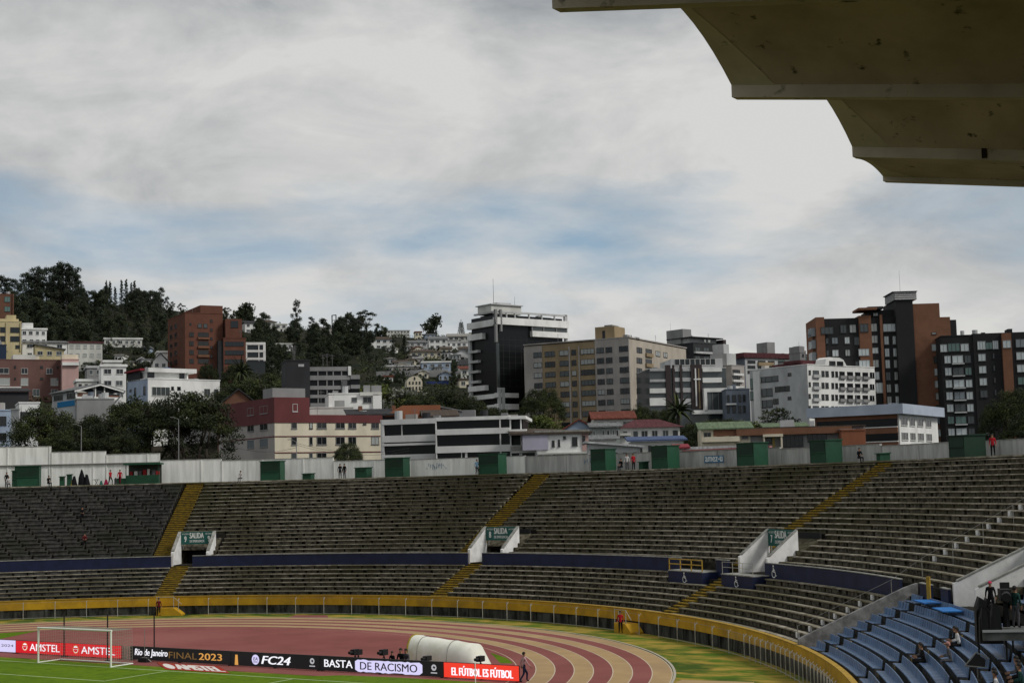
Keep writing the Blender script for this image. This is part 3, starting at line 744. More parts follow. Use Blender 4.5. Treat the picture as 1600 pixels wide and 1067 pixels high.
# ---------------------------------------------------------------- boards behind the goal
BY = 3.9
bx = lambda x: float(aty(x, 1035, BY)[0])
LEDK = mat('led_black', (.010, .010, .011), None, rough=.5, emis=.6)
LEDR = mat('led_red', (.62, .012, .022), None, rough=.5, emis=.75)
LEDO = mat('led_orange_red', (.74, .040, .022), None, rough=.5, emis=.85)
LEDL = mat('led_lavender', (.58, .55, .80), None, rough=.5, emis=.85)
LEDW = mat('led_white', (.80, .80, .86), None, rough=.5, emis=.9)
LEDG = mat('led_gold', (.62, .30, .07), None, rough=.5, emis=.8)
LEDB = mat('led_brown', (.17, .095, .03), None, rough=.5, emis=.7)
LEDD = mat('led_dark_text', (.012, .012, .03), None, rough=.5)
LEDC = mat('led_grey', (.45, .45, .48), None, rough=.5, emis=.7)
BFR = mat('board_frame', (.03, .03, .032), None, rough=.6)
def board(x0, x1, m, label, fn=None, h=1.0):
    root = empty('advertising_board', ((x0+x1)/2, BY, 0), label=label, cat='board', group='advertising boards behind the goal')
    w = (x1-x0)/2-.015
    mb = MB(); mb.box(-w, w, .0, .09, .06, h, BFR); mb.build('cabinet', root)
    mb = MB(); mb.box(-w+.01, w-.01, -.012, -.002, .08, h-.03, m); s = mb.build('screen', root)
    for x in (-w+.15, 0, w-.15):
        f = MB(); f.box(x-.04, x+.04, -.12, .55, .022, .06, BFR); f.build('foot', root)
        f = MB(); f.tube((x, .5, .05), (x, .1, h*.8), .02, STEEL, 5); f.build('brace', root)
    if fn:
        mb = MB(); fn(mb, w, lambda x, z, d=-.018: (x, d, z)); mb.build('lettering', s)
def roundel(mb, f, x, z, r):
    mb.poly([f(x+r*math.cos(a), z+r*1.0*math.sin(a)) for a in np.linspace(0, 6.283, 22, endpoint=False)], LEDG)
    mb.poly([f(x+r*.84*math.cos(a), z+r*.84*math.sin(a), -.021) for a in np.linspace(0, 6.283, 22, endpoint=False)], LEDW)
    mb.poly([f(x+r*.72*math.cos(a), z+r*.72*math.sin(a), -.024) for a in np.linspace(math.pi, 2*math.pi, 12)], LEDR)
    mb.poly([f(x-r*.8, z+.02, -.027), f(x+r*.8, z+.02, -.027), f(x+r*.8, z+.13, -.027), f(x-r*.8, z+.13, -.027)], LEDR)
def amstel(mb, w, f):
    roundel(mb, f, -w*.62, .55, .30)
    text_into(mb, 'AMSTEL', f, -w*.42, w*.78, .27, .80, LEDW, .014)
X = [bx(-80), bx(24.5), bx(102), bx(190)]
def usa(mb, w, f): text_into(mb, 'USA 2024', f, w*.2, w*.94, .47, .66, LEDD, .005)
board(X[0], X[1], LEDL, 'lavender board with small dark lettering left of the goal', usa)
board(X[1], X[2], LEDR, 'red board with white lettering and roundel behind the far goal post', amstel)
board(X[2], X[3], LEDR, 'red board with white lettering and roundel behind the near goal post', amstel)
gp = empty('board_struts', (bx(197), BY+.1, 0), label='bare grey struts in the gap between red and black boards', cat='struts')
for dx in (-.36, -.12, .12, .36):
    mb = MB(); mb.box(dx-.05, dx+.05, 0, .05, .022, .95, mat('strut_grey', (.25, .24, .21), None)); mb.build('strut', gp)
K0, K1, K2, K3, K4 = bx(203), bx(361), bx(500), bx(693), bx(811)
def rio(mb, w, f):
    c = (K0+K1)/2; g = lambda px: bx(px)-c
    text_into(mb, 'Rio de Janeiro', f, g(211), g(262), .24, .84, LEDW, .02, .15)
    text_into(mb, 'FINAL', f, g(264), g(308), .30, .74, LEDB, -.005)
    text_into(mb, '2023', f, g(311), g(347), .30, .76, LEDG, .03)
board(K0, K1, LEDK, 'black board with white script and gold numerals', rio)
def ea(mb, w, f):
    c = (K1+K2)/2; g = lambda px: bx(px)-c
    mb.poly([f(g(367), .1), f(g(372.5), .1), f(g(371.5), .78), f(g(368), .78)], LEDG)
    r = .33; cx = g(399.5)
    mb.poly([f(cx+r*math.cos(a), .52+r*math.sin(a)) for a in np.linspace(0, 6.283, 24, endpoint=False)], LEDL)
    text_into(mb, 'EA', lambda x, z: f(x, z, -.022), cx-.2, cx+.2, .46, .68, LEDD, .03, .2)
    mb.poly([f(cx-.2, .34, -.022), f(cx+.18, .34, -.022), f(cx+.2, .39, -.022), f(cx-.18, .39, -.022)], LEDD)
    text_into(mb, 'FC24', f, g(409), g(454), .26, .80, LEDW, .045, .22)
    cx = g(488); emb(mb, f, cx)
def emb(mb, f, cx):
    mb.poly([f(cx+.2*math.cos(a), .62+.2*math.sin(a)) for a in np.linspace(0, 6.283, 9, endpoint=False)], LEDC)
    mb.poly([f(cx-.09, .60, -.022), f(cx+.06, .54, -.022), f(cx+.12, .66, -.022), f(cx-.03, .72, -.022)], LEDK)
    mb.poly([f(cx-.24, .26), f(cx+.24, .26), f(cx+.24, .33), f(cx-.24, .33)], LEDC)
board(K1, K2, LEDK, 'black board with a round white badge and slanted white letters', ea)
def basta(mb, w, f):
    c = (K2+K3)/2; g = lambda px: bx(px)-c
    text_into(mb, 'BASTA', f, g(507), g(551), .30, .78, LEDW, .02)
    x0, x1 = g(555), g(660); rr = random.Random(3); top = []; bot = []
    for k in range(25):
        x = x0+(x1-x0)*k/24; e = .12 if k in (0, 24) else 0
        top.append((x, .90-rr.random()*.07-e)); bot.append((x, .08+rr.random()*.07+e))
    for k in range(24): mb.poly([f(*bot[k]), f(*bot[k+1]), f(*top[k+1]), f(*top[k])], LEDL)
    text_into(mb, 'DE RACISMO', lambda x, z: f(x, z, -.022), g(563), g(652), .25, .74, LEDD, .02)
    emb(mb, f, g(678))
board(K2, K3, LEDK, 'black board with dark letters on a pale brushed patch', basta)
def futbol(mb, w, f): text_into(mb, 'EL FÚTBOL ES FÚTBOL', f, -w*.78, w*.84, .22, .82, LEDW, .04)
board(K3, K4, LEDO, 'orange-red board with white capitals at the corner', futbol)
# flat carpet advert lying on the grass beside the goal
cp = [(4.7, 3.3), (10.6, 3.3), (14.3, .55), (8.4, .55)]
root = empty('carpet_advert', (cp[0][0], cp[0][1], .03), label='flat red and white lettered carpet lying beside the goal', cat='carpet')
mb = MB(); mb.prism([(x-4.7, y-3.3, 0) for x, y in cp][::-1], (0, 0, .012), mat('carpet_red', (.36, .03, .02), (.3, .05, .03), 1, .9)); mb.build('mat_sheet', root)
cf = lambda u, v: (u*5.9+(1-v)*3.7, -(1-v)*2.75, .016)
mb = MB(); CW = mat('carpet_white', (.72, .68, .64), None, rough=.9)
text_into(mb, 'AMSTEL', cf, .24, .95, .14, .86, CW, .02)
mb.poly([cf(.13+.085*math.cos(a), .5+.36*math.sin(a)) for a in np.linspace(0, 6.283, 18, endpoint=False)], CW); mb.build('lettering', root)
# ---------------------------------------------------------------- goal
GW = mat('goal_white', (.80, .82, .74), None, rough=.4); NET = mat('net_cord', (.30, .29, .24), None, rough=.9)
root = empty('goal', (0, 0, 0), label='white football goal with a box net', cat='goal')
for x in (-3.72, 3.72):
    mb = MB(); mb.tube((x, 0, .02), (x, 0, 2.5), .07, GW, 12); mb.build('post', root)
mb = MB(); mb.tube((-3.79, 0, 2.5), (3.79, 0, 2.5), .07, GW, 12); mb.build('crossbar', root)
for x in (-3.72, 3.72):
    mb = MB(); mb.tube((x, 0, .06), (x, 2.0, .06), .04, GW, 8); mb.build('ground_bar', root)
    mb = MB(); mb.tube((x, .06, 2.5), (x*.98, 2.0, 2.46), .015, NET, 5); mb.build('net_stay', root)
mb = MB(); mb.tube((-3.72, 2.0, .06), (3.72, 2.0, .06), .05, GW, 8); mb.build('back_bar', root)
mb = MB(); r = .0075
for k in range(0, 38):
    x = -3.7+7.4*k/37; mb.tube((x, 2.0, .05), (x, 1.95, 2.45), r, NET, 3); mb.tube((x, 1.95, 2.45), (x, .05, 2.48), r, NET, 3)
for k in range(0, 13): z = .05+2.4*k/12; mb.tube((-3.7, 1.98, z), (3.7, 1.98, z), r, NET, 3)
for k in range(0, 10): y = .1+1.85*k/9; mb.tube((-3.7, y, 2.47), (3.7, y, 2.47), r, NET, 3)
for s in (-3.7, 3.7):
    for k in range(0, 10): y = .1+1.85*k/9; mb.tube((s, y, .05), (s, y, 2.46), r, NET, 3)
    for k in range(0, 13): z = .05+2.4*k/12; mb.tube((s, .05, z), (s, 1.98, z), r, NET, 3)
mb.build('net', root, kind='stuff')
for px, py, top, lb in ((100, 1026, 962, 'black pole behind the far half of the goal'), (168, 1032.5, 960, 'black pole behind the near half of the goal'), (241, 1017, 962, 'black pole standing behind the black board')):
    P = atz(px, py); D = proj(P)[2]; h = (py-top)/FPX*D
    root = empty('net_pole', (P[0], P[1], .02), label=lb, cat='pole')
    mb = MB(); mb.tube((0, 0, 0), (0, 0, h), .05, BLACK, 8); mb.build('shaft', root)
    mb = MB(); mb.tube((0, 0, 0), (0, 0, .06), .22, BLACK, 10); mb.build('base', root)
# small loudspeaker stand behind the carpet
P = atz(226, 1034); root = empty('microphone_stand', (P[0], P[1], .03), label='thin microphone stand on a black box beside the carpet', cat='microphone stand')
mb = MB(); mb.box(-.4, .4, -.25, .25, 0, .28, BLACK); mb.build('box', root)
mb = MB(); mb.tube((0, 0, .28), (0, 0, 2.3), .02, STEEL, 6); mb.build('stem', root)
for s in (-1, 1):
    mb = MB(); mb.tube((s*.15, 0, .3), (s*.75, -.1, .05), .03, STEELP, 6); mb.build('leg', root)
# corner flag
root = empty('corner_flag', (34, 0, .02), label='white corner flag pole with a small dark flag', cat='corner flag')
mb = MB(); mb.tube((0, 0, 0), (0, 0, 1.55), .028, GW, 8); mb.build('pole', root)
mb = MB(); mb.prism([(0, 0, 1.53), (-.13, .1, 1.48), (-.10, .08, 1.12), (0, 0, 1.16)], (.004, .012, 0), mat('flag_cloth', (.09, .03, .04), None)); mb.build('flag', root)
# ---------------------------------------------------------------- white tunnel cover behind the boards
TW = mat('tarpaulin_white', (.78, .78, .70), (.68, .68, .58), .8, .7, .15, c3=(.58, .57, .42), s3=.5, spec=.3)
A = np.array([*aty(650, 1012, 8.6)[:2]]); Bp = np.array([*aty(748, 1020, 8.2)[:2]])
d = Bp-A; ln_ = np.hypot(*d); rz = math.atan2(d[1], d[0])
root = empty('tunnel_cover', (A[0], A[1], .02), rz, label='white arched tunnel cover behind the boards', cat='tunnel')
n = 14; R = 1.0; zt = atD(642, 993, proj((A[0], A[1], 1))[2])[2] if False else None
Dd = proj((A[0], A[1]+.0, 1.0))[2]; H1 = 1.0+(proj((A[0], A[1], 1.0))[1]-992)/FPX*Dd
Db = proj((Bp[0], Bp[1], 1.0))[2]; H2 = 1.0+(proj((Bp[0], Bp[1], 1.0))[1]-1006)/FPX*Db
mb = MB(); k = mb.mi(TW); secs = [(0, H1, R), (.4, H1, R)]
for q in range(1, 7): secs.append((ln_*q/6*.96, H1+(H2-H1)*q/6 - (.03 if q % 2 else 0), R))
secs.append((ln_+.65, .15, R*.72))
for s, h, rr in secs:
    for j in range(n+1):
        a = math.pi*j/n; c, s_ = math.cos(a), math.sin(a)
        mb.v.append((s, -rr*math.copysign(abs(c)**.8, c), h*s_**.75))
for q in range(len(secs)-1):
    for j in range(n): b = q*(n+1)+j; mb.f.append((b, b+1, b+n+2, b+n+1)); mb.m.append(k)
mb.build('cover', root, smooth=True)
YF = mat('yellow_foam', (.30, .24, .03), None)
mb = MB()
for j in range(n):
    a0, a1 = math.pi*j/n, math.pi*(j+1)/n
    f = lambda a: (0, -R*math.copysign(abs(math.cos(a))**.8, math.cos(a)), H1*math.sin(a)**.75 if a not in (0, math.pi) else 0)
    mb.tube(f(a0), f(a1), .07, YF, 6)
mb.build('end_hoop', root)
for q in (2, 5):
    mb = MB(); s, h, rr = secs[q]; 
    for j in range(n):
        a0, a1 = math.pi*j/n, math.pi*(j+1)/n
        f = lambda a: (s, -(rr+.01)*math.copysign(abs(math.cos(a))**.8, math.cos(a)), (h+.01)*abs(math.sin(a))**.75)
        mb.tube(f(a0), f(a1), .03, mat('strap_grey', (.3, .3, .27), None), 5)
    mb.build('strap', root)
# ---------------------------------------------------------------- people
SKIN = mat('skin', (.28, .15, .09), None, rough=.6); SKIN2 = mat('skin_dark', (.10, .05, .035), None, rough=.6); HAIR = mat('hair_black', (.008, .007, .006), None, rough=.6)
def cloth(n, c): return mat('cloth_'+n, c, tuple(q*.7 for q in c), 6, .9)
CB = cloth('black', (.012, .012, .014)); CR = cloth('red', (.42, .02, .03)); CRD = cloth('dark_red', (.12, .015, .02)); CWT = cloth('white', (.6, .6, .6)); CGR = cloth('grey', (.10, .10, .11)); CNV = cloth('navy', (.015, .02, .05)); CGN = cloth('green', (.02, .06, .05)); CPK = cloth('pale_pink', (.55, .33, .36)); CBL = cloth('light_blue', (.2, .35, .5)); CPINK = cloth('hot_pink', (.6, .04, .12))
def person(loc, face, pose, top, pants, label, hair=HAIR, skin=SKIN, h=1.72, group=None, cap=None):
    """one continuous skinned body; face = world angle the person looks along"""
    V = []; Ed = []; R = []; K = []
    def v(p, r, par=None, kind='top'):
        V.append(p); R.append(r); K.append(kind)
        if par is not None: Ed.append((par, len(V)-1))
        return len(V)-1
    sit = pose == 'sit'; pz = .56 if sit else .93
    lean = .10 if sit else 0.02
    pel = v((0, 0, pz), .125, None, 'pants')
    sp = v((0, -lean*.4, pz+.22), .115, pel); ch = v((0, -lean, pz+.44), .135, sp); nk = v((0, -lean-.01, pz+.555), .055, ch, 'skin')
    hd = v((0, -lean-.025, pz+.63), .075, nk, 'skin'); hd2 = v((0, -lean-.02, pz+.72), .088, hd, 'skin'); v((0, -lean-.005, pz+.79), .06, hd2, 'skin')
    for s in (-1, 1):
        sh = v((s*.17, -lean, pz+.47), .065, ch)
        if pose == 'sit': el = (s*.24, -.12, pz+.22); wr = (s*.14, -.36, pz+.17); hn = (s*.10, -.44, pz+.15)
        elif pose == 'film': el = (s*.22, -.14, pz+.26); wr = (s*.10, -.32, pz+.44); hn = (s*.07, -.36, pz+.52)
        elif pose == 'walk': el = (s*.23, s*.12, pz+.22); wr = (s*.22, s*.20-.12, pz+.0); hn = (s*.21, s*.23-.16, pz-.07)
        else: el = (s*.235, .03, pz+.21); wr = (s*.25, -.05, pz-.02); hn = (s*.245, -.07, pz-.10)
        e = v(el, .048, sh); w = v(wr, .034, e); m = v(hn, .036, w, 'skin')
        dv_ = np.array(hn)-np.array(wr); dv_ = dv_/np.linalg.norm(dv_); sd = np.cross(dv_, (s, 0, 0)) if abs(dv_[0]) < .8 else np.array((0, 1, 0)); sd = sd/np.linalg.norm(sd)
        for fi, (off, ll) in enumerate(((-.034, .065), (-.012, .08), (.012, .082), (.034, .07))):
            q = np.array(hn)+sd*off+dv_*.03; k1 = v(tuple(q), .010, m, 'skin'); v(tuple(q+dv_*ll+np.array((-s*.018, 0, 0))), .008, k1, 'skin')
        k1 = v(tuple(np.array(wr)+dv_*.03-sd*.045), .011, w, 'skin'); v(tuple(np.array(wr)+dv_*.085-sd*.06), .009, k1, 'skin')
        hp = v((s*.095, 0, pz-.05), .095, pel, 'pants')
        if sit: kn = (s*.12, -.46, pz-.03); an = (s*.12, -.44, pz-.45); to = (s*.13, -.58, pz-.49)
        elif pose == 'walk': kn = (s*.10, -.10-s*.14, .50); an = (s*.10, .05-s*.26, .10); to = (s*.10, -.10-s*.26, .045)
        else: kn = (s*.11, -.03, .49); an = (s*.12, .03, .09); to = (s*.14, -.12, .04)
        k_ = v(kn, .068, hp, 'pants'); a_ = v(an, .045, k_, 'pants'); v(to, .042, a_, 'shoe')
    me = bpy.data.meshes.new('body'); me.from_pydata(V, Ed, []); o = bpy.data.objects.new('body', me); COL.objects.link(o)
    md = o.modifiers.new('s', 'SKIN'); md.use_smooth_shade = True
    for i, d in enumerate(me.skin_vertices[0].data): d.radius = (R[i], R[i]*(.78 if i in (1, 2) else 1)); d.use_root = (i == 0)
    sb = o.modifiers.new('u', 'SUBSURF'); sb.levels = 1; sb.render_levels = 1
    dg = bpy.context.evaluated_depsgraph_get(); bm = bpy.data.meshes.new_from_object(o.evaluated_get(dg)); bpy.data.objects.remove(o)
    bm.name = 'person'; bm.materials.clear()
    slot = {'top': top, 'pants': pants, 'skin': skin, 'shoe': CB}; keys = list(slot)
    for q in keys: bm.materials.append(slot[q])
    A = np.array([V[a] for a, b in Ed]); Bv = np.array([V[b] for a, b in Ed]); kind = [K[b] for a, b in Ed]; rad = np.array([R[b] for a, b in Ed])
    AB = Bv-A; L2 = (AB**2).sum(1)
    for pl in bm.polygons:
        c = np.array(pl.center); t = np.clip(((c-A)*AB).sum(1)/L2, 0, 1); dd = np.linalg.norm(A+AB*t[:, None]-c, axis=1)-rad*.6
        pl.material_index = keys.index(kind[int(dd.argmin())])
    b = bpy.data.objects.new('person', bm); COL.objects.link(b); sc = h/1.75
    b.location = tuple(map(float, loc)); b.rotation_euler = (0, 0, face+math.pi/2); b.scale = (sc, sc, sc)
    tag(b, label=label, cat='person', group=group)
    mb = MB(); hm = cap or hair; cz = pz+.735; cy = -lean-.012
    for i in range(5):
        for j in range(10):
            P_ = lambda i, j: (math.cos(j*.6283)*.098*math.cos(i*.3), cy+.012+math.sin(j*.6283)*.108*math.cos(i*.3), cz+.105*math.sin(i*.3))
            mb.poly([P_(i, j), P_(i, j+1), P_(i+1, j+1), P_(i+1, j)], hm)
    for j in range(5):     # back of the hair
        P_ = lambda j, z: (math.cos(.2+j*.55)*.097, cy+.012+math.sin(.2+j*.55)*.105, z)
        mb.poly([P_(j, cz-.07), P_(j+1, cz-.07), P_(j+1, cz), P_(j, cz)], hm)
    if cap: mb.prism([(-.07, cy-.09, cz+.01), (.07, cy-.09, cz+.01), (.06, cy-.2, cz-.01), (-.06, cy-.2, cz-.01)], (0, 0, .015), cap)
    mb.build('hat' if cap else 'hair', b, smooth=True)
    return b
toC = lambda P: math.atan2(CAM[1]-P[1], CAM[0]-P[0])
# on the field
P = atz(819, 1066); person((P[0], P[1], .03), toC(P)+1.9, 'walk', CPK, CNV, 'person in a pale pink top and dark trousers walking past the board end', h=1.78)
P = atz(970, 989); person((P[0], P[1], .02), toC(P), 'stand', CR, CB, 'person in a red vest standing on the verge by the fence')
P = E(1.957, -.75); person((P[0], P[1], .02), toC(P), 'stand', CRD, CB, 'person in a dark red jacket standing at the gate below exit nine')
# photographers behind the boards
for i, (px, pose, lb, tp) in enumerate(((628, 'sit', 'person in black crouching at a camera beside the white tunnel', CB), (636, 'sit', 'person in dark clothes crouching next to the white tunnel mouth', CGR), (614, 'sit', 'person in black sitting low behind the pale brushed patch', CB))):
    P = aty(px, 1030, 5.2+.5*i); person((P[0], P[1], -.02), -math.pi/2, pose, tp, CB, lb, h=(2.0, 1.9, 1.55)[i])
    if i < 2:
        st = MB(); st.box(-.2, .2, -.2, .2, 0, .42, BLACK); st.build('stool', label=['black stool under the crouching camera person', 'black stool by the white tunnel mouth'][i], cat='stool').location = (P[0], P[1], .02)
def camera_rig(px, yb, h, label):
    P = aty(px, 1030, yb); root = empty('camera_tripod', (P[0], P[1], .02), label=label, cat='camera')
    for a in (0, 2.1, 4.2):
        mb = MB(); mb.tube((.0, 0, h*.72), (.45*math.cos(a), .45*math.sin(a), 0), .025, BLACK, 6); mb.build('leg', root)
    mb = MB(); mb.box(-.16, .16, -.3, .25, h*.74, h, BLACK); mb.build('body', root)
    mb = MB(); mb.tube((0, -.3, h*.87), (0, -.62, h*.87), .10, BLACK, 10); mb.build('lens', root)
camera_rig(555, 5.0, 1.35, 'black camera on a tripod above the BASTA board'); camera_rig(560, 5.3, 1.30, 'second black camera rig under a dark cover beside the tripod'); camera_rig(600, 5.2, 1.4, 'small black camera on a thin stand above the pale brushed patch')
camera_rig(668, 5.0, 1.15, 'small dark camera in front of the white tunnel'); camera_rig(751, 5.0, 1.3, 'black lamp-headed camera stand at the tunnel end')
# along the rim
def rim(px, o=24.2): t = t_at(px, o, 13.5); return E(t, o, 13.03)
RIM = [(9, 'stand', CB, CB, 'person in black at the end of the rim beside another'), (12, 'sit', CWT, CGR, 'person in a white shirt sitting low near the narrow green box'), (77, 'sit', CB, CB, 'person in black sitting on the top bench by the white wall'),
       (174, 'walk', CR, CB, 'person in a red and white top walking along the rim'), (188, 'walk', CR, CRD, 'person in a red jacket walking towards the snack stand'),
       (531, 'stand', CB, CB, 'person in black standing beside the green bin'), (540, 'stand', CB, CGR, 'person in black and white leaning beside the green bin'),
       (746, 'stand', CBL, CB, 'person in a light blue shirt behind the kiosk edge'), (980, 'stand', CWT, CGR, 'person in white and grey standing beside the man in red'), (989, 'stand', CR, CB, 'person in a red shirt and black trousers on the rim'), (970, 'sit', CB, CB, 'person in black crouching near the green kiosk'),
       (1551, 'stand', CR, CB, 'person in a red jacket alone by the grey wall'), (1343, 'sit', CB, CB, 'person in black sitting at the head of the yellow stair'), (378, 'sit', CWT, CGR, 'person in pale clothes sitting on the top bench by the stair')]
for px, pose, tp, pn, lb in RIM:
    P = rim(px, 24.2 if pose != 'sit' else 23.6); person((P[0], P[1], P[2]-(.0 if pose != 'sit' else .12)), toC(P)+U(-.8, .8), pose, tp, pn, lb, h=1.72)
# dark figures with baggage near the snack stand
for px, w, h, lb, c in ((118, .9, 1.1, 'heap of dark bags beside the green bins', CB), (136, 1.3, 1.25, 'large dark bundle next to the pointed dark cover', CB), (114, .7, .55, 'yellow bag at the foot of the dark heap', mat('bag_yellow', (.4, .25, .03), None)), (164, .6, .65, 'pink bag standing on the rim', CPINK), (157, .5, .5, 'small teal box beside the pink bag', cloth('teal', (.03, .15, .12))), (179, .4, .8, 'narrow dark sack between the two walkers', CGR)):
    P = rim(px, 24.6); mb = MB(); nn_ = 9
    for i in range(4):
        for j in range(nn_):
            f = lambda i, j: ((w/2)*math.cos(2*math.pi*j/nn_)*(1-.17*i)*(1+.12*math.sin(j*3.1)), (w/3)*math.sin(2*math.pi*j/nn_)*(1-.17*i), h*i/4*(1+.06*math.sin(j*2.2)))
            mb.poly([f(i, j), f(i, (j+1) % nn_), f(i+1, (j+1) % nn_), f(i+1, j)], c)
    mb.poly([(w/2*.32*math.cos(2*math.pi*j/nn_), w/3*.32*math.sin(2*math.pi*j/nn_), h) for j in range(nn_)], c)
    o = mb.build('bag', label=lb, cat='bag'); o.location = tuple(P); o.rotation_euler = (0, 0, U(0, 3))
P = rim(127, 24.6); mb = MB()
for j in range(10):
    a0, a1 = .6283*j, .6283*(j+1)
    for r0, r1, z0, z1 in ((.42, .36, 0, .9), (.36, .12, .9, 1.7), (.12, .02, 1.7, 1.9)):
        mb.poly([(r0*math.cos(a0), r0*math.sin(a0), z0), (r0*math.cos(a1), r0*math.sin(a1), z0), (r1*math.cos(a1), r1*math.sin(a1), z1), (r1*math.cos(a0), r1*math.sin(a0), z1)], CB)
o = mb.build('folded_parasol', label='tall pointed dark parasol folded beside the bundle', cat='parasol'); o.location = tuple(P)
P = rim(152, 24.6); root = empty('folding_stool', P, 0, label='small cross-legged stool beside the teal box', cat='stool')
for s in (-1, 1):
    mb = MB(); mb.tube((-.25*s, 0, 0), (.25*s, 0, .62), .03, CGR, 6); mb.build('leg', root)
mb = MB(); mb.box(-.32, .32, -.2, .2, .62, .68, CGR); mb.build('seat', root)
# spectators in the left terrace
P = E(t_at(128, 17, 9.5), up_o(11)+.4, up_z(11)+.4); person((P[0], P[1], P[2]-.46), toC(P), 'sit', CB, CB, 'person in black sitting among the dark short benches')
P = E(t_at(131, 12, 7), up_o(4)+.4, up_z(4)+.4); person((P[0], P[1], P[2]-.46), toC(P), 'sit', CRD, CB, 'person in dark red sitting low among the dark short benches')
# people in the blue seats
def seatp(t, row, tp, pn, lb, cap=None, up=False):
    o, z = (lo_o(row), lo_z(row)) if not up else (up_o(row), up_z(row)); P = E(t, o+.52, z); n = en(t)
    person((P[0], P[1], P[2]-.03), math.atan2(-n[1], -n[0]), 'sit', tp, pn, lb, cap=cap)
t0 = .575
seatp(.572, 3, CGR, CB, 'person in dark grey sitting beside a companion in the blue seats'); seatp(.566, 3, CB, CB, 'person in black sitting forward in the blue seats')
seatp(.534, 4, CGR, CGR, 'person in a grey jacket and pale cap sitting in the blue seats', cap=cloth('rose', (.5, .25, .22)))
seatp(.574, 5, CB, CB, 'person in black beside the one in a white top'); seatp(.567, 5, CWT, CB, 'person in a white top sitting in the blue seats')
for t, r, tp, lb in ((.398, 5, CB, 'person in black in the crowd under the camera platform'), (.388, 5, CWT, 'person in a white top in the crowd under the camera platform'), (.405, 6, CGR, 'person in grey in the crowd under the camera platform'), (.392, 6, CB, 'person in black with a dark bag at the seat edge'), (.380, 6, CGN, 'person in a green jacket near the right seat edge'), (.412, 7, CB, 'person in black in the top row of the lower seats'), (.396, 7, CNV, 'person in navy in the top row of the lower seats')):
    seatp(t, r, tp, CB, lb)
# television platform among the seats
P = E(.485, 6.4); D = proj((P[0], P[1], 6))[2]; zd = CAM[2]+lvl(1555, 983)[1]*D
rz = YAW-math.pi/2-.15
root = empty('camera_platform', (P[0], P[1], 0), rz, label='raised television camera platform with a grey rail box above the blue seats', cat='platform')
PG = mat('platform_grey', (.10, .105, .10), (.06, .065, .06), 2, .8)
mb = MB(); mb.box(-1.0, 1.4, -1.1, 1.1, zd-.45, zd-.06, PG); mb.build('deck', root)
mb = MB(); mb.box(-1.02, 1.42, -1.14, -1.1, zd-.10, zd, mat('deck_edge', (.35, .37, .36), None)); mb.build('deck_edge', root)
for x, y in ((-.05, -.9), (.22, -.9), (-.9, 1.0), (1.3, 1.0), (1.3, -1.0)):
    mb = MB(); mb.tube((x, y, 3.6), (x, y, zd-.44), .04, BLACK, 6); mb.build('leg', root)
mb = MB(); rr = random.Random(4)
for k in range(9):
    x_ = -1.2+rr.random()*.6; y_ = -1+rr.random()*1.4; h_ = .4+rr.random()*.8; w_ = .3+rr.random()*.3
    mb.prism([(x_, y_, zd-.6), (x_+w_, y_-.1, zd-.6), (x_+w_*.9, y_, zd+h_), (x_+w_*.35, y_+.1, zd+h_+.18), (x_+.03, y_, zd+h_*.8)], (0, .6, 0), BLACK)
mb.build('equipment_cover', root, kind='stuff')
mb = MB(); mb.box(1.2, 3.4, -1.1, 1.2, zd-.9, zd-.7, BLACK); mb.build('side_deck', root)
ct = empty('broadcast_camera', (P[0]+.1, P[1]+.2, zd), rz, label='black broadcast camera on the television platform', cat='camera')
mb = MB(); mb.tube((0, 0, 0), (0, 0, 1.1), .16, BLACK, 8, .08); mb.build('pedestal', ct)
mb = MB(); mb.box(-.22, .22, -.3, .5, 1.1, 1.6, BLACK); mb.build('body', ct)
mb = MB(); mb.tube((0, -.3, 1.35), (-.1, -.95, 1.32), .19, BLACK, 10); mb.build('lens', ct)
mb = MB(); mb.box(-.1, .3, .5, .6, 1.5, 1.85, BLACK); mb.build('viewfinder', ct)
q = np.array([math.cos(rz), math.sin(rz)])
person((P[0]+q[0]*.55, P[1]+q[1]*.55, zd-.04), toC(P)+2.6, 'stand', CGN, CGR, 'person in a dark green jacket standing on the television platform', h=1.78)
P2 = E(.63, 8.2, 4.5); person(P2, toC(P2), 'stand', CB, CB, 'person with a hot pink cap in the mouth of exit six', cap=CPINK)
for t, o, z, lb in ((.722, 7.0, 4.6, 'bright blue tarpaulin folded by the square yellow post'), (.668, 6.8, 4.55, 'larger bright blue tarpaulin beside the black equipment cover')):
    mb = MB(); arc_box(mb, t+.013, t-.015, o-.6, o+.45, z-.06, z, SEATB, .5); o_ = mb.build('blue_tarpaulin', label=lb, cat='tarpaulin')
P = E(.478, 5.2, lo_z(5)); root = empty('sun_board', P, rz, label='small peaked white-framed panel standing in the blue seats', cat='panel')
mb = MB(); mb.tube((-.5, 0, .5), (0, .1, 1.05), .03, CAPM, 5); mb.tube((0, .1, 1.05), (.5, 0, .75), .03, CAPM, 5); mb.tube((-.5, 0, .5), (.35, -.1, .42), .03, CAPM, 5); mb.build('frame', root)
mb = MB(); mb.prism([(-.45, 0, .5), (0, .1, 1.0), (.35, 0, .75), (.3, -.1, .44)], (0, .02, 0), BLACK); mb.build('sheet', root)
mb = MB(); mb.tube((0, 0, 0), (0, 0, .5), .03, CAPM, 5); mb.build('stand', root)
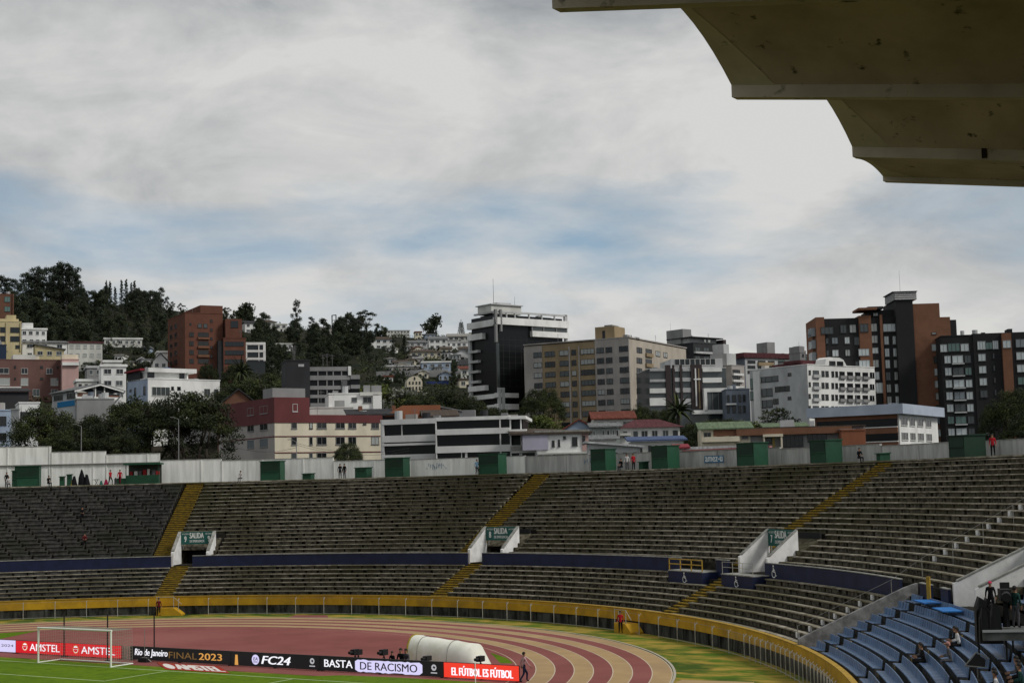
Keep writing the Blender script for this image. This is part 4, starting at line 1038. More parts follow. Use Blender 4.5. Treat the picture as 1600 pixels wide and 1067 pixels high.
# ---------------------------------------------------------------- city: materials
def wallm(n, c, k=.78, w=.06): return mat('wall_'+n, c, tuple(q*k for q in c), .22, .85, .08, stretch=(1, 1, .5), c3=tuple(q*.62 for q in c), s3=.12, lo3=.58, hi3=.78)
WW = wallm('white', (.80, .80, .78)); WW2 = wallm('offwhite', (.62, .62, .58)); WGR = wallm('grey', (.27, .27, .27)); WLG = wallm('light_grey', (.50, .51, .51)); WDK = wallm('charcoal', (.035, .036, .04)); WCR = wallm('cream', (.70, .64, .50)); WMAR = wallm('maroon', (.14, .038, .040)); WBG = wallm('beige', (.46, .41, .34)); WTAN = wallm('ochre', (.31, .235, .14)); WGB = wallm('grey_beige', (.40, .37, .345)); WYEL = wallm('pale_yellow', (.54, .46, .27)); WBLU = wallm('pale_blue', (.36, .44, .56)); WLIL = wallm('lilac', (.47, .45, .55)); WBLK = wallm('black_cladding', (.020, .020, .022)); WBRN = wallm('dark_brown', (.055, .042, .042)); WOR = wallm('orange', (.28, .105, .055)); WSLA = wallm('slate_blue', (.16, .19, .235)); WPIN = wallm('pink', (.55, .36, .33)); WMAU = wallm('mauve_brick', (.165, .088, .076))
def brickm(n, c, c2):
    m = mat('brick_'+n, c, c2, .5, .9, .15, c3=tuple(q*.7 for q in c), s3=.2, lo3=.55, hi3=.75); return m
BRK = brickm('red', (.145, .066, .047), (.122, .055, .040)); BRK2 = brickm('brown', (.20, .10, .064), (.17, .085, .054)); BRK3 = brickm('orange', (.155, .078, .054), (.13, .066, .046))
def tilem(n, c):
    m = mat('roof_'+n, c, tuple(q*.6 for q in c), 1.2, .9, .2, stretch=(2.5, .4, 1), c3=tuple(q*.7 for q in c), s3=.3); return m
RTERR = tilem('terracotta', (.17, .058, .042)); RMAR = tilem('maroon_sheet', (.115, .045, .05)); RGRN = tilem('green_sheet', (.15, .20, .125)); RGRY = tilem('grey_sheet', (.20, .205, .21)); RDRK = tilem('dark_tile', (.055, .055, .06)); RBRN = tilem('brown_tile', (.10, .08, .065)); RWHT = tilem('white_sheet', (.55, .56, .57)); RPAL = tilem('pale_sheet', (.32, .31, .28))
def glass(n, c, r=.12, s=.5): return mat('glass_'+n, c, None, rough=r, spec=s)
GD = glass('dark', (.012, .014, .015)); GM_ = glass('mid', (.06, .07, .072)); GL = mat('curtain_pale', (.34, .36, .35), None, rough=.6); GT = glass('green', (.10, .17, .15)); GB = glass('black', (.006, .007, .008), .3, .25); GS = glass('sky', (.16, .19, .21), .05, .7)
FW = mat('frame_white', (.52, .52, .50), None, rough=.5); FD = mat('frame_dark', (.03, .03, .032), None, rough=.5); FG = mat('frame_grey', (.2, .2, .2), None, rough=.5)
# ---------------------------------------------------------------- building kit
WC = {}
def win_mesh(w, h, g, f, mull):
    k = (round(w, 1), round(h, 1), g.name, f.name, mull)
    if k in WC: return WC[k]
    w, h = max(.3, k[0]), max(.3, k[1]); mb = MB(); t = .07
    mb.box(-w/2+t, w/2-t, -.03, 0, t, h-t, g)
    mb.box(-w/2, w/2, -.09, 0, 0, t, f); mb.box(-w/2, w/2, -.09, 0, h-t, h, f); mb.box(-w/2, -w/2+t, -.09, 0, t, h-t, f); mb.box(w/2-t, w/2, -.09, 0, t, h-t, f)
    for i in range(1, mull): x = -w/2+w*i/mull; mb.box(x-.03, x+.03, -.08, -.031, t, h-t, f)
    mb.box(-w/2-.06, w/2+.06, -.15, -.001, -.08, -.002, f)
    WC[k] = mb.mesh('window'); return WC[k]
class Bld:
    """a block with one near vertical corner: right face runs to pixel xr, left face to pixel xl; a = turn in degrees"""
    def __init__(s, name, label, D, xc, yt, xl, xr, a, zb=None, cat='building', group=None, depth=None):
        s.D = D; a = math.radians(a)-(math.atan(lvl(xc, yt)[0]) if xl is None else 0); s.ca, s.sa = math.cos(a), math.sin(a); P = atD(xc, yt, D); s.tx = lvl(xc, yt)[0]; s.X0 = s.tx*D
        s.yt = yt; s.xc = xc
        gz = ground_z(P[0], P[1]); s.zb = (min(gz-1.2, P[2]-3) if zb is None else zb); s.H = P[2]-s.zb
        e1 = s.ca*RH+s.sa*FH; rz = math.atan2(e1[1], e1[0])
        s.root = empty(name, (P[0], P[1], s.zb), rz, label=label, cat=cat, group=group)
        s.wr = s.sR(xr, yt); s.wl = s.sL(xl, yt) if (xl is not None and xl < xc-.5) else (depth or 10)
        s.mx = 2
    def sR(s, x, y): tx = lvl(x, y)[0]; return (tx*s.D-s.X0)/(s.ca-tx*s.sa)
    def sL(s, x, y): tx = lvl(x, y)[0]; return (s.X0-tx*s.D)/(tx*s.ca+s.sa)
    def z(s, y, x=None, face='R'):
        x = s.xc if x is None else x
        dep = s.D+(s.sR(x, y)*s.sa if face == 'R' else s.sL(x, y)*s.ca); return CAM[2]+lvl(x, y)[1]*dep-s.zb
    def box(s, nm, x0, x1, y0, y1, z0, z1, m, **t):
        mb = MB(); mb.box(x0, x1, y0, y1, z0, z1, m); return mb.build(nm, s.root, **t)
    def body(s, m, h=None, parapet=True, m2=None):
        h = h or s.H; o = s.box('wall', 0, s.wr, 0, s.wl, 0, h, m)
        if parapet:
            mb = MB(); mb.box(-.1, s.wr+.1, -.1, s.wl+.1, h+.002, h+.22, m2 or m); mb.build('parapet', s.root)
        return o
    def win1(s, face, c, z0, w, h, g=GD, f=FD, mull=2, nm='window'):
        me = win_mesh(w, h, g, f, mull)
        if face == 'R': inst(nm, me, (c, -.001, z0), 0, s.root)
        else: inst(nm, me, (-.001, c, z0), -math.pi/2, s.root)
    def wins(s, face, cols, rows, xm=None, g=None, f=FD, mull=2, skip=0.0):
        xm = s.xc if xm is None else xm
        for r, (ya, yb) in enumerate(rows):
            z1 = s.z(ya, xm, face); z0 = s.z(yb, xm, face)
            for c in cols:
                if rnd() < skip: continue
                ym = (ya+yb)/2; a, b = (s.sR(c[0], ym), s.sR(c[1], ym)) if face == 'R' else (s.sL(c[1], ym), s.sL(c[0], ym))
                gg = g if g is not None else random.choice([GD, GD, GD, GM_, GL])
                s.win1(face, (a+b)/2, z0, b-a, z1-z0, gg, f, mull if b-a > 1.2 else 1)
    def band(s, face, x0, x1, ya, yb, m, out=.25, xm=None, nm='spandrel', pair=None):
        z1 = s.z(ya, xm, face); z0 = s.z(yb, xm, face); ym = (ya+yb)/2
        if face == 'R':
            a, b = s.sR(x0, ym), s.sR(x1, ym); s.box(nm, a, b, -out, -.002, z0, z1, m)
        else:
            a, b = s.sL(x1, ym), s.sL(x0, ym); s.box(nm, -out, -.002, a, b, z0, z1, m)
    def roofbox(s, nm, x0, x1, yt, m, d0=1.5, d1=None, base=None):
        """box standing on the roof whose front is set back by d0"""
        a, b = s.sR(x0, s.yt), s.sR(x1, s.yt); z1 = s.z(yt); d1 = d1 or s.wl-1
        return s.box(nm, a, b, d0, d1, (base if base is not None else s.H)+.003, z1*1.0, m)
    def mast(s, x, yt, d=3, r=.06):
        a = s.sR(x, s.yt); mb = MB(); mb.tube((a, d, s.H), (a, d, s.z(yt)), r, FG, 5, r*.5); mb.build('antenna', s.root)
def rows(y0, y1, dy, n): return [(y0+dy*i, y1+dy*i) for i in range(n)]
# --- red brick tower on the left hill
b = Bld('brick_apartment_tower', 'dark red brick apartment tower with a raised stair block on the hill', 450, 289, 489, 262, 348, 28)
b.body(BRK); b.roofbox('stair_block', 313, 348, 476, BRK, .0-.05)
b.wins('R', [(296, 302.5), (309.5, 326)], rows(518.8, 525.5, 13.9, 4), g=GD); b.wins('R', [(309, 315), (318, 324)], [(505, 511.5)], g=GM_)
b.wins('R', [(328.5, 332)], rows(498, 502, 14, 6), g=GD); b.wins('R', [(296, 299)], [(504.5, 507.5)], g=GD)
b.wins('L', [(266, 269), (273, 276.5)], [(506, 513), (520, 527), (535, 541), (548, 555), (562, 568)], xm=275, g=GD)
b.band('R', 309, 327, 526.5, 529.5, BRK2, .5, nm='balcony'); b.band('R', 309, 327, 540, 543.5, BRK2, .5, nm='balcony'); b.band('R', 309, 327, 554, 557.5, BRK2, .5, nm='balcony')
b.mast(305, 480)
b = Bld('brick_apartment_wing', 'lower brick wing with long dark balconies beside the red brick tower', 452, 349, 528.5, None, 384, 6, depth=14)
b.body(BRK); b.box('upper_storeys', b.sR(353, 528), b.sR(379, 528), 1.0, 9, b.H, b.z(497.5), BRK)
for y in (534, 547.6, 561.6): b.wins('R', [(351.5, 381)], [(y, y+6.5)], g=GD, mull=5)
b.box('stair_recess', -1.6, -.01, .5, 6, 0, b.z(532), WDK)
wz = b.z(511); inst('window', win_mesh(2.2, 2.0, GD, FD, 2), (b.sR(367, 511), .999, wz), 0, b.root)
# --- mauve brick block at the left edge
b = Bld('mauve_brick_block', 'long mauve brick apartment block at the left with white curtained windows', 395, -40, 562, None, 112, 3, depth=13)
b.body(WMAU); b.box('end_bay', b.wr-.4, b.sR(122, 590), -.6, 12, 0, b.z(571), WMAU)
b.wins('R', [(-26, -12), (-2, 14)], [(574.5, 583.5)], g=GD, f=FW); b.wins('R', [(33, 43.5), (72.5, 82)], [(574.5, 583.5)], g=GD, f=FW)
b.wins('R', [(-26, -12), (-2, 15.5), (32.5, 44), (79, 91)], [(590.5, 602)], g=GL, f=FW); b.wins('R', [(51, 62)], [(608, 619)], g=GM_, f=FW); b.wins('R', [(80, 90)], [(608, 618)], g=GD, f=FW)
b.wins('R', [(22, 25), (88.5, 91.5), (63, 67)], [(571, 574.5), (589.5, 592.5)], g=GD)
b.band('R', -40, 33, 604, 606, WW, .5, nm='ledge')
b.roofbox('penthouse', 21, 56, 553, WW2, 1, 9); b.roofbox('penthouse', 56, 62, 555, WCR, 1, 9)
b = Bld('pink_balcony_house', 'small pink and white balcony box above the mauve block', 398, 97, 562, None, 123, 3, depth=8)
b.body(WPIN); b.band('R', 97, 123, 566, 571, WW, .7, nm='balcony'); b.wins('R', [(99, 104), (107.5, 117)], [(554.5, 560)], g=GD) if False else None
b.box('attic', 0, b.wr, 1.5, 7, b.H+.25, b.z(553), WCR)
# --- yellow and orange blocks at the far left
b = Bld('yellow_apartment_block', 'pale yellow apartment block with dark windows at the left edge', 455, -40, 502, None, 33.5, 3, depth=14)
b.body(WYEL); b.roofbox('penthouse', -12, 30, 496.5, WYEL, 1.2, 10); b.roofbox('stair_block', 11, 26, 490, WYEL, 2, 8)
b.wins('R', [(-30, -14), (-6, 8.5), (16, 30.5)], rows(510.5, 518.5, 14, 2), g=GD, mull=3); b.wins('R', [(24, 30.5), (-6, 6)], [(538.5, 543.5)], g=GD)
for x in (-.5, 33): b.band('R', x-1.5, x+.2, 503, 548, WYEL, .35, nm='pier')
b.band('R', 8.8, 12.5, 503, 548, WYEL, .3, nm='pier')
b = Bld('navy_panel_house', 'low dark navy house front below the yellow block', 425, -30, 539, None, 10, 3, depth=8); b.body(wallm('navy', (.02, .035, .07)))
b.wins('R', [(-20, -8)], [(542, 548)], g=GD)
b = Bld('orange_brick_tower', 'orange brick block with green window recesses behind the yellow block', 560, -30, 459, None, 21.5, 4, depth=14)
b.body(BRK3); b.wins('R', [(-12, -4), (7, 16)], [(462.5, 471), (478, 486)], g=GT, f=FD); b.band('R', 19.5, 21.5, 458, 492, BRK3, .5, nm='pier')
# --- white modern villa behind the big tree
b = Bld('white_modern_villa', 'white flat-roofed villa with a blue-grey side behind the big tree', 315, 231, 592, 199, 343.5, 40)
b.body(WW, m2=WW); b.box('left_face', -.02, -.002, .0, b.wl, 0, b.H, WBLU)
b.wins('R', [(237, 265.5)], [(604, 618)], g=GM_, f=FW, mull=4); b.wins('R', [(267.5, 271.5), (277, 282)], [(603, 608)], g=GD); b.wins('R', [(319, 328), (334.5, 341)], [(605, 617)], g=GM_, f=FG)
b.wins('L', [(203, 205.5)], [(604.5, 608)], g=GD); b.wins('L', [(210, 213), (224.5, 227.5)], [(603, 616)], g=GD)
b.box('upper_storey', .6, b.sR(299, 590), 1.5, b.wl-.5, b.H+.22, b.z(580), WW); b.box('roof_slab', .3, b.sR(308.5, 582), .3, b.wl, b.z(580.5), b.z(574), WW)
b.box('column', b.sR(295, 585), b.sR(297, 585), .9, 1.3, b.H+.2, b.z(580.5), WW)
inst('window', win_mesh(1.6, 1.6, GD, FD, 1), (b.sR(240.5, 586), 1.49, b.z(589.5)), 0, b.root); inst('window', win_mesh(1.2, 1.7, GD, FD, 1), (b.sR(297, 586)-1.2, 1.49, b.z(589.5)), 0, b.root)
b.box('roof_terrace', -.1, b.wr*.02, b.wl*.35, b.wl*.95, b.H, b.z(579), WDK)
mb = MB(); mb.prism([(-.8, 2, b.z(577.5)), (-.8, b.wl, b.z(578.5)), (-.8, b.wl, b.z(576)), (-.8, 2, b.z(574.5))], (1.2, 0, 0), mat('red_awning', (.22, .02, .03), None)); mb.build('red_awning', b.root)
mb = MB(); mb.tube((b.sR(277, 580), 5, b.z(574.2)), (b.sR(277, 580), 5, b.z(570.5)), .9, mat('tank_blue', (.03, .10, .28), None), 12); mb.build('water_tank', b.root)
# --- gabled house with brick infill and blue band
b = Bld('gabled_workshop', 'gabled workshop with white frame, brick infill and a bright blue band', 300, 119, 609, 81, 190, 40, zb=14)
zE = b.H; W2 = b.wr; mb = MB(); zr = b.z(600.5, 158)
b.box('wall', 0, W2, 0, b.wl, 0, b.z(624), WLG); b.box('left_wall', 0, .25, 0, b.wl, b.z(624), zE, WLG); b.box('back_wall', 0, W2, b.wl-.3, b.wl, b.z(624), zE, WDK)
b.box('blue_band', -.12, -.005, .0, b.wl*.75, b.z(633), b.z(624.5), mat('band_blue', (.01, .16, .36), None))
b.box('white_sill', -.1, W2, -.15, -.005, b.z(623.5), b.z(619.5), WW)
mb = MB(); mb.prism([(.1, .3, b.z(619.5)), (W2-.1, .3, b.z(619.5)), (W2-.1, .3, zE-.9), (W2*.5, .3, zr-1.2), (.1, .3, zE-.9)], (0, .2, 0), GD); mb.build('glazing', b.root)
mb = MB(); mb.box(.15, W2*.44, .1, .28, b.z(619.4), b.z(613), BRK3); mb.build('brick_infill', b.root); mb = MB(); mb.box(W2*.46, W2-.2, .1, .28, b.z(619.4), b.z(616.5), BRK3); mb.build('brick_infill', b.root)
for f_ in (0, .42, .62, .97):
    h_ = zE+(zr-zE)*(1-abs(f_-.5)*2)-.3; b.box('frame_post', W2*f_-.12, W2*f_+.12, -.02, .09, b.z(619.5), h_, WW)
for a_, c_ in (((-.6, zE-.2), (W2*.5, zr)), ((W2*.5, zr), (W2+.6, zE-.2))):
    mb = MB(); mb.prism([(a_[0], -.6, a_[1]), (c_[0], -.6, c_[1]), (c_[0], -.6, c_[1]+.22), (a_[0], -.6, a_[1]+.22)], (0, b.wl+.9, 0), RGRY); mb.build('roof_slope', b.root)
    mb = MB(); mb.prism([(a_[0], -.68, a_[1]-.28), (c_[0], -.68, c_[1]-.28), (c_[0], -.68, c_[1]), (a_[0], -.68, a_[1])], (0, .07, 0), WW); mb.build('verge_board', b.root)
b.wins('L', [(84.5, 98), (105, 117)], [(613, 621)], g=GD)
b = Bld('grey_lean_to', 'grey rendered lean-to with pale sheet roof right of the gabled workshop', 285, 120, 624, None, 178, 3, depth=7); b.body(WGR)
mb = MB(); mb.prism([(b.wr-.5, -.4, b.H-1.6), (b.sR(196, 622), -.4, b.H+1.4), (b.sR(196, 622), -.4, b.H+1.65), (b.wr-.5, -.4, b.H-1.3)], (0, 6, 0), RGRY); mb.build('sheet_roof', b.root)
# --- grey white house at the left behind the trees
b = Bld('pale_corner_house', 'pale grey house with dark square windows at the left above the wall', 225, 30, 640, 17, 31, 75); b.body(WLG)
b = Bld('pale_house_front', 'blue-white house front with two dark windows beside the pale corner house', 226, -30, 642, None, 17, 2, depth=8); b.body(WBLU); b.wins('R', [(-20, -5), (-3, 10)], [(651, 664), (677, 688)], g=GD, mull=2)
b = Bld('white_terrace_house', 'white terraced house with dark window strips behind the left tree', 238, 30, 630, None, 62, 4, depth=8); b.body(WW); b.wins('R', [(32, 47)], [(643, 653), (666, 675)], g=GD)
# --- red and cream block
b = Bld('red_cream_block', 'maroon and cream apartment block with a stepped top and white framed windows', 247, 429, 657, 342, 597, 33)
H2 = b.H; W2 = b.wr; b.box('wall', 0, W2, 0, b.wl, 0, H2-.002, WCR); zt = b.z(620.5); zp = b.z(646.5, 597)
xs = b.sR(483.5, 640); zc_ = b.z(658.5, 429)
b.box('maroon_storey', -.06, xs, -.06, b.wl, H2, zt, WMAR); b.box('maroon_parapet', xs+.004, W2+.06, -.06, b.wl, H2, b.z(648, 483), WMAR)
b.box('eaves_band', -.09, W2+.1, -.12, -.062, b.z(658, 429)-.25, b.z(657, 429)+.2, WMAR); b.box('eaves_band', -.12, -.062, -.1, b.wl, H2-.35, H2+.0, WMAR)
b.box('string_course', -.09, W2+.05, -.09, -.003, b.z(682.5, 429), b.z(681, 429), WMAR); b.box('string_course', -.09, -.003, -.05, b.wl, b.z(682.5, 429), b.z(681, 429), WMAR)
b.box('string_course', -.09, W2+.05, -.09, -.003, b.z(708, 429), b.z(706.5, 429), WMAR)
b.box('left_render', -.02, -.002, 0, b.wl, 0, H2-.36, WGB)  # greyer left side: its shade is put into the wall colour
b.wins('R', [(457, 464.5)], [(631, 643)], xm=460, g=GD, f=FW)
cs = [(455, 464), (483, 488.5), (495, 510), (524.5, 538.5), (544, 556.5), (567, 572), (580, 592)]
for cc in cs:
    tall = cc[0] != 567
    b.wins('R', [cc], [(658, 669.5 if tall else 663)], xm=455, f=FG if cc[1]-cc[0] > 6 else FD, mull=2); b.wins('R', [cc] if tall else [], [(682.8, 695)], xm=455, f=FG)
b.wins('R', cs[:4], [(708, 719)], xm=455, f=FG)
b.wins('L', [(387, 397), (406.5, 418.5)], [(632, 644)], g=GD, f=FG); b.wins('L', [(387, 397), (406.5, 418.5)], [(658.5, 670)], g=GD, f=FG); b.wins('L', [(387, 397), (406.5, 418.5)], [(683.5, 697)], g=GS, f=FG)
b.wins('L', [(354, 359), (361, 366)], [(658.5, 664), (683.5, 689)], g=GD); b.wins('L', [(343.5, 347), (352, 359)], [(636, 640)], g=GM_)
b.mast(430, 600, 4, .04); b.box('roof_hut', 1, 7, 3, 7, zt, b.z(604), WGR)
# --- dark box and grey office
b = Bld('charcoal_box', 'windowless charcoal slab block beside the grey office', 300, 446, 564, None, 484, 5, depth=10); b.body(WDK); b.band('R', 466, 475, 569, 573, WLG, .05, nm='wall_sign')
b.wins('R', [(444.6, 447)], [(575, 600)], g=GD, mull=1)
b = Bld('grey_office', 'grey concrete office with dark ribbon windows and a white fin', 302, 482, 574, None, 547, 6, depth=12)
b.body(GB); 
for ya, yb in ((573.5, 580), (587, 594), (603, 609), (617, 622), (630, 640)): b.band('R', 482, 547, ya, yb, WGR, .35)
for x in (496, 510, 520, 533): b.band('R', x, x+1.6, 574, 640, WGR, .25, nm='pier')
b.box('right_wing', b.wr+.0, b.sR(561.5, 590), -.2, 10, 0, b.z(587), GB)
for ya, yb in ((586.5, 593), (602, 608), (616, 622), (631, 640)): b.box('spandrel', b.wr+.01, b.sR(561.8, 590), -.5, -.21, b.z(yb), b.z(ya), WGR)
b.box('grey_pier', b.sR(534, 600), b.sR(542, 600), -.6, -.36, 0, b.z(595), wallm('mid_grey', (.12, .12, .125)))
b.box('white_fin', b.sR(543.5, 580), b.sR(548, 580), -.6, 4, b.z(587), b.z(573), WW)
# --- white box house
b = Bld('white_box_house', 'white cube house with two windows below the grey office', 280, 514, 616, None, 596, 5, depth=9); b.body(WW)
b.wins('R', [(549.5, 557.5)], [(621, 628)], g=GM_, f=FG); b.wins('R', [(567, 580.5)], [(620.5, 630)], g=GD, f=FG); b.band('R', 562, 595, 613.5, 619, WW2, .5, nm='canopy'); b.band('R', 582.5, 596, 617, 640, WW, .5, nm='pier')
b = Bld('white_low_wing', 'long low white wing in front of the white cube house', 270, 482, 638, None, 552, 4, depth=8); b.body(WW2); b.wins('R', [(520, 531)], [(622, 632)], g=GD) if False else None
b.box('white_post', b.sR(514, 620), b.sR(519.5, 620), .5, 1.2, b.H, b.z(618), WW)
# --- brown roofed hall with orange gable
b = Bld('orange_gable_hall', 'orange walled hall with a dark brown tiled roof', 262, 546, 650, None, 690, 4, depth=12, zb=12)
b.body(WDK, parapet=False); xa, xb = b.sR(628, 650), b.sR(688, 650)
b.box('orange_wall', xa, xb, -.4, 10, 0, b.z(633.5, 640), WOR)
mb = MB(); mb.prism([(xa-3.2, -.4, b.z(652)), (xa, -.4, b.z(652)), (xa, -.4, b.z(633.8, 640))], (0, 10, 0), WOR); mb.build('orange_gable', b.root)
mb = MB(); mb.prism([(-.6, -1.2, b.H), (-.6, 7, b.z(636.5)), (-.6, 7.2, b.z(635.8)), (-.6, -1.2, b.H+.25)], (xa+.6, 0, 0), RDRK); mb.build('tile_roof', b.root)
b.wins('R', [(650, 656), (666, 671)], [(651, 655)], g=GD)
for x in (563, 616): b.box('chimney', b.sR(x, 640), b.sR(x+6, 640), 4, 5.2, b.z(646), b.z(632.5), BRK2)
# --- white office with black ribbon windows
b = Bld('white_ribbon_office', 'low white office with long black window bands behind the stand wall', 236, 598, 656, None, 681, -16, zb=11, depth=16)
b.body(GB, parapet=False); Wd = b.wr
def wband(o, x0, x1, ya, yb, m=WW, out=.4, xm=600): o.band('R', x0, x1, ya, yb, m, out, xm=xm)
for ya, yb in ((656, 664), (681, 691.5), (693.5, 697), (711, 722)): wband(b, 598, 681, ya, yb)
b.band('R', 598, 601, 657, 720, WW, .35, nm='pier'); b.band('R', 627.5, 629, 664, 681, FW, .2, xm=628, nm='mullion'); b.box('side_wall', -.3, -.01, -.3, 4, 0, b.H, WW)
c2 = Bld('white_ribbon_office_wing', 'taller white wing with three black window bands and open corner columns', 226, 681, 652.5, None, 797, -8, zb=11, depth=16)
c2.body(GB, parapet=False)
for ya, yb in ((652.5, 658), (671, 680), (697.5, 708)): c2.band('R', 681, 798, ya, yb, WW, .4, xm=683)
c2.band('R', 681, 797, 719.5, 726, WW, .4, xm=683); c2.band('R', 681, 683, 653, 722, WW, .38, nm='pier')
for x in (721, 727): c2.band('R', x, x+3.5 if x > 722 else x+1, 708, 720, WW, .2, xm=683, nm='pier')
xw = c2.wr; er = c2.sR(822, 652)
c2.box('corner_core', xw+.01, er-.6, 1.2, 12, 0, c2.z(653, 797), GB)
for ya, yb in ((650, 655), (671, 680), (696, 705)): c2.box('corner_slab', xw-.2, er, -.6, 12, c2.z(yb, 797), c2.z(ya, 797), WW)
for x in (781, 797, 813.5): c2.box('corner_column', c2.sR(x, 680), c2.sR(x+2, 680), -.35, .0, 0, c2.z(654, 797), WW)
c2.box('lower_slab', xw, c2.sR(838, 705), -.6, 10, c2.z(708, 797), c2.z(697, 797), WW2); c2.box('lower_core', xw, c2.sR(836, 705), -.2, 9, 0, c2.z(708.2, 797), GB)
for x in (812, 836): c2.box('lower_column', c2.sR(x, 710), c2.sR(x+2, 710), -.5, -.21, 0, c2.z(708.3, 797), WW2)
# --- black glass tower with white bands
b = Bld('black_glass_tower', 'black glass office tower with white curved bands and roof antennas', 415, 775, 484, 734, 884, 38)
W2, Lw = b.wr, b.wl; b.box('glass_core', 0, W2*.94, 0, Lw*.95, 0, b.z(492), GB)
zs = b.z
def rb(ya, yb, m, out, x0=None, x1=None, nm='white_band'):
    b.box(nm, x0 if x0 is not None else -out, x1 if x1 is not None else W2, -out, -.003, zs(yb), zs(ya), m)
def lb_(ya, yb, m, out, y0=0, y1=None, nm='white_band'):
    b.box(nm, -out, -.003, y0, y1 if y1 is not None else Lw, zs(yb), zs(ya), m)
rb(496, 507, WW, 1.2); lb_(499, 509, WW, 1.2)
xh = b.sR(828, 520); rb(514.5, 523.5, WW, 1.2, xh); lb_(517.5, 527, WW, 1.2, Lw*.42)
for x in (828, 846, 866): b.box('window_mullion', b.sR(x, 510), b.sR(x+1, 510), -.9, -.004, zs(514.4), zs(507.1), FG)
b.box('window_strip', xh, W2-.3, -.6, -.005, zs(514.3), zs(507.2), GM_)
for y in (543, 559, 575, 591): lb_(y, y+4, WLG, 1.0, Lw*.62, Lw, 'floor_slab')
b.box('corner_mast', -1.2, -.5, -1.2, -.5, zs(535), zs(484), WGR); b.box('corner_mast', .6, 1.2, -1.2, -.5, zs(518), zs(484), WGR); b.box('glass_fin', -.4, .5, -.4, -.05, zs(606), zs(536), GM_)  # lighter glass box stands for the column mirrored in the facade
b.box('end_column', -.9, -.2, Lw-1.0, Lw, 0, zs(525), WLG); b.box('roof_frame', -.5, W2, -.5, .2, zs(488), zs(485.5), WLG); b.box('roof_frame', -.5, .2, .2, Lw*.8, zs(488), zs(485.5), WLG)
b.box('roof_frame', W2-.8, W2+.1, -.5, .3, zs(540), zs(485), WLG)
for x in (790, 803, 825, 845, 865): b.box('frame_post', b.sR(x, 490), b.sR(x+1.2, 490), -.4, .1, zs(496), zs(488), WLG)
b.box('setback_storey', 1.5, W2-3, 3, Lw-3, zs(496), zs(489), WDK)
b.box('white_penthouse', 1.0, b.sR(826, 480), 3.5, Lw*.8, zs(487), zs(473.5), WW2); b.box('penthouse_roof', .6, b.sR(828, 480), 3, Lw*.85, zs(473.4), zs(472), WLG); b.box('penthouse_hut', 3.5, b.sR(812, 480), 4, 8, zs(471.9), zs(469), WLG)
b.mast(785, 432, 4, .09); b.mast(818, 458, 4, .07)
for y, yy in ((600, 608), (615, 622), (632, 641)):
    lb_(y, yy, WW, 1.3, Lw*(.35 if y == 600 else 0)); 
    if y > 600: rb(y-1, yy-1, WW, 1.3, None, b.sR(806, 615))
for x in (774, 782): b.box('base_column', b.sR(x, 615)-.5 if x > 775 else -.9, b.sR(x, 615)+.4 if x > 775 else -.1, -1.5, -.8, 0, zs(606), WLG)
for q in range(12):     # faint panel joints of the curtain wall
    b.box('panel_joint', W2*q/12, W2*q/12+.10, -.05, -.004, zs(605), zs(524), FD)
for q in range(9): b.box('panel_joint', .0, W2*.93, -.06, -.0515, zs(530+q*9), zs(529.6+q*9), FD)
# --- beige apartments: grey end, ochre middle, grey right, cream return
b = Bld('beige_apartment_block', 'long beige and ochre apartment block with eight rows of windows', 395, 983, 529, 819, 1071, 62)
W2, Lw = b.wr, b.wl; b.box('wall', 0, W2, 0, Lw, 0, b.H, WBG)
s1, s2 = b.sL(931, 560), b.sL(848, 560)
b.box('grey_bay', -.5, -.003, -.02, s1, 0, b.H+.2, WGB); b.box('ochre_bay', -.25, -.003, s1, s2, 0, b.z(533, 931, 'L'), WTAN); b.box('end_bay', -.4, -.003, s2, Lw, 0, b.z(538, 848, 'L')-.6, WGB)
R8 = rows(540.2, 548.3, 16.4, 9)
def lw(cols, out, R=R8, g=None, skip=0, f=FD, mull=2, xm=983):
    for ya, yb in R:
        z1, z0 = b.z(ya, xm), b.z(yb, xm)
        for c in cols:
            a_, c_ = b.sL(c[1], 560), b.sL(c[0], 560); gg = g or random.choice([GD, GD, GM_, GM_, GL])
            inst('window', win_mesh(c_-a_, z1-z0, gg, f, mull if c_-a_ > 1.5 else 1), (-out-.002, (a_+c_)/2, z0), -math.pi/2, b.root)
lw([(934, 945), (948, 958)], .5); lw([(969, 983)], .5, mull=3)
lw([(908, 929.5)], .25, mull=4); lw([(875, 889), (893.5, 901)], .25, mull=2); lw([(852, 868)], .25, R8[:5], mull=3); lw([(835, 847.5)], .4, R8[:4], mull=2)
for c in (890, 905): b.box('ochre_pier', -.45, -.252, b.sL(c+1.6, 560), b.sL(c-.4, 560), 0, b.z(533, 931, 'L')-1, WGB)
b.wins('R', [(994.5, 1003)], R8, g=None, f=FD); b.wins('R', [(1008.5, 1018)], R8, g=GD, f=FD, mull=1)
for q, (ya, yb) in enumerate(R8): b.band('R', 1008, 1018.5, yb-1, yb+4.5, WTAN, .5, nm='ochre_balcony')
b.wins('R', [(1024, 1031), (1036, 1042)], [(541, 549)], g=GL)
b.box('parapet', -.6, W2+.1, -.3, Lw+.1, b.H+.202, b.H+.5, WGB)
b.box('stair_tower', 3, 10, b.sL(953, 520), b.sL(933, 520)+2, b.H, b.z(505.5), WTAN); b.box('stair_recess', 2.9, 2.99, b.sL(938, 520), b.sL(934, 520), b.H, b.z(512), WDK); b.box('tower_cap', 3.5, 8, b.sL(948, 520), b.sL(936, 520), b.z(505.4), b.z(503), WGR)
for x, y in ((942, 500), (966, 512), (981, 517)): b.box('roof_plant', 4, 6, b.sL(x+4, 520), b.sL(x-2, 520), b.H+.3, b.z(y+8), WGR)
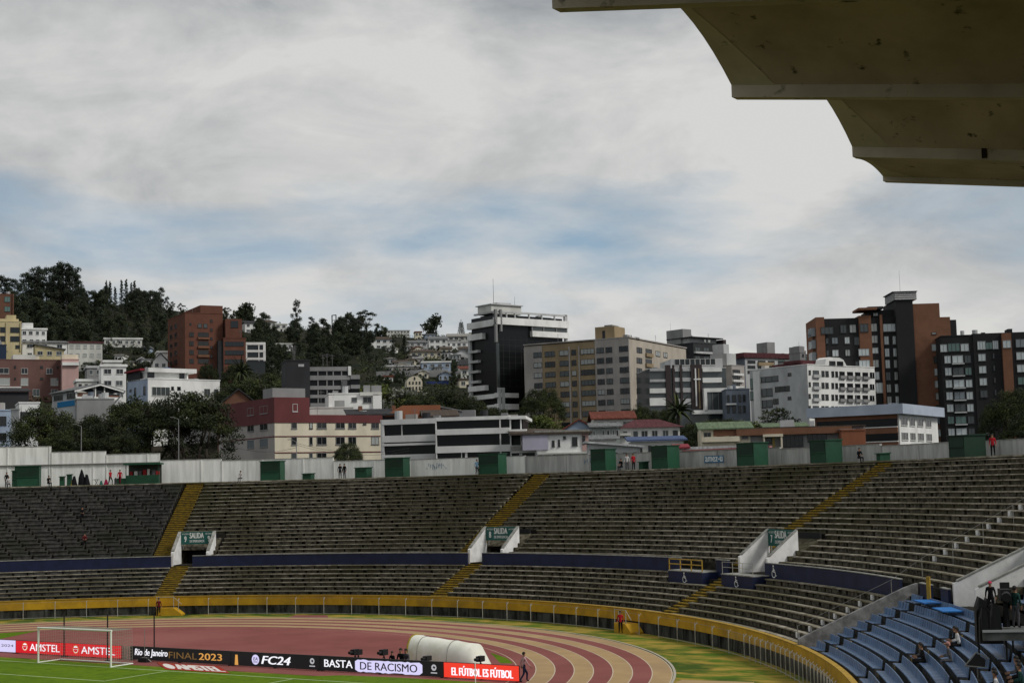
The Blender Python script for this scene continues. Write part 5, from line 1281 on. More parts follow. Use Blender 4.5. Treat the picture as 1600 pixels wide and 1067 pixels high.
mb = MB(); mb.tube((6, 2, b.H), (6, 2, b.z(519)), .5, FD, 6, .02); mb.build('finial', b.root)
# --- dark apartments behind, and the striped block in front
b = Bld('dark_apartment_block', 'dark grey apartment block with pale terraces and a roof box', 455, 1083, 536, 1043, 1129, 40)
b.body(WDK); W2 = b.wr
for y in (546, 560): b.wins('L', [(1046, 1054), (1062, 1076)], [(y, y+6)], g=GD); b.band('R', 1084, 1118, y+3, y+6, WLG, .8, nm='terrace'); b.wins('R', [(1086, 1094), (1099, 1108), (1113, 1120)], [(y-4, y+2)], g=GM_)
b.wins('R', [(1086, 1094), (1099, 1108), (1113, 1120)], [(572, 579), (586, 592)], g=GM_)
b.box('penthouse', .5, W2*.95, 2, b.wl*.9, b.H+.2, b.z(527), WLG); b.box('top_slab', -.5, W2+.4, 0, b.wl, b.z(527), b.z(525.5), WDK); b.box('roof_box', -.2, b.sR(1081, 520) + 4, 4, 11, b.z(525.4), b.z(512), WGR)
b.wins('R', [(1100, 1103), (1106, 1110)], [(529, 534)], g=GL); b.box('end_fin', W2, W2+1.2, -.4, 8, 0, b.z(528), WBRN); b.mast(1067, 504, 5, .05)
b.box('roof_terrace', -.3, 5, b.wl*.45, b.wl, b.H+.2, b.z(521), WGR)
b = Bld('striped_apartment_block', 'grey and white striped apartment block with dark brown piers', 372, 1014, 577, None, 1134, 12, depth=16)
b.body(GM_, m2=WLG); b.box('upper_block', b.sR(1050, 575), b.wr-.4, 1.4, 14, b.H+.22, b.z(561), WLG)
for ya, yb in ((576, 580), (593, 597), (607, 614.5), (622, 634)): b.band('R', 1015, 1040, ya, yb, WW if ya > 600 else WLG, .4)
for x0, x1 in ((1040, 1048), (1051, 1054), (1062.5, 1066), (1079.5, 1097)): b.band('R', x0, x1, 571, 640, WBRN, .55, nm='pier')
for ya, yb in ((577, 581), (591, 597), (607, 614), (624, 633)): b.band('R', 1054, 1062.5, ya, yb, WLG, .35); b.band('R', 1066, 1079.5, ya, yb, WLG, .35)
for ya, yb in ((577, 582.5), (592, 599.5)): b.band('R', 1097, 1127, ya, yb, WW, .7)
b.band('R', 1085.5, 1087.5, 577, 636, WW, .75, nm='white_fin'); b.band('R', 1091, 1092.5, 577, 640, WTAN, .65, nm='ochre_fin'); b.band('R', 1083, 1094, 593, 595, WW, .8, nm='cross_bar')
zz0 = b.z(649); b.box('white_frame', b.sR(1097, 620), b.sR(1101.5, 620), -2.2, -.7, b.z(645), b.z(609), WW); b.box('white_frame', b.sR(1128.5, 620), b.sR(1134, 620), -2.2, -.0, b.z(649), b.z(609), WW)
b.box('white_frame', b.sR(1101.6, 620), b.sR(1128.4, 620), -2.2, -.0, b.z(615), b.z(609), WW); b.box('white_frame', b.sR(1080, 620), b.sR(1128.4, 620), -2.2, .0, b.z(649), b.z(643), WW); b.box('bay_glass', b.sR(1101.6, 620), b.sR(1128.4, 620), -1.9, -.01, b.z(642.9), b.z(615.1), GM_)
for x in (1110, 1119): b.box('bay_mullion', b.sR(x, 620), b.sR(x+.7, 620), -2.0, -1.91, b.z(642.8), b.z(615.2), FG)
for x in range(8): inst('window', win_mesh(1.3, 1.6, GD, FW, 1), (b.sR(1060+x*8, 567), 1.399, b.z(571)), 0, b.root)
# --- cluster between
b = Bld('ribbed_white_block', 'narrow white block with dark balcony strips between taller blocks', 430, 1143, 571, 1131, 1163, 45); b.body(WGB)
for k in range(4): b.wins('R', [(1144.5, 1156)], [(577+10*k, 582+10*k)], g=GD, mull=3); b.band('R', 1144, 1160, 583+10*k, 586.5+10*k, WW, .6, nm='balcony')
b.box('stair_block', .5, b.wr*.8, 2, 8, b.H+.2, b.z(551), WLG); b.box('roof_hut', .5, b.wr*.5, 3, 7, b.z(550.9), b.z(536), WLG); b.wins('R', [(1139, 1141.5), (1144, 1147)], [(556, 561)], g=GD) if False else None
b = Bld('slate_grey_house', 'slate blue-grey house with tall dark windows beside the striped block', 365, 1134, 609, None, 1171, 8, depth=10); b.body(WSLA)
for y in (617, 634): b.wins('R', [(1136, 1140), (1144, 1150), (1153.5, 1158), (1160.5, 1165)], [(y, y+11)], g=GD, mull=1)
b.band('R', 1134, 1150, 630.5, 633, WW, .9, nm='balcony')
b = Bld('terraced_white_block', 'white stepped block with a dark red roof behind the white apartments', 440, 1164, 559, 1148, 1215, 30)
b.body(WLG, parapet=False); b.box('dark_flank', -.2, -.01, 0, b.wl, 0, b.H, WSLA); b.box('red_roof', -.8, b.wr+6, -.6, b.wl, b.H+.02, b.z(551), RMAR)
for k in range(3): b.wins('R', [(1168, 1180), (1184, 1196), (1200, 1210)], [(563+8*k, 567+8*k)], g=GD, mull=3)
b.box('ochre_band', b.sR(1184, 570), b.sR(1208, 570), -.5, -.02, b.z(571), b.z(565.5), WTAN)
b.box('green_storey', b.sR(1204, 555), b.sR(1238, 555), 2, 9, b.H, b.z(552), GT); b.box('roof_tank', b.sR(1209, 545), b.sR(1221, 545), 3, 8, b.z(550.8), b.z(531.5), WGR)
b = Bld('grey_stair_house', 'plain grey block with a small aerial above the white apartments', 400, 1250, 551, 1233, 1258, 35); b.body(WGR); b.roofbox('cap', 1252, 1257, 540, WLG, .5, 3); b.wins('R', [(1253, 1256)], [(553, 557)], g=GD); b.mast(1253, 533, 1, .05); b.box('attic', 0, b.wr, .2, b.wl, b.H+.22, b.z(541), WGR)
b = Bld('far_terrace_block', 'distant low block with glazed terrace under the brick tower', 470, 1205, 556, None, 1272, 5, depth=10); b.body(WGR); b.wins('R', [(1212, 1226), (1258, 1270)], [(559, 566)], g=GT, mull=4)
# --- white apartments with balcony grid
b = Bld('white_apartment_block', 'white apartment block with rows of small balconies and a curved parapet', 345, 1261, 570, 1171, 1366, 38)
b.body(WW, m2=WW); W2, Lw = b.wr, b.wl; b.box('left_face', -.02, -.002, 0, Lw, 0, b.H-.01, WLG)  # light grey sheet paints in the shade of the left side
R4 = rows(578, 587, 18.5, 4)
for k, (ya, yb) in enumerate(R4):
    b.wins('R', [(1263.5, 1266.5)], [(ya, yb-2)], g=GD); b.wins('R', [(1270, 1279.5)], [(ya+.5, yb+2)], g=GM_, mull=2)
    b.wins('R', [(1283.5, 1288), (1289.5, 1294.5), (1299, 1303), (1305, 1309)], [(ya+.3, yb)], g=GD, mull=1)
    b.wins('R', [(1311.5, 1319.5), (1323.5, 1332.5), (1336, 1344), (1347.5, 1356)], [(ya+.2, yb+2.6)], g=GD, mull=2); b.wins('R', [(1359, 1362.2), (1363.2, 1365.6)], [(ya, yb-.6)], g=GD, mull=1)
    for c in ((1269.5, 1280), (1311, 1320), (1323, 1333), (1335.5, 1344.5), (1347, 1356.5)): b.band('R', c[0], c[1], yb-2.2, yb+2.8, WGR if c[0] != 1269.5 else WLG, .55, nm='balcony')
z1 = b.z(561, 1305); xa, xb = b.sR(1288, 575), b.sR(1323, 575)
mb = MB(); mb.prism([(xa, -.12, b.H), (xb, -.12, b.H), (xb-1.2, -.12, z1-.1), (xb-2.6, -.12, z1+.35), (xa+1.6, -.12, z1+.35), (xa+.6, -.12, z1-.1)], (0, 3, 0), WW); mb.build('curved_parapet', b.root)
for x in (1297, 1309): inst('window', win_mesh(2.2, .9, GD, FD, 2), (b.sR(x+3, 572), -.121, b.H+.25), 0, b.root)
b.box('dark_roof', 2, W2*.4, 3, Lw*.7, b.H+.22, b.z(563.5), RMAR); b.box('roof_shed', 2, 9, Lw*.2, Lw*.5, b.H+.3, b.z(560), RMAR)
b.wins('L', [(1186, 1216)], [(582, 591)], g=GM_, mull=3); b.wins('L', [(1189, 1207)], [(601, 614), (620, 632)], g=GM_, mull=2); b.wins('L', [(1211, 1234)], [(600, 608)], g=GD, mull=3); b.wins('L', [(1231, 1236.5)], [(580, 584.5), (617.5, 622)], g=GD); b.wins('L', [(1208, 1216.5)], [(619, 627)], g=GD)
b.box('left_fin', -.5, -.07, b.sL(1189, 600), b.sL(1179, 600), 0, b.H-.4, WW); b.wins('L', [(1172, 1178)], [(583, 600), (604, 618)], g=GT)
# --- brick house with blue fascia
b = Bld('brick_fascia_building', 'brick and white two-storey building with a deep pale blue fascia', 268, 1403, 631, 1271, 1464, 58, zb=11)
W2, Lw = b.wr, b.wl; b.box('wall', .3, W2, .3, Lw, 0, b.H-.5, BRK2)
z1, z0 = b.z(631), b.z(646.5); FASC = mat('pale_blue_fascia', (.42, .47, .56), (.38, .43, .52), .4, .5, c3=(.33, .38, .46), s3=.2)
b.box('fascia', -1.2, W2+.6, -1.2, Lw+1, z0, z1, FASC)
b.box('dark_windows', -.05, .29, .4, Lw*.97, b.z(666), b.z(653), GB); b.box('dark_windows', -.05, .29, .4, Lw*.55, b.z(689), b.z(676), GB)
b.box('white_sill', -.25, .28, .3, Lw*.75, b.z(666.8), b.z(665.4), WW); b.box('white_sill', -.25, .28, .3, Lw*.5, b.z(689.5), b.z(688), WW)
b.box('brick_band', -.15, .28, .3, Lw*.97, b.z(676), b.z(667), BRK2); b.box('brick_band', -.15, .28, .3, Lw*.97, b.z(700), b.z(689.6), BRK2); b.box('brick_band', -.15, .28, .3, Lw*.97, b.z(653), b.z(646.6), BRK2)
b.box('white_front', .28, W2-.2, .02, .31, 0, z0-.003, WW)
for ya, yb in ((652, 664), (675, 687)):
    for c in ((1407.5, 1417.5), (1421, 1429), (1433, 1442), (1446, 1454.5)):
        a_, c_ = b.sR(c[0], 660), b.sR(c[1], 660); inst('window', win_mesh(c_-a_, b.z(ya, 1403)-b.z(yb, 1403), GD, FW, 2), ((a_+c_)/2, .018, b.z(yb, 1403)), 0, b.root)
# --- low brick wing and orange box
b = Bld('low_brick_wing', 'low brick wing with a long terracotta fascia and dark openings', 245, 1150, 671, None, 1352, 4, zb=11, depth=9)
b.body(WGR, parapet=False); b.band('R', 1150, 1330, 671, 681, BRK2, 1.0, nm='fascia'); b.box('roof', -.5, b.wr, -.8, 9, b.H+.01, b.H+.2, RBRN)
b.wins('R', [(1222, 1255)], [(684, 700)], g=GD, mull=5); b.wins('R', [(1262, 1292)], [(682, 693)], g=GD, mull=4); b.band('R', 1191, 1222, 680, 684, WCR, 1.6, nm='porch_roof'); b.band('R', 1192, 1194, 684, 702, WCR, 1.5, nm='porch_column'); b.band('R', 1219, 1221.5, 684, 702, WCR, 1.5, nm='porch_column'); b.wins('R', [(1198, 1206)], [(685.5, 694)], g=GD); b.band('R', 1207, 1211, 685, 702, mat('door_yellow', (.35, .27, .09), None), .1, nm='door')
b = Bld('orange_box_house', 'plain orange box house in front of the brick building', 240, 1315, 673, None, 1352, 8, zb=11, depth=6); b.body(WOR); b.box('roof_slab', -.2, b.wr*.6, .5, 5, b.H+.22, b.z(670), RPAL)
# --- brick and black apartment towers on the right
WINW = mat('window_bright', (.50, .55, .56), None, rough=.25, spec=.6)  # pale base colour stands in for sky reflected in the panes
b = Bld('brick_black_tower', 'tall brick and black apartment tower with a louvred roof block', 362, 1272, 496, None, 1500, 10, depth=16)
W2 = b.wr; x = lambda px, y=560: b.sR(px, y); z = lambda y, xm: b.z(y, xm)
b.box('black_body', x(1280), x(1440), 0, 16, 0, z(497.5, 1310), WBLK)
b.box('brick_pier', x(1274, 500), x(1290), -.5, 14, 0, z(496, 1280), BRK2); b.box('brick_pier', x(1344), x(1363), -.6, 10, 0, z(493.5, 1350), BRK2)
b.box('black_core', x(1401), x(1428), -1.6, 12, 0, z(470, 1410), WBLK); b.box('core_crown', x(1400)-.2, x(1434), -1.8, 8, z(470, 1410)+.002, z(458, 1410), FG)
for k in range(4): b.box('louvre', x(1400), x(1434)+.1, -1.95, -1.81, z(469-3*k, 1410), z(468-3*k, 1410), WW)
b.box('crown_slab', x(1396), x(1434)+.2, -2.2, 8, z(457.9, 1410), z(456.8, 1410), WBLK)
b.box('brick_flank', x(1428), x(1470), -1.2, 12, 0, z(475, 1450), BRK2); b.box('brick_flank', x(1470)+.002, x(1486), -1.0, 11, 0, z(496, 1475), BRK2); b.box('chimney_block', x(1486)+.003, x(1499), 1, 8, 0, z(499, 1490), WBLK)
b.box('upper_storey', x(1362), x(1401), .6, 10, z(497, 1380), z(484, 1380), WBLK); b.box('roof_canopy', x(1343), x(1372), -1.6, 6, z(485, 1360), z(481.5, 1360), BRK2); b.box('roof_canopy', x(1358), x(1382), -1.3, 7, z(484, 1360), z(480, 1360), WBLK)
b.wins('R', [(1364, 1372)], [(489, 494)], xm=1365, g=GL); b.box('brick_fin', x(1377), x(1381), -.5, -.01, z(660, 1379), z(492, 1379), BRK2)
def tw_(cols, R, xm, out=.0, g=None, mull=2):
    for ya, yb in R:
        z1, z0 = z(ya, xm), z(yb, xm)
        for c in cols:
            a_, c_ = x(c[0]), x(c[1]); gg = g or random.choice([WINW, WINW, GM_, GS, GL])
            inst('window', win_mesh(c_-a_, z1-z0, gg, FG if gg is WINW else FD, mull), ((a_+c_)/2, -out-.003, z0), 0, b.root)
tw_([(1284, 1303.5)], [(511, 522)], 1294, .5, GM_, 3); tw_([(1315, 1325), (1329.5, 1340)], [(507.5, 520)], 1328); tw_([(1301, 1310.5), (1321, 1329)], [(527, 537), (546.5, 556.5)], 1315); tw_([(1291.5, 1296)], [(528, 537), (547, 556)], 1294, 0, GM_, 1)
tw_([(1341, 1358)], [(545, 556), (563, 575)], 1350, .6, WINW, 3); tw_([(1345, 1358)], [(506, 519)], 1350, .6, GM_); tw_([(1336, 1345)], [(526, 539), (564, 575)], 1340, 0, GM_)
tw_([(1363, 1373)], [(505, 518), (524, 536), (543, 552), (562, 574), (581, 593), (600, 612)], 1368); tw_([(1366.5, 1380)], [(598, 614)], 1370, .1, WINW, 3)
tw_([(1383, 1390), (1396, 1403)], [(525, 538), (544, 557), (562, 575), (581, 594), (600, 613), (619, 632)], 1390, .0); tw_([(1382, 1402)], [(506, 518)], 1390, .1, WINW, 3)
tw_([(1454.5, 1468)], [(538, 549)], 1460, 1.2, WINW, 2); tw_([(1456.5, 1466.5)], rows(557, 568, 19, 8), 1460, 1.2, None, 2); tw_([(1456, 1463)], [(520, 523)], 1460, 1.2, GL, 1)
for k in range(5): b.box('corner_window', x(1272, 500)-.8, x(1274, 500)-.02, .5, 5, z(525+19*k, 1273), z(512+19*k, 1273), GS)
b.mast(1413, 424, 3, .05)
b = Bld('black_white_tower', 'black apartment tower with bright bay windows and a brick stripe', 352, 1470, 526, None, 1640, 9, depth=16, zb=11)
x = lambda px, y=600: b.sR(px, y)
b.body(WBLK); b.box('raised_wing', x(1524), b.wr, -.3, 15, 0, b.z(521.5, 1524), WBLK); b.box('roof_cube', x(1581), x(1588), 1, 5, b.z(522, 1524), b.z(513, 1581), WBLK)
b.box('brick_stripe', x(1568), x(1583), -1.0, -.31, 0, b.z(521, 1568), BRK2)
def tv(cols, R, xm, out, g=None, mull=2):
    for ya, yb in R:
        z1, z0 = b.z(ya, xm), b.z(yb, xm)
        for c in cols:
            a_, c_ = x(c[0]), x(c[1]); gg = g or random.choice([WINW, WINW, WINW, GM_, GS, GT])
            inst('window', win_mesh(c_-a_, z1-z0, gg, FG if gg is WINW else FD, mull), ((a_+c_)/2, -out-.003, z0), 0, b.root)
R9 = rows(555, 567, 19, 7)
tv([(1472, 1483), (1504, 1517)], [(537, 549)], 1495, .02, WINW); tv([(1484, 1503)], [(536, 549)], 1495, .02, GT, 3)
tv([(1477.5, 1488), (1490, 1507)], R9, 1495, .02); tv([(1509, 1519.5)], R9, 1510, .02, None)
for ya, yb in R9: b.box('bay_sill', x(1489), x(1508), -.7, -.1, b.z(yb+2.5, 1495), b.z(yb+.5, 1495), WLG)
tv([(1530, 1543), (1554, 1563)], [(533, 546)], 1540, .32, WINW, 3); tv([(1543, 1554)], [(535, 546)], 1540, .32, GT, 2); tv([(1569, 1582)], [(532, 544)], 1570, 1.0, WINW, 2); tv([(1530.5, 1542)], rows(553, 564, 19, 4), 1535, .32); tv([(1537, 1547)], [(650, 656), (668, 680)], 1535, .32, WINW); tv([(1553, 1556)], rows(552, 560, 19, 5), 1555, .32, GM_, 1)
tv([(1590, 1606)], [(530, 543)]+rows(550, 562, 19.5, 5), 1592, .32)
# roof clutter on the larger blocks: tanks, ducts, aerials
rc = random.Random(9)
for o in [q for q in COL.objects if q.get('category') == 'building']:
    tops = [c for c in o.children if c.type == 'MESH' and c.name.split('.')[0] in ('wall', 'black_body', 'glass_core', 'parapet', 'upper_storey', 'stair_block', 'penthouse')]
    if not tops: continue
    c = max(tops, key=lambda m: (max(v.co.x for v in m.data.vertices)-min(v.co.x for v in m.data.vertices))*(max(v.co.y for v in m.data.vertices)-min(v.co.y for v in m.data.vertices)))
    xs_ = [v.co.x for v in c.data.vertices]; ys_ = [v.co.y for v in c.data.vertices]; zt_ = max(v.co.z for v in c.data.vertices)
    x0_, x1_, y0_, y1_ = min(xs_), max(xs_), min(ys_), max(ys_)
    if x1_-x0_ < 4 or y1_-y0_ < 4: continue
    for k in range(rc.randint(3, 6)):
        px = rc.uniform(x0_+1, x1_-1.5); py = rc.uniform(y0_+1, y1_-1.5); t_ = rc.random(); mb = MB()
        if t_ < .35: mb.tube((px, py, zt_), (px, py, zt_+rc.uniform(1.0, 1.6)), rc.uniform(.5, .8), rc.choice([WDK, WLG, WSLA]), 10); mb.build('water_tank', o)
        elif t_ < .7: mb.box(px, px+rc.uniform(.8, 2), py, py+rc.uniform(.8, 1.6), zt_, zt_+rc.uniform(.6, 1.5), rc.choice([WGR, WLG, WGB])); mb.build('roof_unit', o)
        else:
            h = rc.uniform(2, 4); mb.tube((px, py, zt_), (px, py, zt_+h), .04, FG, 4); mb.tube((px-.6, py, zt_+h*.9), (px+.6, py, zt_+h*.9), .03, FG, 4); mb.tube((px-.4, py, zt_+h*.75), (px+.4, py, zt_+h*.75), .03, FG, 4); mb.build('aerial', o)
# ---------------------------------------------------------------- generic houses
def house(label, x0, x1, ye, yr, D, wm, roof, rm, floors, nwin, name='house', a=4, group=None, zb=None, depth=8, yb=None, wg=None, f=FW, wh=1.25):
    """frontal house between pixel columns; ye eaves row, yr ridge row"""
    b = Bld(name, label, D, x0, ye, None, x1, a, zb=zb, cat='house', group=group, depth=depth)
    H, W2, d = b.H, b.wr, depth; b.box('wall', 0, W2, 0, d, 0, H, wm); rh = max(.3, b.z(yr)-H)
    if roof == 'flat':
        b.box('roof', -.3, W2+.3, -.3, d+.3, H+.002, H+max(.25, min(rh, .6)), rm)
    elif roof == 'hip':
        mb = MB(); e = .7; k = min(W2*.3, d*.5)
        P = [(-e, -e, H), (W2+e, -e, H), (W2+e, d+e, H), (-e, d+e, H)]; r0, r1 = (k, d/2, H+rh), (W2-k, d/2, H+rh)
        for q in ([P[0], P[1], r1, r0], [P[1], P[2], r1], [P[2], P[3], r0, r1], [P[3], P[0], r0]): mb.poly(q, rm)
        mb.poly(P[::-1], rm); mb.build('roof', b.root)
    elif roof == 'gable':      # ridge parallel to the front
        mb = MB(); e = .6; mb.prism([(-e, -e, H-.1), (-e, d/2, H+rh), (-e, d+e, H-.1), (-e, d+e, H+.12), (-e, d/2, H+rh+.22), (-e, -e, H+.12)], (W2+2*e, 0, 0), rm); mb.build('roof', b.root)
        mb = MB(); mb.prism([(0.05, 0, H), (0.05, d, H), (0.05, d/2, H+rh-.02)], (W2-.1, 0, 0), wm); mb.build('gable_wall', b.root)
    elif roof == 'front':      # gable towards the viewer
        mb = MB(); e = .5; mb.prism([(-e, -e, H-.2), (W2/2, -e, H+rh), (W2+e, -e, H-.2), (W2+e, -e, H+.05), (W2/2, -e, H+rh+.25), (-e, -e, H+.05)], (0, d+2*e, 0), rm); mb.build('roof', b.root)
        mb = MB(); mb.prism([(0, .0, H), (W2, .0, H), (W2/2, .0, H+rh-.02)], (0, d, 0), wm); mb.build('gable_wall', b.root)
    elif roof == 'shed':
        mb = MB(); mb.prism([(-.5, -.6, H), (-.5, d+.3, H+rh), (-.5, d+.3, H+rh+.2), (-.5, -.6, H+.2)], (W2+1, 0, 0), rm); mb.build('roof', b.root)
    elif roof == 'slope':      # falls from left to right
        mb = MB(); mb.prism([(-.5, -.6, H+rh), (W2+.5, -.6, H-.0), (W2+.5, -.6, H+.25), (-.5, -.6, H+rh+.25)], (0, d+1, 0), rm); mb.build('roof', b.root)
        mb = MB(); mb.prism([(0, 0, H), (W2, 0, H), (0, 0, H+rh)], (0, d, 0), wm); mb.build('gable_wall', b.root)
    for fl in range(min(4, max(floors, int((H-.4)/2.75))) if floors else 0):
        for k in range(nwin):
            c = W2*(k+.5)/nwin+U(-.15, .15); w = min(1.7, W2/nwin*.55)*U(.8, 1.15); zt = H-.45-fl*2.75
            if zt-wh < .2: break
            b.win1('R', c, zt-wh, w, wh, wg or random.choice([GD, GD, GM_]), f, 2 if w > 1 else 1)
    b.win1('R', W2*.5+.2, .05, 1.0, 2.1, GD, FD, 1, 'door') if H > 2.8 else None
    return b
# low houses just behind the stand wall
b = house('lilac and white house with tall dark slit windows behind the stand wall', 838, 919, 679, 670, 222, WW, 'flat', RPAL, 0, 0, zb=11, depth=10)
b.box('lilac_bay', b.sR(816, 680), b.sR(856, 680), -.25, -.003, b.z(703), b.z(679), WLIL)
for x0, x1, ya, yb in ((862.5, 866.5, 688, 698), (872, 875, 687.5, 698), (880, 884, 682, 686.5), (894, 902, 684, 697.5)): b.wins('R', [(x0, x1)], [(ya, yb)], g=GD, mull=1)
b.box('pink_return', b.sR(909, 680), b.wr+.02, -.12, -.003, b.z(706), b.z(679), WPIN); b.box('tall_window', b.sR(909.5, 680), b.sR(914, 680), -.2, -.121, b.z(696), b.z(682), GD)
mb = MB(); mb.prism([(-4.0, -.5, b.H), (b.wr+.6, -.5, b.H), (b.sR(880, 676), 9, b.z(671)), (-4, 9, b.z(666))][::-1], (0, 0, .3), RBRN); mb.build('brown_roof', b.root)
b.wins('R', [(864, 868), (870, 880), (886, 892)], [(711, 717)], g=GM_); b.band('R', 840, 918, 707.5, 710, WW2, .3, nm='ledge')
b = house('pale blue house with an orange tiled roof', 882, 928, 671, 657, 255, WBLU, 'front', RTERR, 1, 3, zb=12, depth=10)
b = house('white veranda house with a terracotta tiled roof ridge', 928, 990, 655, 643, 275, WW2, 'gable', RTERR, 1, 3, zb=12, depth=9)
b = house('pale glazed veranda under the maroon roof', 925, 968, 668, 660, 250, wallm('glazed', (.30, .33, .32)), 'shed', RGRY, 1, 6, zb=12, depth=6)
b = house('long white house with a broad maroon sheet roof', 968, 1062, 669, 654, 252, WW, 'hip', RMAR, 1, 6, zb=12, depth=11); b.band('R', 968, 985, 677, 681, WW2, 1.2, nm='balcony')
b = house('white stall with a blue awning below the maroon roofed house', 985, 1068, 690, 683, 205, WW2, 'shed', mat('awning_blue', (.035, .06, .14), (.05, .08, .17), 1, .7), 1, 7, zb=11, depth=4)
b = house('small grey shed with a white curved awning near the man in red', 920, 1000, 701, 692, 196, WLG, 'slope', RWHT, 1, 5, zb=11, depth=4)
b = house('white lean-to house below the pale blue house', 920, 963, 688, 680, 240, WW, 'shed', RGRY, 1, 4, zb=11, depth=5)
b = house('beige house with a wide green sheet roof', 1096, 1172, 671, 660, 245, WCR, 'gable', RGRN, 1, 4, zb=11, depth=10, f=FG); b.band('R', 1096, 1155, 683, 691, WCR, .8, nm='balcony'); b.box('red_flank', b.wr-6, b.wr+.05, -.15, -.003, b.z(682), b.z(672), BRK2)
b = house('low house with a green sheet roof behind the cypress', 1196, 1262, 669, 660, 262, WCR, 'shed', RGRN, 0, 0, zb=11, depth=8)
b = house('pale low shed with an arched white sheet roof above the blue graffiti', 1075, 1150, 705, 698, 190, RPAL, 'flat', RWHT, 0, 0, zb=11, depth=5)
b = house('small red roofed stall behind the stand wall', 1058, 1072, 701, 695, 190, WW2, 'shed', mat('stall_red', (.2, .02, .03), None), 0, 0, zb=11, depth=3)
b = house('grey rendered house with brown gable behind the red and cream block', 345, 400, 632, 609, 285, BRK3, 'front', RDRK, 0, 0, zb=14, depth=10)
b = house('low white shed with grey roof beside the orange hall', 690, 728, 646, 636, 268, WLG, 'slope', RGRY, 1, 3, zb=12, depth=7)
b = house('white porch with brown tile roof next to the grey lean-to', 664, 712, 651, 641, 258, WW2, 'gable', RBRN, 0, 0, zb=12, depth=7)
# houses further up on the left
G1 = 'houses on the left hillside'
b = house('white terraced villa with long balconies below the wood', 34, 73, 515, 511, 500, WW, 'flat', WW, 2, 4, group=G1); b.roofbox('upper_storey', 35, 52, 504, WW, .6, 6)
b = house('grey roofed white house with a broad eave under the terraced villa', 35, 105, 535, 528, 470, WW, 'shed', RGRY, 1, 3, group=G1, depth=10)
b = house('pale yellow house with a sloping roof above the mauve block', 55, 100, 546, 538, 440, WYEL, 'slope', RGRY, 2, 3, group=G1)
b = house('white two-storey house with curtained windows and red eaves', 106, 160, 536, 532, 480, WW2, 'flat', RMAR, 2, 5, group=G1, wg=GL, depth=9)
b = house('white terrace with two round finials in front of the wood', 163, 222, 530, 526, 560, WW2, 'flat', WW, 1, 6, group=G1)
b = house('steep white gable house left of the red brick tower', 239, 262, 565, 552, 455, WW, 'front', RGRY, 1, 2, group=G1)
b = house('small white house above the steep gable house', 246, 262, 551, 543, 475, WW, 'flat', WW, 0, 0, group=G1)
b = house('pale house on the ridge left of the red brick tower', 236, 262, 505, 501, 720, WW2, 'shed', RPAL, 1, 2, group=G1)
b = house('white and grey stacked house with glass balconies', 136, 160, 575, 568, 380, WGR, 'flat', WLG, 2, 2, group=G1)
b = house('white house with a barred window beside the red awning', 158, 197, 573, 567, 350, WW, 'flat', WW, 2, 2, group=G1)
b = house('white house block with a stair box on the slope', 162, 190, 566, 557, 400, WW2, 'flat', WW, 1, 2, group=G1)
b = house('low white carport house under the stacked house', 120, 150, 596, 591, 350, WW2, 'flat', WW, 1, 3, group=G1)
b = house('dark roofed hut at the foot of the mauve block', -10, 45, 612, 604, 330, WDK, 'shed', RDRK, 0, 0, group=G1)
# white open frame house right of the brick tower
b = Bld('white_frame_house', 'white two-storey frame house with deep dark openings', 470, 384, 536, None, 414, 5, depth=9, cat='house'); b.body(GD, parapet=False)
for ya, yb in ((535, 539), (547, 550.5), (559, 562.5)): b.band('R', 384, 414.5, ya, yb, WW, .6)
for x0, x1 in ((384, 386), (403.5, 405), (411, 414.8)): b.band('R', x0, x1, 536, 564, WW, .55, nm='pier')
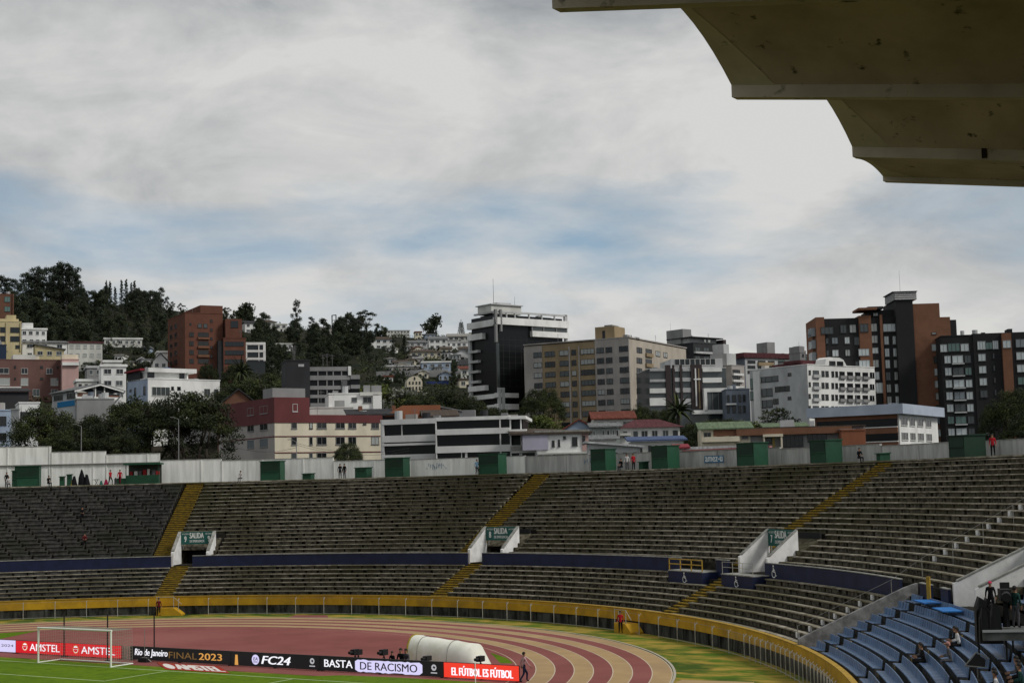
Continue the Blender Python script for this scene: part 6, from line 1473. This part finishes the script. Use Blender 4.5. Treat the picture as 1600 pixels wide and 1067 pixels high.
# houses scattered up the middle hillside; standing on the ground they are seen on
G2 = 'houses on the middle hillside'
HH = [(383, 402, 505, 499, 521, WW, 'shed', RDRK, 'white house with a dark sloping roof on the ridge left of the tall poplar'), (401, 432, 503, 498, 514, WW2, 'hip', RBRN, 'long cream house with a brown roof on the ridge'), (430, 448, 507, 504, 518, WW2, 'flat', WW2, 'flat white house beside the tall poplar'),
      (494, 532, 512, 509, 526, WGB, 'flat', WLG, 'unfinished grey house with a bare frame on its roof'), (419, 458, 538, 535, 548, WW, 'flat', WW2, 'long white garden house below the tall poplar'), (392, 440, 565, 559, 574, WLG, 'slope', RGRY, 'grey sheet-roofed house under the white frame house'), (398, 446, 574, 569, 584, WW2, 'flat', WW, 'low white house beside the charcoal slab'),
      (577, 616, 530, 525, 545, WW, 'hip', RBRN, 'large white house with many windows right of the umbrella pine'), (552, 562, 522, 518, 532, WW, 'shed', RWHT, 'small white gable between dark trees'), (640, 668, 535, 530, 549, WLG, 'shed', RGRY, 'grey and white house with a sloping roof on the slope'), (670, 698, 530, 525, 548, WW, 'gable', RGRY, 'tall white house with an outside stair'),
      (641, 690, 550, 545, 562, WCR, 'hip', RBRN, 'cream house with a porch of dark windows'), (697, 738, 535, 532, 548, WW, 'flat', WLG, 'white flat block just left of the glass tower'), (706, 740, 556, 546, 564, WLG, 'front', RGRY, 'grey gable-roofed house left of the glass tower'), (716, 741, 570, 560, 582, WGB, 'hip', RDRK, 'dark hip-roofed house beside the glass tower'), (720, 742, 577, 570, 592, WW2, 'shed', RTERR, 'pale house with a red roof beside the glass tower'),
      (659, 704, 567, 561, 584, WBLU, 'flat', WW, 'pale blue flat house with small windows'), (690, 716, 583, 576, 592, WLG, 'flat', WGR, 'grey lower house behind the blue fence'), (602, 660, 573, 568, 580, WGB, 'flat', WLG, 'long beige garden wall house in the trees'), (735, 745, 520, 517, 530, WW2, 'flat', WW2, 'little white house behind the glass tower'), (700, 735, 526, 521, 535, WW2, 'gable', RPAL, 'pale gabled house on the ridge by the spiky tree'),
      (665, 680, 523, 519, 533, WBLU, 'flat', RGRY, 'blue-white house on the ridge below the big pine'), (718, 742, 594, 588, 606, WCR, 'flat', RBRN, 'cream house with a dark window beside the glass tower foot'), (645, 662, 560, 556, 570, WGB, 'flat', WLG, 'narrow cream house in the middle of the slope'), (690, 706, 545, 541, 553, WCR, 'gable', RBRN, 'small brown-roofed house on the slope'), (600, 640, 517, 513, 524, WW2, 'flat', WLG, 'flat pale house half hidden by ridge trees')]
for x0, x1, ye, yr, yb, wm, rf, rm, lb in HH:
    D, P = hit_ground((x0+x1)/2, yb, 260); W_ = (x1-x0)/FPX*D
    house(lb, x0, x1, ye, yr, D, wm, rf, rm, 2, max(2, int(W_/2.6)), group=G2, a=U(2, 14), wh=1.3)
rh = random.Random(21)
for k in range(38):
    if k < 27: x0 = rh.uniform(598, 728); yb = rh.uniform(528, 602); lb, gp_ = 'small pale house packed among others on the middle hillside', G2
    else: x0 = rh.uniform(128, 245); yb = rh.uniform(538, 580); lb, gp_ = 'small pale house packed among others on the left hillside', G1
    w_ = rh.uniform(10, 20); h_ = rh.uniform(7, 12); D, P = hit_ground(x0+w_/2, yb, 262)
    house(lb, x0, x0+w_, yb-h_, yb-h_-rh.uniform(1.5, 4.5), D, rh.choice([WW, WW2, WW, WCR, WLG, WBLU]), rh.choice(['flat', 'gable', 'shed', 'hip', 'front']), rh.choice([RGRY, RPAL, RBRN, RTERR, RWHT, RDRK]), 2, rh.choice([2, 3]), group=gp_, a=rh.uniform(-14, 18), wh=1.3)
# white rounded chapel
D, P = hit_ground(648, 612, 260); b = Bld('white_chapel', 'white round-topped chapel with rows of tiny windows', D, 636, 600, None, 660, 5, cat='chapel', depth=9); W2 = b.wr
mb = MB(); mb.prism([(0, 0, 0), (W2, 0, 0), (W2, 0, b.z(598))]+[(W2/2+W2/2*math.cos(a_), 0, b.z(598)+(b.z(587.5)-b.z(598))*math.sin(a_)) for a_ in np.linspace(.15, math.pi-.15, 9)]+[(0, 0, b.z(598))], (0, 9, 0), WCR); mb.build('wall', b.root)
for yy, n_ in ((600, 4), (608, 4), (593, 1)):
    for k in range(n_): b.win1('R', W2*(k+.8)/(n_+.6), b.z(yy), .5, .8, GD, FD, 1)
# rear frame on the unfinished house, fence, retaining wall
D, P = hit_ground(513, 526, 260); q = atD(522, 505, D-3); root = empty('roof_frame', q, 0, label='bare square concrete frame standing above the ridge house', cat='frame')
s_ = D/FPX
for dx in (-4, 4):
    mb = MB(); mb.box(dx*s_-.2, dx*s_+.2, -.2, .2, -6, 12*s_, WDK); mb.build('post', root)
mb = MB(); mb.box(-4*s_-.2, 4*s_+.2, -.2, .2, 12*s_, 12*s_+.4, WDK); mb.build('beam', root); mb = MB(); mb.box(-4*s_-.2, 4*s_+.2, -.2, .2, 4*s_, 4*s_+.3, WDK); mb.build('beam', root)
D, P = hit_ground(705, 601, 260); root = empty('blue_fence', P, math.atan2(RH[1], RH[0]), label='long blue sheet fence on the slope below the pale blue house', cat='fence')
mb = MB(); mb.box(-40*D/FPX, 22*D/FPX, -.1, .1, -2, 6*D/FPX, mat('fence_blue', (.03, .05, .17), None)); mb.build('sheet', root)
D, P = hit_ground(600, 588, 260); root = empty('retaining_wall', P, math.atan2(RH[1], RH[0]), label='grey concrete retaining wall among the hillside trees', cat='wall')
mb = MB(); mb.box(-12*D/FPX, 100*D/FPX, -.3, .3, -4, 8*D/FPX, WGR); mb.build('wall_face', root)
# lamp posts and power poles behind the wall
for px, yt, D, lb in ((127, 666, 196, 'grey street lamp in front of the left trees'), (279, 655, 196, 'grey street lamp in front of the big round tree'), (463, 690, 190, 'thin power pole in front of the cream building')):
    P = atD(px, yt, D); root = empty('street_lamp', (P[0], P[1], 11.3), math.atan2(RH[1], RH[0]), label=lb, cat='lamp'); h = P[2]-11.3
    mb = MB(); mb.tube((0, 0, 0), (0, 0, h), .07, WGR, 8, .05); mb.build('pole', root)
    mb = MB(); mb.tube((0, 0, h), (-.7, 0, h+.3), .03, WGR, 6); mb.build('arm', root)
    mb = MB(); mb.box(-1.1, -.65, -.1, .1, h+.26, h+.34, WGR); mb.build('lamp_head', root)

# overhead cables in front of the cream building
for k, (xa, ya, xb, yb) in enumerate(((463, 692, 640, 700), (463, 695, 640, 704), (463, 699, 345, 690))):
    A_, B_ = atD(xa, ya, 190), atD(xb, yb, 196); mb = MB(); pr_ = None
    for j in range(13):
        f = j/12; q = A_+(B_-A_)*f; q = (q[0], q[1], q[2]-.9*4*f*(1-f))
        if pr_ is not None: mb.tube(pr_, q, .022, FD, 4)
        pr_ = q
    mb.build('overhead_cable', label=['upper sagging cable running right from the thin power pole', 'lower sagging cable running right from the thin power pole', 'sagging cable running from the thin power pole to the big round tree'][k], cat='cable')
# ---------------------------------------------------------------- vegetation
def leafm(n, c, c2, rand=.25): 
    m = mat('leaf_'+n, c, c2, .35, .8, 0, spec=.25, lo=.35, hi=.65, rand=rand); return m
LDK = leafm('dark', (.015, .023, .011), (.040, .050, .020)); LMD = leafm('mid', (.019, .030, .009), (.058, .070, .019)); LYL = leafm('yellow_green', (.045, .065, .012), (.105, .125, .025)); LEU = leafm('eucalyptus', (.018, .027, .018), (.046, .060, .037)); LSI = leafm('silver', (.12, .13, .10), (.26, .26, .22)); LCY = leafm('cypress', (.012, .020, .011), (.027, .040, .020))
BARK = mat('bark', (.06, .05, .04), (.03, .026, .022), 1.5, .95, .3); BARKP = mat('bark_pale', (.26, .24, .20), (.12, .11, .09), 1.0, .9, .2)
def leaves(mb, c, r, n, s, m, rs, flat=1.0):
    k = mb.mi(m); c = np.array(c)
    d = rs.normal(size=(n, 3)); d /= np.linalg.norm(d, axis=1)[:, None]; rad = rs.random(n)**.45
    P = c + d*rad[:, None]*np.array(r)
    a = rs.normal(size=(n, 3)); a /= np.linalg.norm(a, axis=1)[:, None]; a[:, 2] *= flat
    b = np.cross(a, d+rs.normal(size=(n, 3))*.5); b /= (np.linalg.norm(b, axis=1)[:, None]+1e-9)
    sz = s*(.55+.9*rs.random(n))[:, None]; a = a*sz; b = b*sz*.6
    i = len(mb.v)
    Q = np.stack([P-a, P+b*.8, P+a, P-b*.8], 1).reshape(-1, 3); mb.v += [tuple(q) for q in Q.tolist()]
    mb.f += [(i+4*j, i+4*j+1, i+4*j+2, i+4*j+3) for j in range(n)]; mb.m += [k]*n
def limb(mb, a, b, r0, r1, m, rs, n=3, wob=.08):
    a = np.array(a, float); b = np.array(b, float); L_ = np.linalg.norm(b-a); p = a
    for i in range(1, n+1):
        q = a+(b-a)*i/n+(rs.normal(size=3)*wob*L_/n if i < n else 0); mb.tube(p, q, r0+(r1-r0)*(i-1)/n, m, 6, r0+(r1-r0)*i/n); p = q
def proto(kind, seed):
    rs = np.random.RandomState(seed); t = MB(); c = MB()
    if kind == 'eucalyptus':        # tall, bare stem, loose tufts; 24 m
        H = 24; limb(t, (0, 0, -2), (rs.normal()*.6, rs.normal()*.6, H*.92), .45, .08, BARK, rs, 6, .03)
        for k in range(16):
            z = H*(.36+.60*(k+rs.random())/16); w = 4.6*(1-.55*abs((z/H-.62)/.4)); a = rs.random()*6.28; rr = w*(.35+.65*rs.random())
            q = np.array([rr*math.cos(a), rr*math.sin(a), z]); limb(t, (0, 0, z-2.5), q, .12, .04, BARK, rs, 2, .1)
            leaves(c, q, (1.7, 1.7, 1.25), 110, .36, LEU, rs)
        leaves(c, (0, 0, H*.94), (1.5, 1.5, 1.6), 110, .34, LEU, rs)
    elif kind == 'forest':          # dense dark crown to the ground; 20 m
        H = 20; limb(t, (0, 0, -2), (0, 0, H*.8), .5, .1, BARK, rs, 4, .03)
        for k in range(20):
            z = H*(.18+.78*(k+rs.random())/20); w = 5.0*math.sqrt(max(.05, 1-((z/H-.45)/.58)**2)); a = rs.random()*6.28; rr = w*(.2+.8*rs.random()); q = (rr*math.cos(a), rr*math.sin(a), z)
            limb(t, (0, 0, z*.85), q, .1, .03, BARK, rs, 2, .1); leaves(c, q, (2.3, 2.3, 1.8), 130, .50, LDK if k % 3 else LEU, rs)
    elif kind == 'spire':           # slender conifer; 22 m
        H = 22; limb(t, (0, 0, -2), (0, 0, H), .28, .03, BARK, rs, 5, .01)
        for k in range(26):
            z = H*(.30+.68*k/26); w = 1.9*(1-z/H)+.35; a = k*2.4; q = (w*.6*math.cos(a), w*.6*math.sin(a), z); limb(t, (0, 0, z+.3), q, .05, .02, BARK, rs, 1); leaves(c, q, (w*.7, w*.7, .7), 46, .28, LCY, rs)
    elif kind == 'umbrella':        # flat-topped pine; 20 m
        H = 20; limb(t, (0, 0, -3), (.4, 0, H*.7), .4, .2, BARK, rs, 4, .04)
        for k in range(15):
            a = k*2.4; rr = 5.6*math.sqrt((k+.5)/15); z = H*(.97-.035*rr+.04*rs.normal()); q = (rr*math.cos(a), rr*math.sin(a), z-(.0 if k < 9 else U(0, 3.5))); limb(t, (.3, 0, H*.55), q, .13, .04, BARK, rs, 3, .08); leaves(c, q, (1.5, 1.5, .65), 120, .30, LDK, rs, .5)
    elif kind == 'broad':           # near round tree on many stems; 14 m
        H = 13.5
        for k in range(9):
            a = k*.7+rs.random(); q = (3.6*math.cos(a)*rs.random()**.5, 3.6*math.sin(a)*rs.random()**.5, H*(.55+.2*rs.random())); limb(t, (.5*math.cos(a), .5*math.sin(a), -1), q, .26, .08, BARK, rs, 5, .10)
            for j in range(5):
                b_ = rs.random()*6.28; e = (q[0]+2.6*math.cos(b_)*rs.random(), q[1]+2.6*math.sin(b_)*rs.random(), q[2]+rs.random()*3.2); limb(t, q, e, .08, .02, BARK, rs, 2, .1)
        for k in range(120):
            a = rs.random()*6.28; u = rs.random()**.5; z = H*(.50+.46*math.sqrt(max(0, 1-u*u))*(.55+.45*rs.random())); rr = 5.4*u
            q = (rr*math.cos(a), rr*math.sin(a), z-.8*rs.random()); leaves(c, q, (1.15, 1.15, .72), 170, .135, LMD if rs.random() < .5 else LDK, rs)
        for k in range(16):
            a = rs.random()*6.28; q = (5.0*math.cos(a), 5.0*math.sin(a), H*(.22+.3*rs.random())); leaves(c, q, (1.0, 1.0, .8), 140, .135, LDK, rs)
    elif kind == 'bush':            # rounded shrub; 5 m
        for k in range(5): a = k*1.3; limb(t, (0, 0, -.5), (1.2*math.cos(a), 1.2*math.sin(a), 3.2), .09, .03, BARK, rs, 3, .1)
        for k in range(26):
            d = rs.normal(size=3); d /= np.linalg.norm(d); q = (2.3*d[0], 2.3*d[1], 2.6+1.9*d[2]); leaves(c, q, (.8, .8, .65), 80, .2, LMD if k % 2 else LDK, rs)
        leaves(c, (0, 0, 2.5), (1.7, 1.7, 1.7), 160, .25, LDK, rs)
    elif kind in ('yellow_bush', 'silver'):
        m = LYL if kind == 'yellow_bush' else LSI
        for k in range(6): a = k*1.05; limb(t, (0, 0, -.5), (1.8*math.cos(a), 1.8*math.sin(a), 4.0), .14, .04, BARK, rs, 3, .1)
        for k in range(44):
            d = rs.normal(size=3); d /= np.linalg.norm(d); d[2] = abs(d[2])*1.0-.25; q = (3.6*d[0], 3.6*d[1], 3.4+2.2*d[2]); leaves(c, q, (.95, .95, .65), 80 if m is LYL else 45, .2, m if k % 4 else LMD, rs)
    elif kind == 'cedar':           # layered dark cypress; 12 m
        H = 11; limb(t, (0, 0, -2), (0, 0, H), .4, .06, BARK, rs, 4, .03)
        for k in range(44):
            z = H*(.25+.72*k/44); w = 6.2*math.sqrt(max(.03, 1-((z/H-.25)/.78)**1.6)); a = k*2.4; rr = w*(.45+.5*rs.random()); q = (rr*math.cos(a), rr*math.sin(a), z); limb(t, (0, 0, z-.4), q, .07, .03, BARK, rs, 2, .06); leaves(c, q, (1.5, 1.5, .42), 80, .22, LCY if k % 3 else LMD, rs, .5)
    elif kind == 'palm':
        H = 8; limb(t, (0, 0, -3), (0, 0, H), .32, .26, BARK, rs, 4, .02)
        for k in range(34):
            a = k*2.4; el = -.5+1.7*rs.random(); p = np.array([0, 0, H]); dr = np.array([math.cos(a)*math.cos(el), math.sin(a)*math.cos(el), math.sin(el)]); kk = c.mi(LMD if k % 2 else LDK)
            for j in range(6):
                q = p+dr*.5; dr = dr+np.array([0, 0, -.13]); dr /= np.linalg.norm(dr); sd = np.cross(dr, (0, 0, 1)); sd /= np.linalg.norm(sd)+1e-9; w0, w1 = .34*(1-j/6)+.04, .34*(1-(j+1)/6)+.03
                c.poly([p-sd*w0, p+sd*w0, q+sd*w1, q-sd*w1], LMD if k % 2 else LDK); c.poly([p-sd*w0*.7-(0, 0, w0), p, q, q-sd*w1*.7-(0, 0, w1)], LDK); p = q
    elif kind == 'araucaria':
        H = 17; limb(t, (0, 0, -2), (0, 0, H), .3, .04, BARK, rs, 4, .01)
        for k in range(14):
            z = H*(.2+.7*k/14); w = 4.0*(1-.75*z/H)
            for j in range(5):
                a = j*1.257+k*.5; q = (w*math.cos(a), w*math.sin(a), z+w*.55); limb(t, (0, 0, z), q, .07, .03, BARK, rs, 2, .04); leaves(c, q, (.4, .4, .8), 22, .26, LDK, rs); leaves(c, (q[0]*.6, q[1]*.6, z+w*.2), (.5, .5, .35), 18, .26, LDK, rs)
        leaves(c, (0, 0, H), (.3, .3, 1.2), 40, .25, LDK, rs)
    return t.mesh('trunk', True), c.mesh('crown')
HGT = dict(eucalyptus=25.2, forest=20.5, spire=22.3, umbrella=20.2, broad=13.6, bush=5.0, yellow_bush=6.2, silver=6.2, cedar=11.4, palm=9.5, araucaria=18.2)
PR = {}
for k_, n_ in (('eucalyptus', 3), ('forest', 3), ('spire', 2), ('umbrella', 2), ('broad', 3), ('bush', 3), ('yellow_bush', 1), ('silver', 1), ('cedar', 2), ('palm', 1), ('araucaria', 1)):
    PR[k_] = [proto(k_, 11*i+len(k_)) for i in range(n_)]
NAME = dict(eucalyptus='eucalyptus_tree', forest='dark_tree', spire='slender_conifer', umbrella='umbrella_pine', broad='broadleaf_tree', bush='bush', yellow_bush='yellow_green_tree', silver='silver_tree', cedar='cedar_tree', palm='palm_tree', araucaria='araucaria_tree')
def tree(kind, P, h, label, group=None, wid=1.0, var=None):
    tm, cm = PR[kind][random.randrange(len(PR[kind])) if var is None else var]; s = h/HGT[kind]
    r = empty(NAME[kind], P, U(0, 6.28), label=label, cat='palm' if kind == 'palm' else ('bush' if kind == 'bush' else 'tree'), group=group); r.scale = (s*wid, s*wid, s)
    inst('trunk', tm, parent=r); inst('crown', cm, parent=r); return r
def tree_D(kind, px, ytop, D, label, wid=1.0, group=None, var=None, zb=None):
    T = atD(px, ytop, D); z = ground_z(T[0], T[1]) if zb is None else zb
    if kind == 'bush' and T[2]-z > 6.5: kind, wid, var = 'broad', wid*.75, None
    return tree(kind, (T[0], T[1], z), max(2, T[2]-z), label, group, wid, var)
def tree_g(kind, px, ybase, ytop, label, wid=1.0, group=None, lo=262):
    D, P = hit_ground(px, ybase, lo); T = atD(px, ytop, D); z = ground_z(P[0], P[1]); return tree(kind, (P[0], P[1], z), max(2, T[2]-z), label, group, wid)
# near trees behind the stand wall
tree_D('broad', 72, 628, 208, 'round dark tree left of the grey street lamp', 1.1, var=0)
tree_D('broad', 150, 640, 206, 'lower spreading tree between two street lamps', 1.1, var=1)
tree_D('broad', 222, 612, 212, 'open many-stemmed tree beside the biggest round tree', 1.1, var=2)
tree_D('broad', 296, 603, 206, 'biggest round tree left of the cream building', 1.12, var=0)
tree_D('bush', 115, 660, 203, 'dark bush under the left trees', 1.5); tree_D('bush', 190, 668, 203, 'dark bush beside the many-stemmed tree', 1.4)
tree_D('bush', 543, 686, 205, 'dark bush in front of the cream building', 1.0)
tree_D('broad', 846, 600, 330, 'dense tree at the foot of the black glass tower', .85, var=1); tree_D('yellow_bush', 836, 640, 300, 'yellow-green bush below the dense tree', .9); tree_D('bush', 772, 632, 310, 'low dark bush at the glass tower entrance', 1.4)
tree_D('bush', 805, 640, 305, 'dark bush left of the yellow-green bush', 1.3)
tree_D('broad', 1003, 626, 300, 'dark tree behind the terracotta roof', .7, var=2); tree_D('broad', 1035, 632, 295, 'dark tree under the striped block', .7, var=1); tree_D('palm', 1059, 622, 290, 'palm in front of the striped apartment block', .75); tree_D('bush', 1085, 655, 262, 'dark bush right of the palm', 1.6); tree_D('bush', 1120, 649, 300, 'hedge bush under the white frame', 1.7); tree_D('bush', 1145, 650, 290, 'bush behind the green roofed house', 1.4); tree_D('yellow_bush', 1165, 648, 310, 'pale bush below the slate house', .8)
tree_D('cedar', 1213, 631, 300, 'layered dark cedar in front of the white apartments', .8, var=0)
tree_D('broad', 1585, 598, 195, 'dark tree at the right behind the grey wall', .8, var=1); tree_D('broad', 1557, 618, 205, 'smaller dark tree in front of the black tower', .6, var=2); tree_D('bush', 1610, 640, 190, 'dark bush at the right end of the wall', 1.6)
tree_D('yellow_bush', 592, 590, 335, 'yellow-green round tree above the white cube house', 1.1); tree_D('silver', 628, 594, 330, 'silvery open tree beside the chapel', .9); tree_D('bush', 690, 608, 330, 'dark bushes below the blue fence', 2.2); tree_D('bush', 720, 612, 335, 'dark bush left of the glass tower foot', 1.8); tree_D('bush', 655, 612, 325, 'dark bush under the chapel', 1.6)
# single trees that stand out
tree_g('eucalyptus', 463, 552, 463, 'tall two-headed tree rising above the ridge houses', .62); tree_g('umbrella', 572, 555, 481, 'umbrella pine on the ridge', .95); tree_g('forest', 678, 526, 491, 'big dark pine above the white hillside houses', .9); tree_g('araucaria', 721, 530, 499, 'spiky many-pointed tree left of the glass tower')
tree_g('forest', 711, 601, 561, 'lone dark tree beside the red roofed house', .7); tree_g('spire', 632, 568, 522, 'dark green conifer among hillside houses', 1.5); tree_g('spire', 615, 572, 526, 'twin of the dark green hillside conifer', 1.6); tree_g('bush', 597, 505+30, 508, 'small pine right of the umbrella pine', .8); tree_g('forest', 590, 535, 505, 'dark pine by the umbrella pine', .6); tree_g('spire', 536, 548, 502, 'thin dark conifer right of the frame house', 1.2)
tree_g('umbrella', 355, 512, 478, 'pine behind the stair block of the brick tower', .8); tree_g('umbrella', 387, 512, 482, 'small pine right of the brick tower', .7); tree_g('umbrella', 283, 512, 473, 'thin pine left of the brick tower', .7)
tree_D('broad', 325, 563, 400, 'dark tree at the foot of the red brick tower', .6); tree_D('broad', 372, 562, 380, 'dark tree below the brick wing', .8); tree_D('palm', 376, 565, 360, 'ragged palm below the brick wing', .7); tree_D('bush', 425, 572, 330, 'dark bush left of the charcoal slab', 1.6); tree_D('bush', 400, 585, 320, 'dark bush above the red and cream block', 2.0); tree_D('bush', 380, 590, 318, 'spreading bush beside the brown gable', 1.8)
# the wood on the left hill
GW_ = 'trees of the wood on the left hill'; LW_ = 'dark eucalyptus in the wood on the left hill'; LF_ = 'dense dark tree in the wood on the left hill'; LS_ = 'slender conifer at the edge of the wood on the left hill'
prof = [(-60, 420), (0, 424), (25, 432), (60, 412), (100, 404), (120, 418), (135, 444), (160, 448), (172, 440), (210, 448), (225, 452), (250, 440), (272, 462)]
px_ = [a for a, _ in prof]; py_ = [b for _, b in prof]
x = -55
while x < 140:
    yt = float(np.interp(x, px_, py_))+U(0, 12); tree_g('eucalyptus', x, 497+U(-8, 8), yt, LW_, U(.9, 1.2), GW_); x += U(7, 12)
for x in (40, 58, 95, 104, 112): tree_g('eucalyptus', x, 500, float(np.interp(x, px_, py_))-2, LW_, 1.05, GW_)
for x in (166, 172, 180, 190, 197, 205, 210): tree_g('spire', x, 500+U(-4, 6), U(432, 448), LS_, U(.9, 1.3), GW_)
for x in (216, 226, 235, 244, 252, 262, 270): tree_g('eucalyptus', x, 503, float(np.interp(x, px_, py_))+U(-2, 10), LW_, U(.75, 1.0), GW_)
for k in range(110):
    x = U(-50, 262); yb = U(488, 548); tree_g('forest', x, yb, yb-U(38, 60)*(1-.35*(x/262)), LF_, U(.9, 1.25), GW_)
# trees of the middle hillside, told apart by the house they stand next to
ANCH = [((a[0]+a[1])/2, (a[2]+a[4])/2, a[8]) for a in HH]+[(463, 500, 'tall two-headed tree'), (648, 600, 'white round-topped chapel'), (572, 510, 'umbrella pine'), (522, 600, 'grey concrete office'), (465, 590, 'charcoal slab'), (640, 588, 'grey retaining wall')]
ANL = [(135, 550, 'white house with curtained windows'), (192, 530, 'white terrace with finials'), (250, 560, 'steep white gable house'), (148, 580, 'stacked house with glass balconies'), (178, 575, 'white house with a barred window'), (176, 560, 'white house block with a stair box'), (215, 580, 'white villa with the red awning')]
def near(x, y, A):
    n = min(A, key=lambda q: (q[0]-x)**2+((q[1]-y)*1.5)**2)[2].split(' with')[0].split(' on the')[0].split(' in the')[0].split(' of the')[0]; return n
GM2 = 'trees between the hillside houses'; LM2 = 'dark tree among the houses of the middle hillside'
for k in range(95):
    x = U(385, 585); yb = U(530, 596); kd = 'forest' if rnd() < .75 else 'eucalyptus'; tree_g(kd, x, yb, yb-U(22, 46), ('dense dark tree' if kd == 'forest' else 'open tufted tree')+' near the '+near(x, yb-15, ANCH), U(.9, 1.3), GM2)
for k in range(26):
    x = U(586, 740); yb = U(545, 606); kd = 'bush' if rnd() < .5 else 'forest'; tree_g(kd, x, yb, yb-U(8, 20), ('small dark tree' if kd == 'forest' else 'round bush')+' near the '+near(x, yb-6, ANCH), U(.9, 1.4), GM2)
for k in range(34):
    x = U(120, 262); yb = U(536, 590); kd = 'bush' if rnd() < .6 else 'forest'; tree_g(kd, x, yb, yb-U(9, 20), ('small dark tree' if kd == 'forest' else 'round bush')+' near the '+near(x, yb-6, ANL), U(.9, 1.4), 'trees among the left hillside houses')
for k in range(34):
    x = U(262, 400); yb = U(500, 548); tree_g('forest', x, yb, yb-U(14, 30), 'dark tree on the slope behind the red brick tower', U(.9, 1.3), 'trees behind the red brick tower')
# scrub covering the slopes: not countable
rs = np.random.RandomState(5); mb = MB()
for k in range(2600):
    D = U(300, 960); v = U(-.40, .02)*D; q = CAM[:2]+FH*D+RH*v; z = ground_z(q[0], q[1]); s = U(1.6, 3.8)
    leaves(mb, (q[0], q[1], z+s*.3), (s, s, s*.7), 34, .42, LDK if k % 3 else LMD, rs)
mb.build('hillside_shrubs', kind='stuff')
